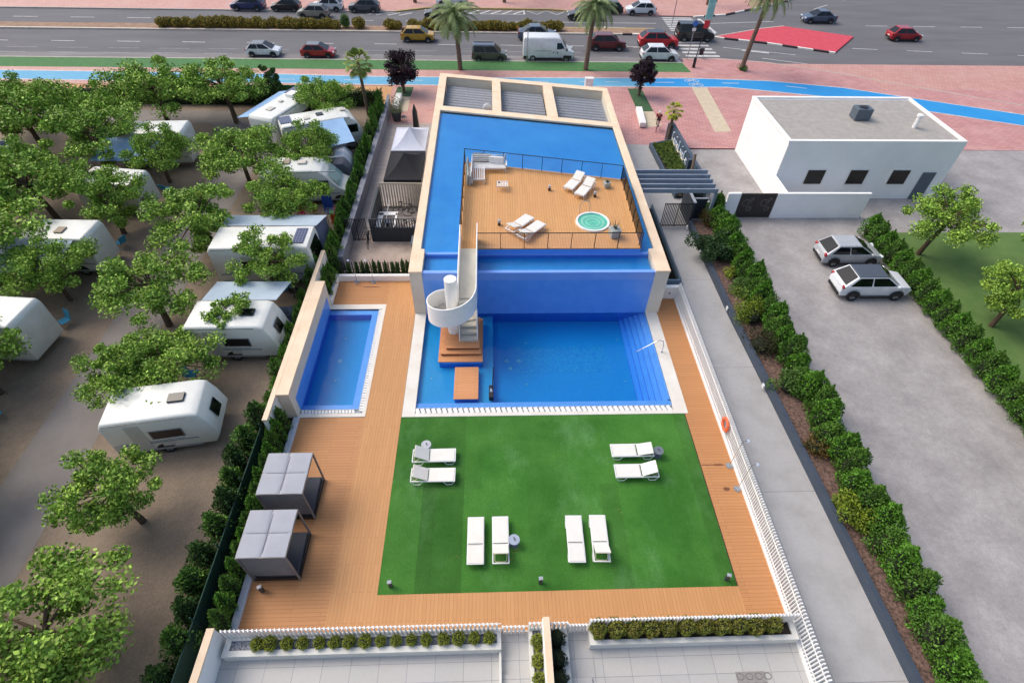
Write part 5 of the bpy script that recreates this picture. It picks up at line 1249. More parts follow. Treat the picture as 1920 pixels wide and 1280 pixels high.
# ------------------------------------------------------------------ cars
def paint(name,c,metal=.0): return mat('car_paint_'+name,c,.32,tuple(max(0,int(v*.93)) for v in c),2,2,coat=.6,metal=metal)
head=mat('headlight_glass',(214,222,228),.15); tail=mat('tail_light',(170,30,34),.25); trim=mat('black_trim',(30,31,33),.6,(38,38,40),4,3); plate=mat('number_plate',(222,222,216),.5)
rim=mat('wheel_rim',(168,172,176),.35,(140,144,148),6,3,metal=.5)
SP_={ # L,W,H, belt, hood profile etc.
 'hatch':dict(L=4.0,W=1.76,H=1.46,belt=.93,body=[(1.86,.22),(2.0,.36),(2.0,.58),(1.9,.72),(1.1,.93),(-1.75,.97),(-1.95,.86),(-2.0,.5),(-1.94,.24)],cab=(1.28,.28,-1.22,-1.9)),
 'suv':dict(L=4.4,W=1.84,H=1.62,belt=1.05,body=[(2.05,.3),(2.2,.45),(2.2,.75),(2.08,.9),(1.15,1.06),(-2.0,1.1),(-2.16,.98),(-2.2,.55),(-2.12,.32)],cab=(1.38,.42,-1.4,-2.12)),
 'sedan':dict(L=4.4,W=1.78,H=1.43,belt=.93,body=[(2.08,.22),(2.2,.36),(2.2,.56),(2.1,.7),(1.1,.92),(-1.4,.98),(-2.1,.92),(-2.2,.7),(-2.2,.4),(-2.12,.24)],cab=(1.22,.3,-.85,-1.75)),
 'mpv':dict(L=4.35,W=1.82,H=1.78,belt=1.08,body=[(2.0,.28),(2.17,.42),(2.17,.72),(2.02,.88),(1.3,1.09),(-2.05,1.12),(-2.14,.95),(-2.17,.5),(-2.1,.3)],cab=(1.42,.62,-1.98,-2.1)),
}
def wheel(t,x,y,r,w=.2,sgn=1,par=None):
    g=MB(); pr=[(r*.62,-w/2),(r*.93,-w/2),(r,-w/2+.04),(r,w/2-.04),(r*.93,w/2),(r*.62,w/2)]
    def turn(V): return [(x+a,y+c,r+b) for a,b,c in V]
    n=20; V=[(rr_*math.cos(2*PI*i/n),rr_*math.sin(2*PI*i/n),z) for rr_,z in pr for i in range(n)]
    F=[(k*n+i,k*n+(i+1)%n,((k+1)%6)*n+(i+1)%n,((k+1)%6)*n+i) for k in range(6) for i in range(n)]
    g.add(turn(V),F); ty=g.build('wheel',M_['rubber'],t,smooth=True)
    g=MB(); zz=sgn*(w/2-.02); V=[(0,0,zz)]+[(r*.62*math.cos(2*PI*i/20),r*.62*math.sin(2*PI*i/20),zz-.01*sgn) for i in range(20)]
    F=[(0,i+1,(i+1)%20+1) for i in range(20) if i%4!=3] ; g.add(turn(V),F)
    V=[(r*.62*math.cos(2*PI*i/20),r*.62*math.sin(2*PI*i/20),zz-.06*sgn) for i in range(20)]; g.add(turn(V),[tuple(range(20))],1)
    g.build('rim',[rim,trim],ty)
def car(kind,label,x,y,face,col,roof=None,scale=1,group='cars on the street',z=ROAD_Z,rails=False,lower=None):
    s=SP_[kind]; t=thing('car',label,'car',(x,y,z),0 if face>0 else PI,group); t.scale=(scale,)*3
    W,H,b=s['W'],s['H'],s['belt']; xa,xb,xc,xd=s['cab']
    g=MB()
    body=s['body']; n=len(body)
    # body with three width stations so that nose and tail narrow in plan
    V=[];F=[]
    ys=[-1,-.94,-.0,.94,1]
    def taper(px): 
        e=abs(px)/(s['L']/2); return 1-.16*max(0,e-.72)/.28 if e>.72 else 1
    for k,yy in enumerate(ys):
        for (px,pz) in body:
            zz=pz-(0.05 if abs(yy)==1 and pz>.7 else 0); V.append((px*(1 if abs(yy)<1 else .985),yy*W/2*taper(px)*(.985 if pz>.8 and abs(yy)==1 else 1),zz))
    for k in range(4):
        for i in range(n): F.append((k*n+i,k*n+(i+1)%n,(k+1)*n+(i+1)%n,(k+1)*n+i))
    F+=[tuple(range(n))[::-1],tuple(4*n+i for i in range(n))]
    g.add(V,F)
    # cabin frustum
    wb,wt=W*.46,W*.36
    C=[(xa,-wb,b-.03),(xa,wb,b-.03),(xd,wb,b-.03),(xd,-wb,b-.03),(xb,-wt,H),(xb,wt,H),(xc,wt,H),(xc,-wt,H)]
    g.add(C,[(0,1,5,4),(1,2,6,5),(2,3,7,6),(3,0,4,7),(4,5,6,7)])
    g.build('body',col,t,bevel=.075,seg=3,smooth=True,angle=20)
    def ins(q,mx,my,off=.012):
        q=[Vector(p) for p in q]; nrm=(q[1]-q[0]).cross(q[3]-q[0]).normalized()
        def P(u,v): return tuple((q[0]*(1-u)+q[1]*u)*(1-v)+(q[3]*(1-u)+q[2]*u)*v+nrm*off)
        return P
    def win(name,q,u0,u1,v0,v1,m=M_['glass'],off=.03,split=None):
        P=ins(q,0,0,off); g=MB()
        g.quad(P(u0,v0),P(u1,v0),P(u1,v1),P(u0,v1)); return g.build(name,m,t)
    V=C
    win('windshield',(V[0],V[1],V[5],V[4]),.05,.95,.06,.97)
    win('rear_window',(V[2],V[3],V[7],V[6]),.08,.92,.12,.95)
    # sides: right (-y) from rear to front , left
    for q in((V[3],V[0],V[4],V[7]),(V[1],V[2],V[6],V[5])):
        f=q[0][0]<q[1][0]
        for a_,b_ in((.07,.47),(.5,.95)):
            win('side_window',q,a_ if f else 1-b_,b_ if f else 1-a_,.1,.93)
    if roof is not None or True:
        g=MB(); g.add([(xb-.03,-wt+.05,H+.035),(xb-.03,wt-.05,H+.035),(xc+.05,wt-.05,H+.035),(xc+.05,-wt+.05,H+.035),(xb+.02,-wt+.01,H),(xb+.02,wt-.01,H),(xc-.01,wt-.01,H),(xc-.01,-wt+.01,H)],[(0,1,2,3),(4,5,1,0),(5,6,2,1),(6,7,3,2),(7,4,0,3)]); g.build('roof',roof or col,t)
    if rails:
        g=MB(); 
        for sg in(-1,1): g.box((xb+xc)/2,sg*(wt-.08),H+.08,xb-xc-.2,.04,.05)
        g.build('roof_rail',trim,t)
    r=.32 if kind in('hatch','sedan') else .35
    wb_=s['L']*.31
    for sx in(-1,1):
        for sg in(-1,1):
            wheel(t,sx*wb_+.02,sg*(W/2-.09),r,.22,sg)
            g=MB(); m=16; yy=sg*(W/2+.004)
            V2=[(sx*wb_+.02,yy,r)]+[(sx*wb_+.02+(r+.07)*math.cos(PI*i/m),yy,r+(r+.07)*math.sin(PI*i/m)) for i in range(m+1)]
            g.add(V2,[(0,i+1,i+2) for i in range(m)]); g.build('wheel_arch',trim,t)
    L2=s['L']/2
    for sg in(-1,1):
        g=MB(); g.box(L2-.1,sg*W*.35,.68 if kind!='mpv' else .8,.16,.34,.14,-sg*.25); g.build('headlight',head,t,bevel=.03)
        g=MB(); g.box(-L2+.1,sg*W*.38,.84 if kind!='suv' else .95,.14,.22,.2,sg*.2); g.build('tail_light',tail,t,bevel=.02)
        g=MB(); g.box(xa-.25,sg*(W/2+.06),b+.08,.12,.18,.12); g.build('mirror',col,t,bevel=.03)
    g=MB(); g.box(L2-.04,0,.4,.08,W*.6,.16); g.build('front_bumper',trim,t); g=MB(); g.box(-L2+.04,0,.38,.08,W*.7,.2); g.build('rear_bumper',trim,t)
    g=MB(); g.box(L2+.0,0,.45,.03,.45,.1); g.build('number_plate',plate,t); g=MB(); g.box(-L2-.0,0,.6,.03,.45,.1); g.build('number_plate',plate,t)
    for sg in(-1,1): g=MB(); g.box(0,sg*(W/2),.27,s['L']*.42,.03,.12); g.build('sill',lower or trim,t)
    return t
blk=paint('black',(24,25,28)); wht=paint('white',(228,232,236)); red=paint('red',(170,26,40)); bred=paint('bright_red',(206,30,40)); dred=paint('dark_red',(104,26,34)); yel=paint('mustard',(190,146,38)); olv=paint('olive_grey',(92,90,82)); blu_=paint('slate_blue',(76,90,112)); gry=paint('anthracite',(74,80,88)); bge=paint('beige_grey',(146,142,130)); nvy=paint('navy',(34,52,98)); dkb=paint('deep_blue_black',(22,26,40)); grn=paint('dark_green',(28,44,34))
def cx(px,py): return G(px,py,ROAD_Z)
def parkcar(kind,label,p0,p1,face,col,roof=None,**k):
    "p0,p1 pixel positions of the two near wheels' ground contacts"
    a=cx(*p0); b=cx(*p1); s=SP_[kind]; wb=s['L']*.62; sc=math.hypot(b[0]-a[0],b[1]-a[1])/wb; sc=min(max(sc,.9),1.1)
    return car(kind,label,(a[0]+b[0])/2,(a[1]+b[1])/2+s['W']/2*sc-.1,face,col,roof,sc,**k)
parkcar('hatch','white hatchback with dark roof parked at the left edge of the near lane',(474,108),(513.5,108),1,wht,gry)
parkcar('hatch','red hatchback with grey roof parked beside the green strip',(577,110),(616,111),1,red,gry)
parkcar('mpv','olive grey minivan with blue grey roof rails parked by the left palm',(897,116.5),(938,117),1,olv,blu_,rails=True)
parkcar('suv','white crossover parked at the near kerb by the crossing',(1215,117),(1257,117),1,wht,None)
parkcar('suv','bright red crossover with black roof just behind the white crossover',(1212,93),(1257,93),1,bred,dkb)
parkcar('suv','dark red car driving in the middle lane behind the palm',(1116,96),(1160,97),1,dred,None)
parkcar('sedan','slate blue saloon driving behind the white van',(985,78),(1030,78),1,blu_,None)
parkcar('suv','mustard yellow crossover driving in the near carriageway',(764,80),(803,81),1,yel,None)
parkcar('mpv','black people carrier standing on the pedestrian crossing',(1281,78.5),(1325,80),1,blk,dkb)
parkcar('hatch','navy blue car parked at the far left edge',(445,22),(484,22),-1,nvy,None)
parkcar('hatch','black small hatchback parked across the street',(519,23),(553,23),-1,blk,None)
parkcar('suv','beige grey boxy off-roader driving in the far carriageway',(570,36),(605,36),-1,bge,gry)
parkcar('suv','white crossover parked across the street behind the beige off-roader',(596,23),(632,23),-1,wht,gry)
parkcar('suv','anthracite crossover parked across the street at the kerb end',(665,25),(701,25.5),-1,gry,dkb)
parkcar('sedan','dark saloon half hidden behind the left date palm',(808,37),(847,37),-1,blk,None)
parkcar('hatch','white hatchback at the far kerb behind the left date palm',(829,14),(866,14),-1,wht,None)
parkcar('sedan','dark saloon driving behind the right date palm',(1076,40),(1115,40),-1,blk,None)
parkcar('hatch','dark green car parked across the street beside the white hatchback',(1126,28),(1158,28),-1,grn,None)
parkcar('hatch','white three door hatchback parked across the street at the kerb end',(1185,30),(1219,30),-1,wht,None)
# white van
a=cx(1001,117); b=cx(1063,117)
t=thing('delivery_van','white high roof delivery van parked beside the green strip','van',((a[0]+b[0])/2-.25,(a[1]+b[1])/2+.95,ROAD_Z))
sc=(b[0]-a[0])/3.7
t.scale=(sc,sc,sc)
def loftbody(stations,rings,name,m,parent,bevel=0):
    pass
g=MB(); prv=[(2.72,.32),(2.78,.5),(2.76,.82),(2.55,1.08),(1.98,1.3),(1.4,2.16),(1.15,2.38),(.8,2.48),(-2.7,2.5),(-2.8,2.35),(-2.82,.35)]
n=len(prv);V=[];F_=[]
for yy in(-1,-.86,0,.86,1):
    for px_,pz in prv: V.append((px_*(1 if abs(yy)<1 else .99),yy*1.02*(.86 if px_>2.4 else (.93 if pz>2.1 else 1)),pz-(.1 if abs(yy)==1 and pz>2.1 else 0)))
for k in range(4):
    for i in range(n): F_.append((k*n+i,k*n+(i+1)%n,(k+1)*n+(i+1)%n,(k+1)*n+i))
F_+=[tuple(range(n))[::-1],tuple(4*n+i for i in range(n))]; g.add(V,F_); g.build('body',wht,t,bevel=.04,seg=2,smooth=True,angle=20)
g=MB(); g.add([(1.96,-.84,1.36),(1.96,.84,1.36),(1.44,.78,2.14),(1.44,-.78,2.14)],[(0,1,2,3)]); o=g.build('windshield',M_['glass'],t); o.location=(.05,0,.03)
for sg in(-1,1):
    g=MB(); y_=sg*1.03; q=[(.85,y_,1.35),(1.75,y_,1.35),(1.35,y_*.985,1.98),(.85,y_*.985,1.98)]; g.add(q if sg<0 else q[::-1],[(0,1,2,3)]); g.build('side_window',M_['glass'],t)
    g=MB(); g.box(0,sg*1.03,.42,3.0,.04,.14); g.box(2.1,sg*1.0,.55,.9,.06,.3); g.box(-2.55,sg*1.02,.5,.5,.05,.32); g.build('side_trim',trim,t)
    g=MB(); g.box(1.95,sg*1.15,1.35,.14,.2,.26); g.build('mirror',trim,t,bevel=.03)
    g=MB(); g.box(2.68,sg*.72,.98,.2,.3,.22,-sg*.4); g.build('headlight',head,t,bevel=.04)
    for xw in(-1.75,1.95): wheel(t,xw,sg*.92,.35,.24,sg)
g=MB(); 
for k in range(16): g.box(-1.45+.11*k,-1.035,1.17,.07,.01,.05)
g.build('side_lettering',mat('van_lettering',(70,80,90),.5),t)
g=MB(); g.box(.5,-1.03,1.02,.1,.03,.12); g.box(.95,-1.03,1.0,.12,.03,.12); g.build('door_handle',trim,t)
g=MB(); g.box(2.78,0,.5,.08,1.5,.3); g.build('bumper',trim,t,bevel=.03)
# ------------------------------------------------------------------ campers
cw=mat('camper_shell',(226,228,222),.4,(212,214,206),1.5,6,coat=.2); cg_=mat('camper_side',(196,196,190),.45,(184,184,176),1.5,6); blue_aw=mat('blue_awning',(150,186,220),.8,(132,170,210),1.2,4); gre_aw=mat('pale_awning',(176,192,204),.85,(158,176,190),1.2,5)
solar=brick('solar_panel_cells',(44,56,92),(50,62,100),(120,130,150),.16,.16,.012,off=0,rough=.2)
def camper(name,label,cat,x,y,rz,L,W,H,prof,roofstuff,windows,group=None,wheels=None,extra=None):
    t=thing(name,label,cat,(x,y,0),rz,group); n=len(prof); g=MB(); V=[];F=[]
    for yy in(-1,-.9,0,.9,1):
        for px_,pz in prof: V.append((px_,yy*W/2,pz-(.08 if abs(yy)==1 and pz>H*.8 else 0)))
    for k in range(4):
        for i in range(n): F.append((k*n+i,k*n+(i+1)%n,(k+1)*n+(i+1)%n,(k+1)*n+i))
    F+=[tuple(range(n))[::-1],tuple(4*n+i for i in range(n))]; g.add(V,F)
    o=g.build('body',cw,t); bm=bmesh.new(); bm.from_mesh(o.data); bmesh.ops.recalc_face_normals(bm,faces=bm.faces)
    ed=[e for e in bm.edges if len(e.link_faces)==2 and e.calc_face_angle(0)>math.radians(25)]; bmesh.ops.bevel(bm,geom=ed,offset=.06,segments=2,affect='EDGES',profile=.5,clamp_overlap=True); bm.to_mesh(o.data); bm.free()
    o.data.polygons.foreach_set('use_smooth',[True]*len(o.data.polygons)); o.data.set_sharp_from_angle(angle=math.radians(35))
    for (nm,px_,py_,a_,b_,m,hh) in roofstuff:
        g=MB(); g.box(px_,py_,H+hh/2,a_,b_,hh); g.build(nm,m,t,bevel=.02 if nm!='solar_panel' else 0)
    lo=min(p[0] for p in prof)+.25; hi=max(p[0] for p in prof)-.9
    for sg in(-1,1):
        g=MB(); g.box((lo+hi)/2,sg*(W/2+.004),.92,hi-lo,.02,.05); g.box((lo+hi)/2-.2,sg*(W/2+.004),1.02,(hi-lo)*.8,.02,.02); g.build('side_stripe',mat('camper_stripe',(104,116,132),.5),t)
        g=MB(); g.box((lo+hi)/2,sg*(W/2-.02),H-.14,hi-lo,.05,.05); g.build('roof_rail',M_['chrome'],t)
        g=MB(); g.box((lo+hi)/2,sg*(W/2-.0),.42,hi-lo,.03,.12); g.build('skirt',mat('camper_skirt',(150,152,154),.6),t)
    g=MB(); g.box(-.9,-(W/2+.01),1.35,.62,.025,1.75); g.build('door',cg_,t,bevel=.01)
    g=MB(); g.box(.1,-(W/2+.012),.75,.5,.02,.3); g.build('service_hatch',cg_,t); g=MB(); g.box(-1.9,-(W/2+.012),.8,.4,.02,.4); g.build('service_hatch',cg_,t)
    for (sx,px_,pz,w_,h_) in windows:
        g=MB(); 
        if sx in(-1,1): g.box(px_,sx*(W/2+.008),pz,w_+.1,.03,h_+.1)
        else: g.box(px_,0,pz,.02,w_+.1,h_+.1)
        g.build('window_frame',mat('window_frame_grey',(120,124,128),.5),t,bevel=.01)
        g=MB(); 
        if sx in(-1,1): g.box(px_,sx*(W/2+.016),pz,w_,.03,h_)
        else: g.box(px_,0,pz,.03,w_,h_)
        g.build('window',M_['glass'],t,bevel=.01)
    for xw in wheels or (): 
        for sg in(-1,1):
            wheel(t,xw,sg*(W/2-.12),.34,.22,sg)
            g=MB(); m=14; yy=sg*(W/2+.006); V2=[(xw,yy,.34)]+[(xw+.43*math.cos(PI*i/m),yy,.34+.43*math.sin(PI*i/m)) for i in range(m+1)]; g.add(V2,[(0,i+1,i+2) for i in range(m)]); g.build('wheel_arch',trim,t)
    return t
hatch=mat('roof_hatch',(206,202,192),.5,(190,184,172),3,4)
# A far motorhome: rear lower left at (-17.5,43), axis towards (-15.9,46.3)
ang=math.atan2(46.24-42.78,-15.88+17.27)
t=camper('motorhome','large white motorhome with red rear lights in the far corner of the camp site','motorhome',-17.05,46.3,ang,7,2.3,2.95,[(3.3,.35),(3.4,.9),(2.6,1.3),(2.4,2.1),(2.7,2.5),(2.4,2.95),(-3.3,2.95),(-3.5,2.7),(-3.5,.4)],
 [('roof_hatch',-1.9,.1,.7,.5,hatch,.08),('roof_vent',-.4,.2,.35,.3,hatch,.1),('air_conditioner',1.0,.1,.9,.7,M_['white'],.25),('solar_panel',1.9,.75,1.4,.6,solar,.05)],[(-1,.8,1.8,1.1,.5),(-1,2.3,1.5,.8,.5)],'campers in the camp site',(-1.9,2.3))
g=MB(); g.box(-3.53,0,.62,.04,2.0,.14); g.build('rear_light_strip',tail,t); g=MB(); g.box(-3.53,-.1,1.1,.1,.9,.35); g.build('rear_locker',cw,t,bevel=.03)
def awning(label,pts,m,pole=True,name='awning',group='awnings in the camp site'):
    c=[sum(p[i] for p in pts)/4 for i in(0,1)]; t=thing(name,label,'awning',(c[0],c[1],0),0,group)
    V=[(p[0]-c[0],p[1]-c[1],p[2]) for p in pts]; g=MB(); nn=8; W_=[];F=[]
    for j in range(nn+1):
        for i in range(nn+1):
            u,v=i/nn,j/nn; a=Vector(V[0]).lerp(Vector(V[1]),u); b=Vector(V[3]).lerp(Vector(V[2]),u); p=a.lerp(b,v); p.z-=.12*math.sin(PI*u)*math.sin(PI*v); W_.append(tuple(p))
    for j in range(nn):
        for i in range(nn): F.append((j*(nn+1)+i,j*(nn+1)+i+1,(j+1)*(nn+1)+i+1,(j+1)*(nn+1)+i))
    g.add(W_,F); W2=[(x_,y_,z_-.02) for x_,y_,z_ in W_]; g.add(W2,[f[::-1] for f in F]); g.build('canopy',m,t,smooth=True)
    if pole:
        for p in(V[2],V[3]): g=MB(); g.tube((p[0],p[1],0),(p[0],p[1],p[2]),.02,n=5); g.build('pole',M_['chrome'],t)
    return t
awning('long pale blue awning on the far side of the far motorhome',[(-19.3,43.6,2.75),(-17.3,48.9,2.75),(-18.6,49.5,2.4),(-20.6,44.2,2.4)],blue_aw)
# B round nosed motorhome
ang=math.atan2(44.7-42.19,-11.04+16.55)
t=camper('motorhome','round nosed white motorhome with a blue awning, nose towards the cypress hedge','motorhome',-13.9,43.85,ang,6.4,2.2,2.8,[(2.9,.35),(3.15,.7),(3.1,1.2),(2.95,1.8),(2.6,2.4),(2.1,2.72),(1.4,2.8),(-3.0,2.8),(-3.15,2.6),(-3.15,.4)],
 [('roof_hatch',.1,.1,.55,.55,M_['glass'],.06),('roof_vent',2.0,.3,.55,.4,hatch,.05),('roof_vent',-1.0,-.3,.5,.4,hatch,.08),('solar_panel',-2.6,.1,.9,1.3,solar,.05)],[(-1,2.1,1.75,1.2,.6),(-1,-.2,1.7,.8,.45),(1,.5,1.7,.9,.45)],'campers in the camp site',(-1.8,2.0))
awning('bright blue rolled out awning of the round nosed motorhome',[(-14.1,42.6,2.72),(-11.9,43.6,2.72),(-10.55,40.6,2.2),(-13.0,39.3,2.2)],blue_aw)
# C camper van
t=camper('camper_van','white high roof camper van facing the cypress hedge, partly under a tree','camper van',-13.2,36.1,math.radians(4),6.2,2.1,2.75,[(3.0,.35),(3.08,.6),(2.95,.95),(2.2,1.35),(1.55,2.1),(1.15,2.55),(.6,2.72),(-2.9,2.75),(-3.05,2.5),(-3.1,.4)],
 [('roof_hatch',-.2,.1,.6,.5,hatch,.1),('roof_vent',-1.3,.2,.5,.6,mat('brown_hatch',(150,136,116),.6),.08)],[(-1,.95,1.6,1.15,.62),(-1,-1.2,1.75,.8,.4)],'campers in the camp site',(-1.9,2.15))
g=MB(); g.add([(2.2,-.92,1.42),(2.2,.92,1.42),(1.52,.86,2.2),(1.52,-.86,2.2)],[(0,1,2,3)]); g.build('windshield',mat('greenish_glass',(120,148,146),.15),t).location=(.06,0,.05)
# D caravan with solar panel
t=camper('caravan','white caravan with a solar panel and black end window beside the hedge','caravan',-13.6,27.15,math.radians(1),5.8,2.25,2.85,[(2.75,.35),(2.95,.9),(3.0,1.6),(2.8,2.85),(-2.8,2.85),(-2.95,2.6),(-2.95,.4)],
 [('solar_panel',2.2,0,.65,1.5,solar,.04),('roof_hatch',1.1,-.3,.5,.5,hatch,.07),('roof_vent',-.5,.1,.5,.5,hatch,.07)],[(-1,.9,1.6,.95,.5),(-1,-.8,1.6,.9,.5)],'campers in the camp site',(.55,))
g=MB(); g.prof([(2.86,2.55),(3.0,1.9),(3.03,1.35),(2.98,1.35),(2.95,1.9),(2.82,2.55)],-.75,.75); g.build('end_window',M_['glass'],t)
awning('wide pale grey awning behind the caravan with the solar panel',[(-17.2,28.4,2.75),(-10.75,28.4,2.75),(-10.6,30.3,2.25),(-17.2,30.3,2.25)],gre_aw)
t=thing('awning_wall','blue grey awning side wall at the end of the wide pale awning','awning',(-10.6,28.9,0)); g=MB(); g.add([(-.05,1.5,0),(-.1,1.4,2.2),(-.2,-.5,2.7),(.35,-1.5,.2)],[(0,1,2,3)]); g.add([(-.08,1.5,0),(-.13,1.4,2.2),(-.23,-.5,2.7),(.32,-1.5,.2)],[(3,2,1,0)]); g.build('cloth',mat('slate_cloth',(98,106,130),.85,(84,92,116),2,5),t)
# E nearest caravan
t=camper('caravan','nearest small caravan with square end window and skylight, by the thick pool wall','caravan',-13.55,20.85,math.radians(0),4.4,2.1,2.55,[(2.05,.4),(2.35,.9),(2.15,1.8),(1.9,2.45),(1.6,2.55),(-2.0,2.55),(-2.15,2.3),(-2.2,.4)],
 [('roof_hatch',.9,.0,.7,.5,M_['glass'],.1)],[(-1,.3,1.45,1.3,.5)],'campers in the camp site',(-.1,))
g=MB(); g.prof([(2.16,1.95),(2.33,1.35),(2.30,1.33),(2.12,1.93)],-.35,.35); g.build('end_window',M_['glass'],t)
awning('pale blue awning with dark open end over the nearest caravan',[(-15.4,21.9,2.5),(-11.5,21.9,2.5),(-11.3,23.9,2.1),(-15.4,23.9,2.1)],gre_aw)
# small tents and belongings
def tent(label,x,y,rz,W,D,h,m1,m2):
    t=thing('small_tent',label,'tent',(x,y,0),rz,'small tents in the camp site'); g=MB()
    g.prof([(-W/2,0),(-W/2*.9,h*.7),(-W*.2,h),(W*.2,h),(W/2*.9,h*.7),(W/2,0)],-D/2,-D/2*.25); g.build('shell',m1,t,bevel=.05,smooth=True)
    g=MB(); g.prof([(-W/2*.98,0),(-W/2*.87,h*.68),(-W*.19,h*.97),(W*.19,h*.97),(W/2*.87,h*.68),(W/2*.98,0)],-D/2*.25,D/2); g.build('shell',m2,t,bevel=.05,smooth=True); return t
tent('small pale grey cabin tent with dark half between the blue awning and the camper van',-11.5,38.9,math.radians(8),1.8,3.0,2.0,mat('tent_dark',(84,88,98),.85,(76,80,90),2,4),mat('tent_pale',(196,200,208),.85,(184,188,196),2,4))
def cloth(name,label,cat,x,y,z,w,h,col,rz=0,tilt=.3):
    o=thing(name,label,cat,(x,y,z),rz,'belongings in the camp site'); g=MB(); V=[];F=[];n=6
    for j in range(n+1):
        for i in range(n+1): V.append(((i/n-.5)*w,.06*math.sin(i*1.9+j)+tilt*(j/n),(j/n)*h))
    for j in range(n):
        for i in range(n): F.append((j*(n+1)+i,j*(n+1)+i+1,(j+1)*(n+1)+i+1,(j+1)*(n+1)+i))
    g.add(V,F); g.build('fabric',mat('cloth_'+str(col[0])+'_'+str(col[2]),col,.9,tuple(int(c*.85) for c in col),3,4),o,smooth=True); return o
for nm,lb,ct,px,py,w_,h_,c_ in (('hanging_towel','blue towel hanging beside the camper van','towel',617,398,.7,1.3,(40,82,170)),('hanging_towel','white and lilac patterned towel by the camper van door','towel',606,372,.8,1.1,(176,184,214)),('hanging_towel','bright pink towel behind the wide grey awning','towel',565,398,.5,.6,(222,60,104)),('hanging_towel','small red towel right of the pink towel','towel',587,394,.45,.5,(214,62,54)),('hanging_towel','red towel on the rack by the hedge','towel',632,405,.45,.7,(190,36,48)),('hanging_towel','orange red cloth on the rack by the hedge','towel',627,417,.45,.6,(214,84,50)),('hanging_towel','bright green cloth above the orange cloth','towel',622,404,.35,.4,(96,190,84))):
    x_,y_=G(px,py,.3); cloth(nm,lb,ct,x_,y_,.15,w_,h_,c_)
t=thing('drying_rack','light drying rack with clothes by the cypress hedge','drying rack',(*G(628,418,0),0)); g=MB()
for q in((-.5,-.3),(.5,-.3),(-.5,.3),(.5,.3)): g.tube((q[0],q[1],0),(q[0]*.8,-q[1]*.5,1.0),.015,n=4)
for k in range(5): g.tube((-.5,-.3+.15*k,1.0),(.5,-.3+.15*k,1.0),.01,n=4)
g.build('frame',M_['chrome'],t)
def chair(label,px,py,col,rz=0,z=0,group='folding chairs'):
    x_,y_=G(px,py,.3+z); t=thing('folding_chair',label,'chair',(x_,y_,z),rz,group)
    m=mat('chair_cloth_%d_%d'%(col[0],col[2]),col,.85)
    g=MB(); g.box(0,0,.42,.5,.5,.03); g.build('seat',m,t); g=MB(); g.prof([(-.25,.42),(-.4,.95),(-.37,.95),(-.22,.42)],-.25,.25); g.build('backrest',m,t)
    for sg in(-1,1):
        g=MB(); g.tube((-.25,sg*.25,0),(.25,sg*.25,.44),.014,n=5); g.tube((.25,sg*.25,0),(-.25,sg*.25,.44),.014,n=5); g.build('leg',M_['chrome'],t)
    return t
chair('dark folding chair under the edge of the blue awning',657,292,(60,56,60),.5)
chair('dark blue folding chair in front of the nearest awning end',533,585,(60,76,104),.3)
chair('black folding chair standing by the nearest caravan corner',556,548,(36,36,40),1.2)
t=thing('floor_mat','blue floor mat on the ground beside the nearest caravan','mat',(*G(535,592,0),0),.1); g=MB(); g.box(0,0,.015,1.2,1.6,.02); g.build('mat',mat('mat_blue',(72,92,122),.9,(60,78,104),4,5),t)
chair('blue camping chair behind the nearest awning',541,542,(56,140,176),.2)
t=thing('camp_table','round low grey camp ground sheet at the left of the far motorhome','ground sheet',(*G(487,292,0),0)); g=MB(); g.lathe([(1.1,.0),(1.1,.02)],24); g.build('sheet',mat('sheet_grey',(128,122,122),.9),t)
t=thing('tilted_panel','dark upright board standing behind the nearest awning','board',(*G(500,520,0),0),.9); g=MB(); g.prof([(0,0),(.5,1.3),(.54,1.3),(.06,0)],-.4,.4); g.build('board',mat('board_green',(72,92,92),.5),t)
# ------------------------------------------------------------------ courtyard: gazebos, bike enclosure
def gazebo(label,x0,x1,y0,y1,m,h=2.15,peak=3.1):
    t=thing('gazebo',label,'gazebo',((x0+x1)/2,(y0+y1)/2,0),0,'peaked gazebos beside the building'); W,D=(x1-x0)/2,(y1-y0)/2
    g=MB(); n=10; V=[];F=[]
    for s in range(4):
        a=[(-W,-D),(W,-D),(W,D),(-W,D)][s]; b=[(W,-D),(W,D),(-W,D),(-W,-D)][s]; o=len(V)
        for j in range(n+1):
            v=j/n
            for i in range(n+1):
                u=i/n; x_=(a[0]*(1-u)+b[0]*u)*(1-v); y_=(a[1]*(1-u)+b[1]*u)*(1-v); z_=h+(peak-h)*v**1.7 - .0; z_-= .16*math.sin(PI*u)*(1-v)*-.0+.10*math.sin(PI*u)*(1-v)*(v); V.append((x_,y_,z_))
        for j in range(n):
            for i in range(n): F.append((o+j*(n+1)+i,o+j*(n+1)+i+1,o+(j+1)*(n+1)+i+1,o+(j+1)*(n+1)+i))
    g.add(V,F); c=g.build('canopy',m,t,smooth=True)
    g=MB()
    g.box(0,-D,h-.1,2*W,.02,.2); g.box(0,D,h-.1,2*W,.02,.2); g.box(-W,0,h-.1,.02,2*D,.2); g.box(W,0,h-.1,.02,2*D,.2); g.build('valance',m,t)
    for sx in(-1,1):
        for sy in(-1,1): g=MB(); g.box(sx*(W-.04),sy*(D-.04),h/2,.05,.05,h); g.build('pole',M_['white'],t)
    return t
gazebo('pale grey peaked gazebo behind the dark one',-7.6,-5.05,39.2,43.1,mat('gazebo_pale',(196,200,212),.8,(182,186,200),1.2,5))
gazebo('dark grey peaked gazebo beside the building',-7.6,-5.0,34.9,39.1,mat('gazebo_dark',(24,26,32),.9,(18,20,26),1.2,5))
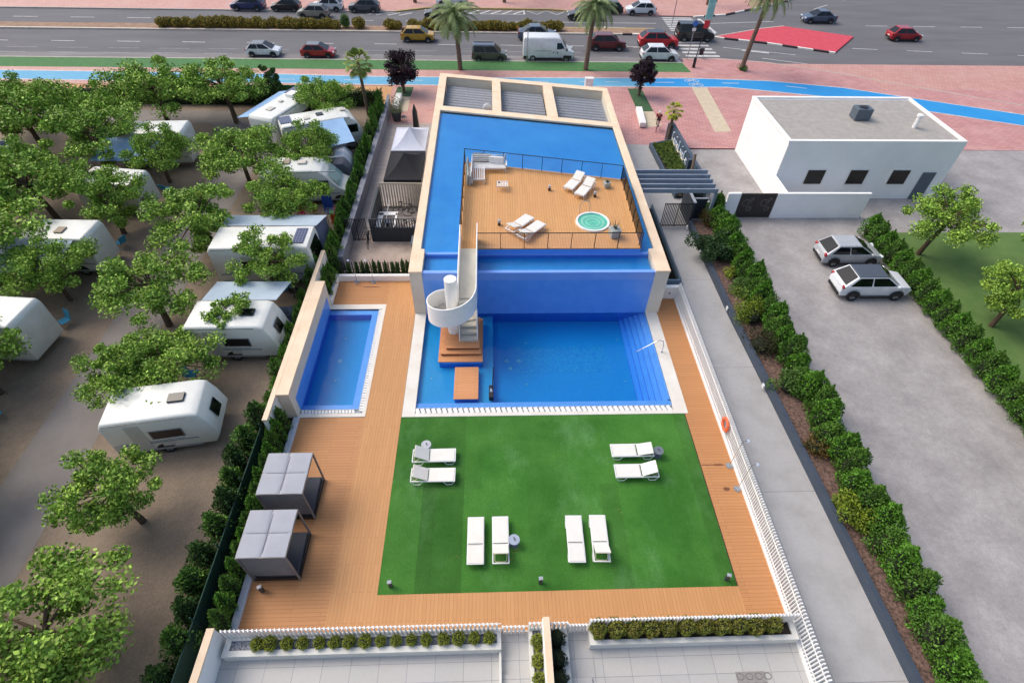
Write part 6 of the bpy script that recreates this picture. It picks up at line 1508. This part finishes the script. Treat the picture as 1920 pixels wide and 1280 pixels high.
t=thing('closed_parasol','black closed parasol standing beyond the pale gazebo','parasol',(-6.3,44.9,0)); g=MB(); g.tube((0,0,0),(0,0,1.2),.03); g.build('pole',M_['black'],t); g=MB(); g.lathe([(.22,.9),(.28,1.2),(.22,2.2),(.2,2.7),(.06,3.2),(.01,3.3)],10); g.build('canopy',M_['black'],t,smooth=True)
for ring,(w_,h_) in enumerate(((-.35,.4),)):
    x_,y_=G(745,226,0); t=thing('potted_tree','large dark pot with a leafy shrub beside the courtyard wall','potted plant',(x_,y_,0)); g=MB(); g.lathe([(.33,0),(.48,.8),(.5,.85),(.42,.85),(.4,.75),(.001,.75)],20); g.build('pot',M_['dgrey'],t,smooth=True)
    P=RNG.normal(0,1,(900,3)); P/=np.linalg.norm(P,axis=1)[:,None]; P=P*.55+np.array([0,0,1.35]); P[:,2]+=RNG.normal(0,.2,900); g=MB(); g.leaves(P,.12,.5,.3); g.build('foliage',leafm('pale_leaf',(112,134,72),(150,150,128)),t)
for k,(px,py) in enumerate(((736,212),(757,222))):
    x_,y_=G(px,py,.3); t=thing('bistro_chair',['thin wire bistro chair left of the large dark pot','thin wire bistro chair right of the large dark pot'][k],'chair',(x_,y_,0),k*2.2); g=MB()
    for q in((-.2,-.2),(.2,-.2),(.2,.2),(-.2,.2)): g.tube((q[0],q[1],0),(q[0],q[1],.45),.015,n=5)
    g.build('leg_frame',M_['black'],t); g=MB(); g.box(0,0,.45,.42,.42,.03); g.build('seat',M_['grey'],t); g=MB(); g.path([(-.2,.2,.45),(-.2,.22,.9),(.2,.22,.9),(.2,.2,.45)],.015,5); g.build('backrest',M_['black'],t)
E_=thing('bike_enclosure','dark grey walled bicycle yard with slatted front beside the building','enclosure',(-6.4,32.6,0))
g=MB(); g.bb(-8.05,-4.62,30.55,30.62,0,1.1); g.build('front_panel',brick('ribbed_panel',(44,50,58),(48,54,62),(30,34,40),.14,3,.02,off=0),E_,world=True)
g=MB(); x_=-8.0
while x_<-4.65: g.box(x_,30.6,1.42,.06,.05,.66); x_+=.17
g.box(-6.33,30.6,1.76,3.4,.06,.04); g.build('front_slats',M_['dgrey'],E_,world=True)
g=MB(); g.bb(-8.1,-7.95,30.6,34.7,0,1.75); g.build('side_wall',M_['dgrey'],E_,world=True)
g=MB(); g.bb(-7.95,-4.62,34.72,34.8,0,.12); g.bb(-7.95,-4.62,34.7,34.78,1.9,1.98); x_=-7.9
while x_<-4.65: g.box(x_,34.75,1.0,.08,.04,1.85); x_+=.19
g.build('back_slats',mat('cream_slat',(176,168,150),.7,(160,152,134),3,4),E_,world=True)
t=thing('pedestrian_gate','dark vertical slat gates closing the side path left of the bicycle yard','gate',(-8.9,30.6,0))
for k in(0,1):
    g=MB(); x_=-.72+.66*k
    while x_<-.72+.66*(k+1)-.02: g.box(x_,0,.92,.05,.03,1.75); x_+=.105
    g.box(-.4+.66*k,.02,1.74,.64,.03,.05); g.box(-.4+.66*k,.02,.15,.64,.03,.05); g.build('gate_leaf',M_['black'],t)
def bicycle(label,x,y,rz,frame,group='bicycles',z=0):
    t=thing('bicycle',label,'bicycle',(x,y,z),rz,group)
    for xw in(-.52,.52):
        g=MB(); n=22; g.path([(xw+.33*math.cos(2*PI*i/n),0,.34+.33*math.sin(2*PI*i/n)) for i in range(n+1)],.018,5)
        for k in range(8): g.tube((xw,0,.34),(xw+.32*math.cos(k*PI/4),0,.34+.32*math.sin(k*PI/4)),.004,n=3)
        g.build('wheel',M_['rubber'],t)
    g=MB(); A,Bq,Cq,D,Ff=(-.52,0,.34),(-.08,0,.3),(-.2,0,.82),(.38,0,.82),(.52,0,.34)
    for a,b in((A,Bq),(A,Cq),(Bq,Cq),(Bq,D),(Cq,D),(D,Ff)): g.tube(a,b,.02,n=6)
    g.tube((-.2,0,.82),(-.23,0,.98),.015,n=5); g.tube((.38,0,.82),(.35,0,1.0),.015,n=5); g.build('frame',frame,t)
    g=MB(); g.box(-.24,0,1.0,.26,.13,.05); g.build('saddle',M_['black'],t,bevel=.015)
    g=MB(); g.path([(.3,-.28,1.0),(.38,-.26,1.03),(.37,0,1.02),(.38,.26,1.03),(.3,.28,1.0)],.015,5); g.build('handlebar',M_['black'],t)
    return t
bf=mat('bike_dark_frame',(30,32,36),.35); bf2=mat('bike_white_frame',(210,212,216),.35); 
for k,(x_,y_,r_) in enumerate(((-6.2,33.9,.1),(-5.5,33.6,.0))): bicycle(['black bicycle by the back slats of the yard, left one','black bicycle by the back slats of the yard, right one'][k],x_,y_,r_,bf)
bicycle('dark bicycle leaning beside the slatted gates',-8.25,30.3,1.6,bf)
bicycle('black bicycle on the floor near the table in the yard',-5.7,31.7,.4,bf)
t=thing('trestle_table','white table frame with dark crates under it in the bicycle yard','table',(-7.2,32.0,0)); g=MB(); g.box(0,.8,.75,1.3,.4,.04); g.box(-.5,.0,.75,.35,1.7,.04); g.box(.58,0,.75,.12,1.7,.04); g.build('table_top',M_['white'],t)
for sx in(-1,1):
    for sy in(-1,1): g=MB(); g.box(sx*.6,sy*.8,.37,.04,.04,.74); g.build('leg',M_['white'],t)
for k,(x_,y_) in enumerate(((-7.25,32.3),(-6.85,31.9),(-7.1,31.5))):
    t=thing('crate',['dark crate with pale lid under the far end of the white table','dark crate in the middle under the white table','dark crate at the near end under the white table'][k],'crate',(x_,y_,0),0,'crates under the white table'); g=MB(); g.box(0,0,.2,.42,.3,.4); g.build('box',mat('crate_dark',(40,44,54),.7),t,bevel=.02); g=MB(); g.box(0,0,.42,.44,.32,.04); g.build('lid',mat('crate_lid',(120,130,150),.6) if k==0 else mat('crate_lid2',(54,60,70),.6),t)
t=thing('stroller','blue and black bag heap beside the wall at the right of the bicycle yard','bag',(-5.1,31.5,0)); g=MB(); g.ball((0,0,.4),.33,12,7,sq=(1,.9,1.1)); g.build('bag',mat('bag_blue',(70,96,134),.85,(58,80,116),4,4),t,smooth=True); g=MB(); g.ball((.05,.1,.85),.22,10,6); g.build('hood',M_['black'],t,smooth=True)
t=thing('leaning_pole','thin white pole standing at a slant over the white table','pole',(-7.4,31.2,0)); g=MB(); g.tube((0,0,.1),(.55,.9,2.2),.025); g.build('pole',M_['white'],t)
t=thing('metal_cabinet','grey metal cabinet against the building wall in the courtyard','cabinet',(-4.95,29.3,0)); g=MB(); g.box(0,0,.5,.55,.9,1.0); g.build('body',mat('cab',(122,130,136),.5),t,bevel=.02); g=MB(); g.box(0,0,1.02,.6,.95,.05); g.box(-.2,-.46,.5,.05,.02,.7); g.build('lid',M_['grey'],t)
# ------------------------------------------------------------------ street furniture
def pole_sign(label,px,py,h,kind,cat='sign',name='street_sign',top=None):
    x_,y_=G(px,py); t=thing(name,label,cat,(x_,y_,0)); g=MB(); g.tube((0,0,0),(0,0,h),.05,n=8); g.build('pole',M_['chrome'],t); return t
x_,y_=G(1300,127); t=thing('advert_pole','black pole with a thick lower sleeve at the street corner','pole',(x_,y_,0)); g=MB(); g.lathe([(.16,0),(.16,.9),(.13,1.0)],14); g.build('sleeve',M_['black'],t,smooth=True); g=MB(); g.tube((0,0,1.0),(.25,.0,3.9),.05); g.build('pole',M_['black'],t)
g=MB(); g.box(.3,0,4.3,.55,.08,.75); g.build('red_sign',mat('sign_red',(196,40,52),.5),t,bevel=.02)
g=MB(); g.box(.34,0,6.0,.75,.14,2.3); g.build('teal_banner',mat('sign_teal',(104,170,166),.5,(150,200,196),2,4),t,bevel=.02); g=MB(); g.box(.5,0,7.7,.5,.1,.9); g.build('cream_panel',mat('sign_cream',(226,220,196),.5),t,bevel=.02)
t=pole_sign('thin grey pole with blue round sign in front of the black car',1288,112,4.4,0); g=MB(); g.tube((0,-.08,3.7),(0,-.05,3.7),.3,n=18); g.build('sign_plate',mat('sign_blue',(60,110,190),.5),t); g=MB(); g.box(0,-.06,3.1,.4,.03,.3); g.build('sign_plate',M_['white'],t)
t=pole_sign('thin tall pole beside the white van',988,119,3.6,0,'pole','thin_pole')
g=MB(); g.box(0,-.06,3.4,.2,.03,.3); g.build('small_plate',M_['grey'],t)
t=pole_sign('pole with a small sign at the far end of the crossing',1259,50,4.0,0); g=MB(); g.box(0,-.06,3.7,.4,.04,.6); g.build('sign_plate',M_['white'],t)
t=thing('traffic_light','traffic light on a slim pole at the middle of the junction','traffic light',(*G(1329,52),0)); g=MB(); g.tube((0,0,0),(0,0,3.6),.06); g.build('pole',M_['chrome'],t); g=MB(); g.box(0,-.1,3.4,.34,.3,1.0); g.build('lamp_housing',M_['black'],t,bevel=.03); g=MB(); g.box(-.3,-.1,3.5,.35,.06,.9); g.build('back_board',mat('board_cream',(222,216,196),.6),t)
for zz,cc in((3.72,(120,20,24)),(3.4,(120,90,20)),(3.08,(30,110,60))): g=MB(); g.tube((0,-.28,zz),(0,-.26,zz),.1,n=12); g.build('lamp',mat('lamp_%d'%cc[0]+str(cc[1]),cc,.3),t)
t=thing('litter_bin','black litter bin on two legs at the crossing','litter bin',(*G(1312.5,109),0)); g=MB(); g.lathe([(.22,.35),(.25,1.0),(.22,1.02)],14); g.build('bin',M_['black'],t); g=MB(); g.path([(-.3,0,0),(-.3,0,1.25),(.3,0,1.25),(.3,0,0)],.03,5); g.build('frame',M_['chrome'],t)
def body_skin(name,pts,edges,rad,m,parent,loc=(0,0,0),lvl=1):
    me=bpy.data.meshes.new(name); me.from_pydata(pts,edges,[]); o=bpy.data.objects.new(name,me); COL.objects.link(o); me.materials.append(m)
    sk=o.modifiers.new('skin','SKIN'); sk.use_smooth_shade=True; me.update()
    if not me.skin_vertices: me.attributes  # created by modifier
    sv=me.skin_vertices[0].data
    for i,r in enumerate(rad): sv[i].radius=(r,r); sv[i].use_root=(i==0)
    ss=o.modifiers.new('sub','SUBSURF'); ss.levels=ss.render_levels=lvl
    if parent: o.parent=parent
    o.location=loc; return o
skin=mat('skin',(196,150,122),.6,(186,138,110),8,3)
def person(label,x,y,rz,pose,shirt,legs,hair,z=0,helmet=None):
    t=thing('person',label,'person',(x,y,z),rz)
    if pose=='ride':
        P=dict(pel=(-.22,0,1.02),ch=(.0,0,1.33),nk=(.1,0,1.47),hd=(.17,0,1.58),ht=(.19,0,1.72),ls=(.02,.19,1.38),le=(.18,.25,1.2),lh=(.33,.26,1.06),rs=(.02,-.19,1.38),re=(.18,-.25,1.2),rh=(.33,-.26,1.06),lk=(.14,.11,.78),lf=(-.05,.1,.42),lt=(.08,.1,.36),rk=(.18,-.11,.92),rf=(.0,-.1,.58),rt=(.13,-.1,.54))
    else:
        P=dict(pel=(0,0,.92),ch=(.02,0,1.28),nk=(.02,0,1.47),hd=(.04,0,1.57),ht=(.04,0,1.72),ls=(.0,.19,1.4),le=(-.06,.24,1.12),lh=(.08,.26,.9),rs=(.0,-.19,1.4),re=(.1,-.24,1.13),rh=(.25,-.22,.95),lk=(.13,.1,.5),lf=(.16,.1,.08),lt=(.3,.1,.03),rk=(.02,-.1,.5),rf=(-.18,-.1,.12),rt=(-.07,-.1,.03))
    K=list(P); R=dict(pel=.15,ch=.15,nk=.06,hd=.1,ht=.085,ls=.07,le=.045,lh=.035,rs=.07,re=.045,rh=.035,lk=.07,lf=.045,lt=.035,rk=.07,rf=.045,rt=.035)
    Eg=[('pel','ch'),('ch','nk'),('nk','hd'),('hd','ht'),('ch','ls'),('ls','le'),('le','lh'),('ch','rs'),('rs','re'),('re','rh'),('pel','lk'),('lk','lf'),('lf','lt'),('pel','rk'),('rk','rf'),('rf','rt')]
    body_skin('body',[P[k] for k in K],[(K.index(a),K.index(b)) for a,b in Eg],[R[k] for k in K],skin,t)
    K2=['pel','ch','ls','rs','le','re']; q=lambda k,f=1: P[k]
    def mid(a,b,u): return tuple(P[a][i]*(1-u)+P[b][i]*u for i in range(3))
    pts=[P['pel'],P['ch'],P['ls'],P['rs'],mid('ls','le',.8),mid('rs','re',.8)]; body_skin('shirt',pts,[(0,1),(1,2),(1,3),(2,4),(3,5)],[.17,.175,.09,.09,.065,.065],shirt,t)
    pts=[P['pel'],mid('pel','lk',.5),P['lk'],mid('pel','rk',.5),P['rk']]+([mid('lk','lf',.85),mid('rk','rf',.85)] if pose!='ride' else []); ed=[(0,1),(1,2),(0,3),(3,4)]+([(2,5),(4,6)] if pose!='ride' else []); body_skin('trousers',pts,ed,[.165,.105,.085,.105,.085]+([.06,.06] if pose!='ride' else []),legs,t)
    g=MB(); hd=P['hd']; g.ball((hd[0]-.01,0,hd[2]+.08),.125 if helmet else .118,12,7,sq=(1.1,.95,.95)); g.build('helmet' if helmet else 'hair',helmet or hair,t,smooth=True)
    g=MB()
    for k in('lt','rt'): g.box(P[k][0]-.06,P[k][1],P[k][2]+.01,.26,.1,.08)
    g.build('shoe',M_['black'],t,bevel=.02)
    return t
x_,y_=G(1231,243); 
bicycle('pale bicycle ridden by the cyclist in dark red',x_,y_,math.radians(-110),bf2,group='bicycle on the plaza')
person('cyclist in dark red jersey and black shorts wearing a white helmet, riding a pale bicycle',x_,y_,math.radians(-110),'ride',mat('jersey_red',(128,34,56),.8),mat('shorts_black',(28,28,32),.8),None,helmet=mat('helmet_white',(226,220,216),.4))
# ------------------------------------------------------------------ near terraces
tile_t=brick('terrace_tiles',(186,184,180),(179,178,174),(132,134,138),1.0,.6,.01,off=0,rot=math.radians(0),dirt=(178,178,182),dscale=.5,damt=.4,fine=(.96,1.03),shift=(.15,.2),rough=.5,bump=.1)
g=MB(); rects(g,-9.75,11.1,-12,6.12,.004,[]); 
struct('terrace_floor',g,tile_t)
pwh=mat('planter_white',(222,222,216),.7,(206,206,198),1.2,8,coord='World',bump=.08,bscale=30)
peb=mat('grey_pebbles',(176,180,188),.8,(84,88,96),26,4,bump=1,bscale=26,coord='World',amt=2.2)
def planterbox(label,x0,x1,y0,y1,w,h,soil,lip=None):
    t=thing('white_planter',label,'planter',((x0+x1)/2,(y0+y1)/2,0),0,'white masonry planters on the terrace')
    wf,wb,wl,wr=w
    g=MB(); g.bb(x0,x1,y0,y0+wf,0,h); g.bb(x0,x1,y1-wb,y1,0,h); g.bb(x0,x0+wl,y0+wf,y1-wb,0,h); g.bb(x1-wr,x1,y0+wf,y1-wb,0,h); g.build('box_wall',pwh,t,world=True)
    g=MB(); g.bb(x0+wl,x1-wr,y0+wf,y1-wb,0,h-.09); g.build('filling',soil,t,world=True); return t
planterbox('long white planter with pebbles and ball shrubs on the left terrace',-9.6,.2,5.45,6.16,(.2,.19,.2,.15),.5,peb)
planterbox('short white planter with three ball shrubs left of the stone divider',1.2,1.66,2.2,6.16,(.15,.12,.14,.02),.5,peb)
planterbox('white planter with dark shrubs right of the stone divider',1.93,2.62,2.2,6.16,(.15,.12,.02,.26),.4,MATS['dark_soil'])
planterbox('long white planter with a bushy hedge on the right terrace',3.4,11.05,5.5,6.2,(.17,.1,.14,.2),.5,MATS['dark_soil'])
w=thing('divider_wall','narrow pale stone divider wall between the two terraces','wall',(1.8,4,0)); g=MB(); g.bb(1.665,1.925,1.5,6.18,0,1.38); g.build('wall_body',M_['render'],w,world=True); g=MB(); g.bb(1.68,1.91,1.48,6.2,1.38,1.46); g.build('coping',M_['stone'],w,world=True)
for (nm,a,b,zb,zt,yy,cat,lb,stp) in (('terrace_fence',-9.6,.2,.5,1.22,6.08,'fence','white vertical slat fence along the left terrace planter',.155),('terrace_gate',.24,1.18,.04,.8,6.1,'gate','white slatted gate left of the stone divider',.15),('terrace_fence',1.2,1.66,.5,1.2,6.08,'fence','short white slat fence on the planter left of the divider',.155),('terrace_fence',1.93,2.6,.4,1.15,6.08,'fence','short white slat fence on the planter right of the divider',.155),('terrace_gate',2.66,3.38,.04,.8,6.1,'gate','white slatted gate right of the stone divider',.12),('terrace_fence',3.4,11.05,.5,1.22,6.13,'fence','white vertical slat fence along the right terrace planter',.13)):
    t=thing(nm,lb,cat,(a,yy,0)); g=MB(); x_=.03
    while x_<b-a-.02: g.box(x_,0,(zb+zt)/2,.05,.1,zt-zb,.5); x_+=stp
    g.build('slat_panel',M_['white'],t); g=MB(); g.box((b-a)/2,.03,zb+.08,b-a,.03,.04); g.box((b-a)/2,.03,zt-.1,b-a,.03,.04); g.build('rail',M_['white'],t)
t=thing('side_screen','pale side wall left of the steps path on the terrace','wall',(.1,4.2,0)); g=MB(); g.bb(.12,.2,2,5.44,0,.32); g.build('wall_body',pwh,t,world=True)
g=MB(); g.bb(.21,1.19,2,4.75,.0,.1); g.bb(.21,1.19,2,4.35,.1,.2); g.bb(2.63,3.38,2,4.6,0,.1); g.sheet([(3.5,2),(3.52,2),(3.52,5.4),(3.5,5.4)],.03); struct('terrace_step',g,tile_t)
xa,ya=G(1378,1259); xb,yb=G(1433,1258)
t=thing('patterned_mat','grey outdoor mat with a round scroll pattern at the right edge of the terrace','mat',((xa+xb)/2,ya-.6,0)); g=MB(); g.box(0,0,.008,xb-xa,1.2,.012); o=g.build('mat',mat('mat_grey',(150,146,142),.9,(138,134,130),8,4),t)
g=MB()
for i in range(4):
    for j in range(4):
        c_=(-.55+.33*i+(.16 if j%2 else 0),-.45+.3*j); g.path([(c_[0]+.13*math.cos(a_),c_[1]+.1*math.sin(a_),.016) for a_ in np.linspace(0,2*PI,15)],.012,4)
g.build('scroll_pattern',mat('mat_pattern',(112,110,108),.9),t)
w=thing('terrace_wall','white wall closing the terrace on its left side','wall',(-9.85,1,0)); g=MB(); g.bb(-9.98,-9.76,-6,6.13,-.05,1.3); g.build('wall_body',M_['render'],w,world=True); g=MB(); g.bb(-10.0,-9.74,-6,6.14,1.3,1.38); g.build('coping',M_['stone'],w,world=True)
# ------------------------------------------------------------------ beyond the photo's sides the place simply carries on
# rows of pitches left of the photo's edge
g=MB(); g.sheet([(-21.6,-2),(-18.6,-2),(-18.9,40),(-20.4,47),(-24,51),(-60,51.5),(-60,48.6),(-25,48.3),(-22.6,45.5),(-21.8,40)],-.012)
struct('campsite_lane',g,mat('camp_lane',(140,134,130),.95,(120,114,110),.6,8,bump=.4,bscale=16,coord='World'))
src={o.get('label'):o for o in bpy.data.objects if o.parent is None and o.get('label')}
def S_(txt): return next(o for l,o in src.items() if txt in l)
D4=S_('caravan with a solar panel'); E4=S_('nearest small caravan'); C4=S_('high roof camper van'); T1=S_('tree in front of the round nosed'); T2=S_('tree beside the caravan'); T3=S_('tree by the street end')
gl='campers beyond the camp lane'
for k,(s,x,y,r,lb) in enumerate(((E4,-15.0,15.2,.15,'small caravan just left of the green mesh fence near the daybeds'),(D4,-26.5,41.5,3.2,'white caravan of the row across the camp lane, nearest the street'),(E4,-26.2,34.8,3.0,'small caravan across the camp lane, second from the street'),(C4,-27.0,28.2,3.1,'camper van across the camp lane, third from the street'),(D4,-26.6,21.0,3.05,'caravan across the camp lane, fourth from the street'),(E4,-26.3,14.4,3.2,'small caravan across the camp lane nearest the terrace'),(D4,-37.5,38.0,.1,'outermost caravan at the far left of the camp site'),(E4,-37.0,26.0,.0,'outermost small caravan at the left of the camp site'))):
    dup(s,(x,y,0),r,lb,gl)
gt='trees among the outer camp pitches'
for k,(s,x,y,z) in enumerate(((T1,-24.6,38.3,1.0),(T2,-25.0,31.6,1.1),(T3,-25.0,24.8,.9),(T1,-24.8,17.8,1.05),(T2,-17.2,17.3,.9),(T3,-31.5,44.5,1.1),(T1,-33,35,1.1),(T2,-33.5,29.5,1.15),(T3,-33,20.5,1.0),(T2,-14.8,10.8,.95),(T1,-40,47,1.1),(T3,-41,32,1.1))):
    dup(s,(x,y,0),k*1.1,'leafy tree in the outer camp rows, number '+ORD[k]+' in planting order' if False else ['tree by the lane between the first and second outer caravans','tree by the lane between the second and third outer campers','tree by the lane between the third and fourth outer campers','tree by the lane between the last two outer caravans','tree between the nearest caravan and the near lane bend','tree behind the first outer caravan near the street','tree at the left behind the second outer caravan','tree at the left behind the third outer camper','tree at the left behind the fourth outer caravan','tree left of the daybeds near the terrace wall','far left tree nearest the street hedge','far left tree beside the outermost caravans'][k],gt,z)
g=MB(); P=np.stack([RNG.uniform(-60,-22,9000),52.6+RNG.normal(0,.3,9000),np.zeros(9000)],1); P[:,2]=RNG.uniform(0,1,9000)**.6*(1.5+.15*np.sin(P[:,0]*3)); g.leaves(P,.2,.55,.4)
t=thing('clipped_hedge','long dark hedge continuing along the street side of the outer camp site','hedge',(-41,52.6,0)); g.build('foliage',cyd,t,world=True); g=MB(); g.bb(-60,-22,52.4,52.8,0,1.25); g.build('shade_core',darkin,t,world=True)
gx='shade trees filling the outer camp site'
XT=[(T3,-15.9,17.7,.8,'shade tree between the nearest caravan and the small caravan by the daybeds'),(T1,-18.4,22.6,1.0,'shade tree left of the nearest caravan'),(T2,-18.0,29.6,1.1,'shade tree left of the caravan with the solar panel'),(T3,-18.2,37.5,1.05,'shade tree left of the white camper van roof'),(T1,-22.8,48.6,1.2,'shade tree on the lane bend near the street hedge'),(T3,-28.5,48.0,1.2,'shade tree by the lane near the street hedge'),(T2,-29.8,39.6,1.25,'shade tree behind the first outer caravan'),(T1,-29.6,32.6,1.2,'shade tree behind the second outer caravan'),(T3,-30.0,26.2,1.3,'shade tree behind the third outer camper'),(T2,-29.2,18.4,1.2,'shade tree behind the fourth outer caravan'),(T1,-29.0,11.0,1.2,'shade tree behind the last outer caravan'),(T3,-23.6,11.2,1.0,'shade tree on the far lane side near the terrace'),(T2,-20.0,5.2,1.1,'shade tree on the lane level with the terrace'),(T1,-14.4,6.2,1.0,'shade tree outside the mesh fence near the terrace'),(T3,-36,42.5,1.3,'wide shade tree far left of the street hedge'),(T1,-44,40,1.4,'outermost wide shade tree at the left'),(T2,-38.5,22,1.3,'wide shade tree beside the outermost small caravan'),(T3,-15.6,1.5,1.1,'shade tree left of the terrace wall')]
for k,(s,x,y,z,lb) in enumerate(XT): dup(s,(x,y,0),k*2.3,lb,gx,(z*1.25,z*1.25,z))
for k,(x,y,lb) in enumerate(((-15.5,18.6,'folding chair left of the tree by the nearest caravan'),(-24.0,36.6,'folding chair beside the second outer caravan'),(-24.3,30.0,'folding chair beside the third outer camper'),(-24.0,22.6,'folding chair beside the fourth outer caravan'),(-23.9,16.2,'folding chair beside the last outer caravan'))):
    dup(S_('blue camping chair'),(x,y,0),k*1.4,lb,'folding chairs in the outer camp')
for k,(x0,y0,lb) in enumerate(((-25.8,38.6,'awning of the first outer caravan'),(-25.6,25.9,'awning of the third outer camper'),(-25.4,18.9,'awning of the fourth outer caravan'))):
    awning('pale '+lb,[(x0-3.2,y0+1.4,2.7),(x0+1.0,y0+1.4,2.7),(x0+1.0,y0-1.2,2.2),(x0-3.2,y0-1.2,2.2)],gre_aw if k%2 else blue_aw,group='awnings in the outer camp')
# neighbour garden right of the photo's edge
g=MB(); g.sheet([(27,8),(60,8),(60,31.5),(27,31.5)],.0); struct('neighbour_lawn',g,mat('neighbour_grass',(78,110,52),.95,(100,126,66),.8,9,bump=.5,bscale=40,coord='World'))
for k,(s,x,y,z) in enumerate(((T1,29,29,1.1),(T2,29.5,22,1.0),(T3,29,14.5,1.1),(T2,36,27,1.2),(T1,38,18,1.2))):
    dup(s,(x,y,0),k*1.7,['garden tree nearest the gate wall right of the yard','second garden tree from the gate wall right of the yard','third garden tree from the gate wall right of the yard','outer garden tree at the far right near the house','outer garden tree at the far right in the lawn'][k],'trees in the neighbour garden',z)
H4=[o for o in bpy.data.objects if o.parent is None and o.name.startswith('hedge_cypress')][:2]
for k in range(24): dup(H4[k%2],(26.4,8.4+k*.98,0),k*1.3,'cypress in the garden hedge right of the yard, %s from the terrace'%ORD[k],'cypresses round the neighbour garden',.95)
car('hatch','silver grey hatchback parked in the neighbour yard',23.6,28.5,1,paint('silver',(176,180,184)),None,1.0,'cars in the neighbour yard',0)
car('sedan','slate blue saloon waiting in the side street beyond the red island',44,80.2,-1,blu_,None,1.0,'cars on the side street')
car('hatch','red hatchback driving in the side street at the far right',52,73.4,1,red,None,1.0,'cars on the side street')
car('suv','white crossover parked in the neighbour yard',23.4,25.2,1,wht,gry,1.0,'cars in the neighbour yard',0)
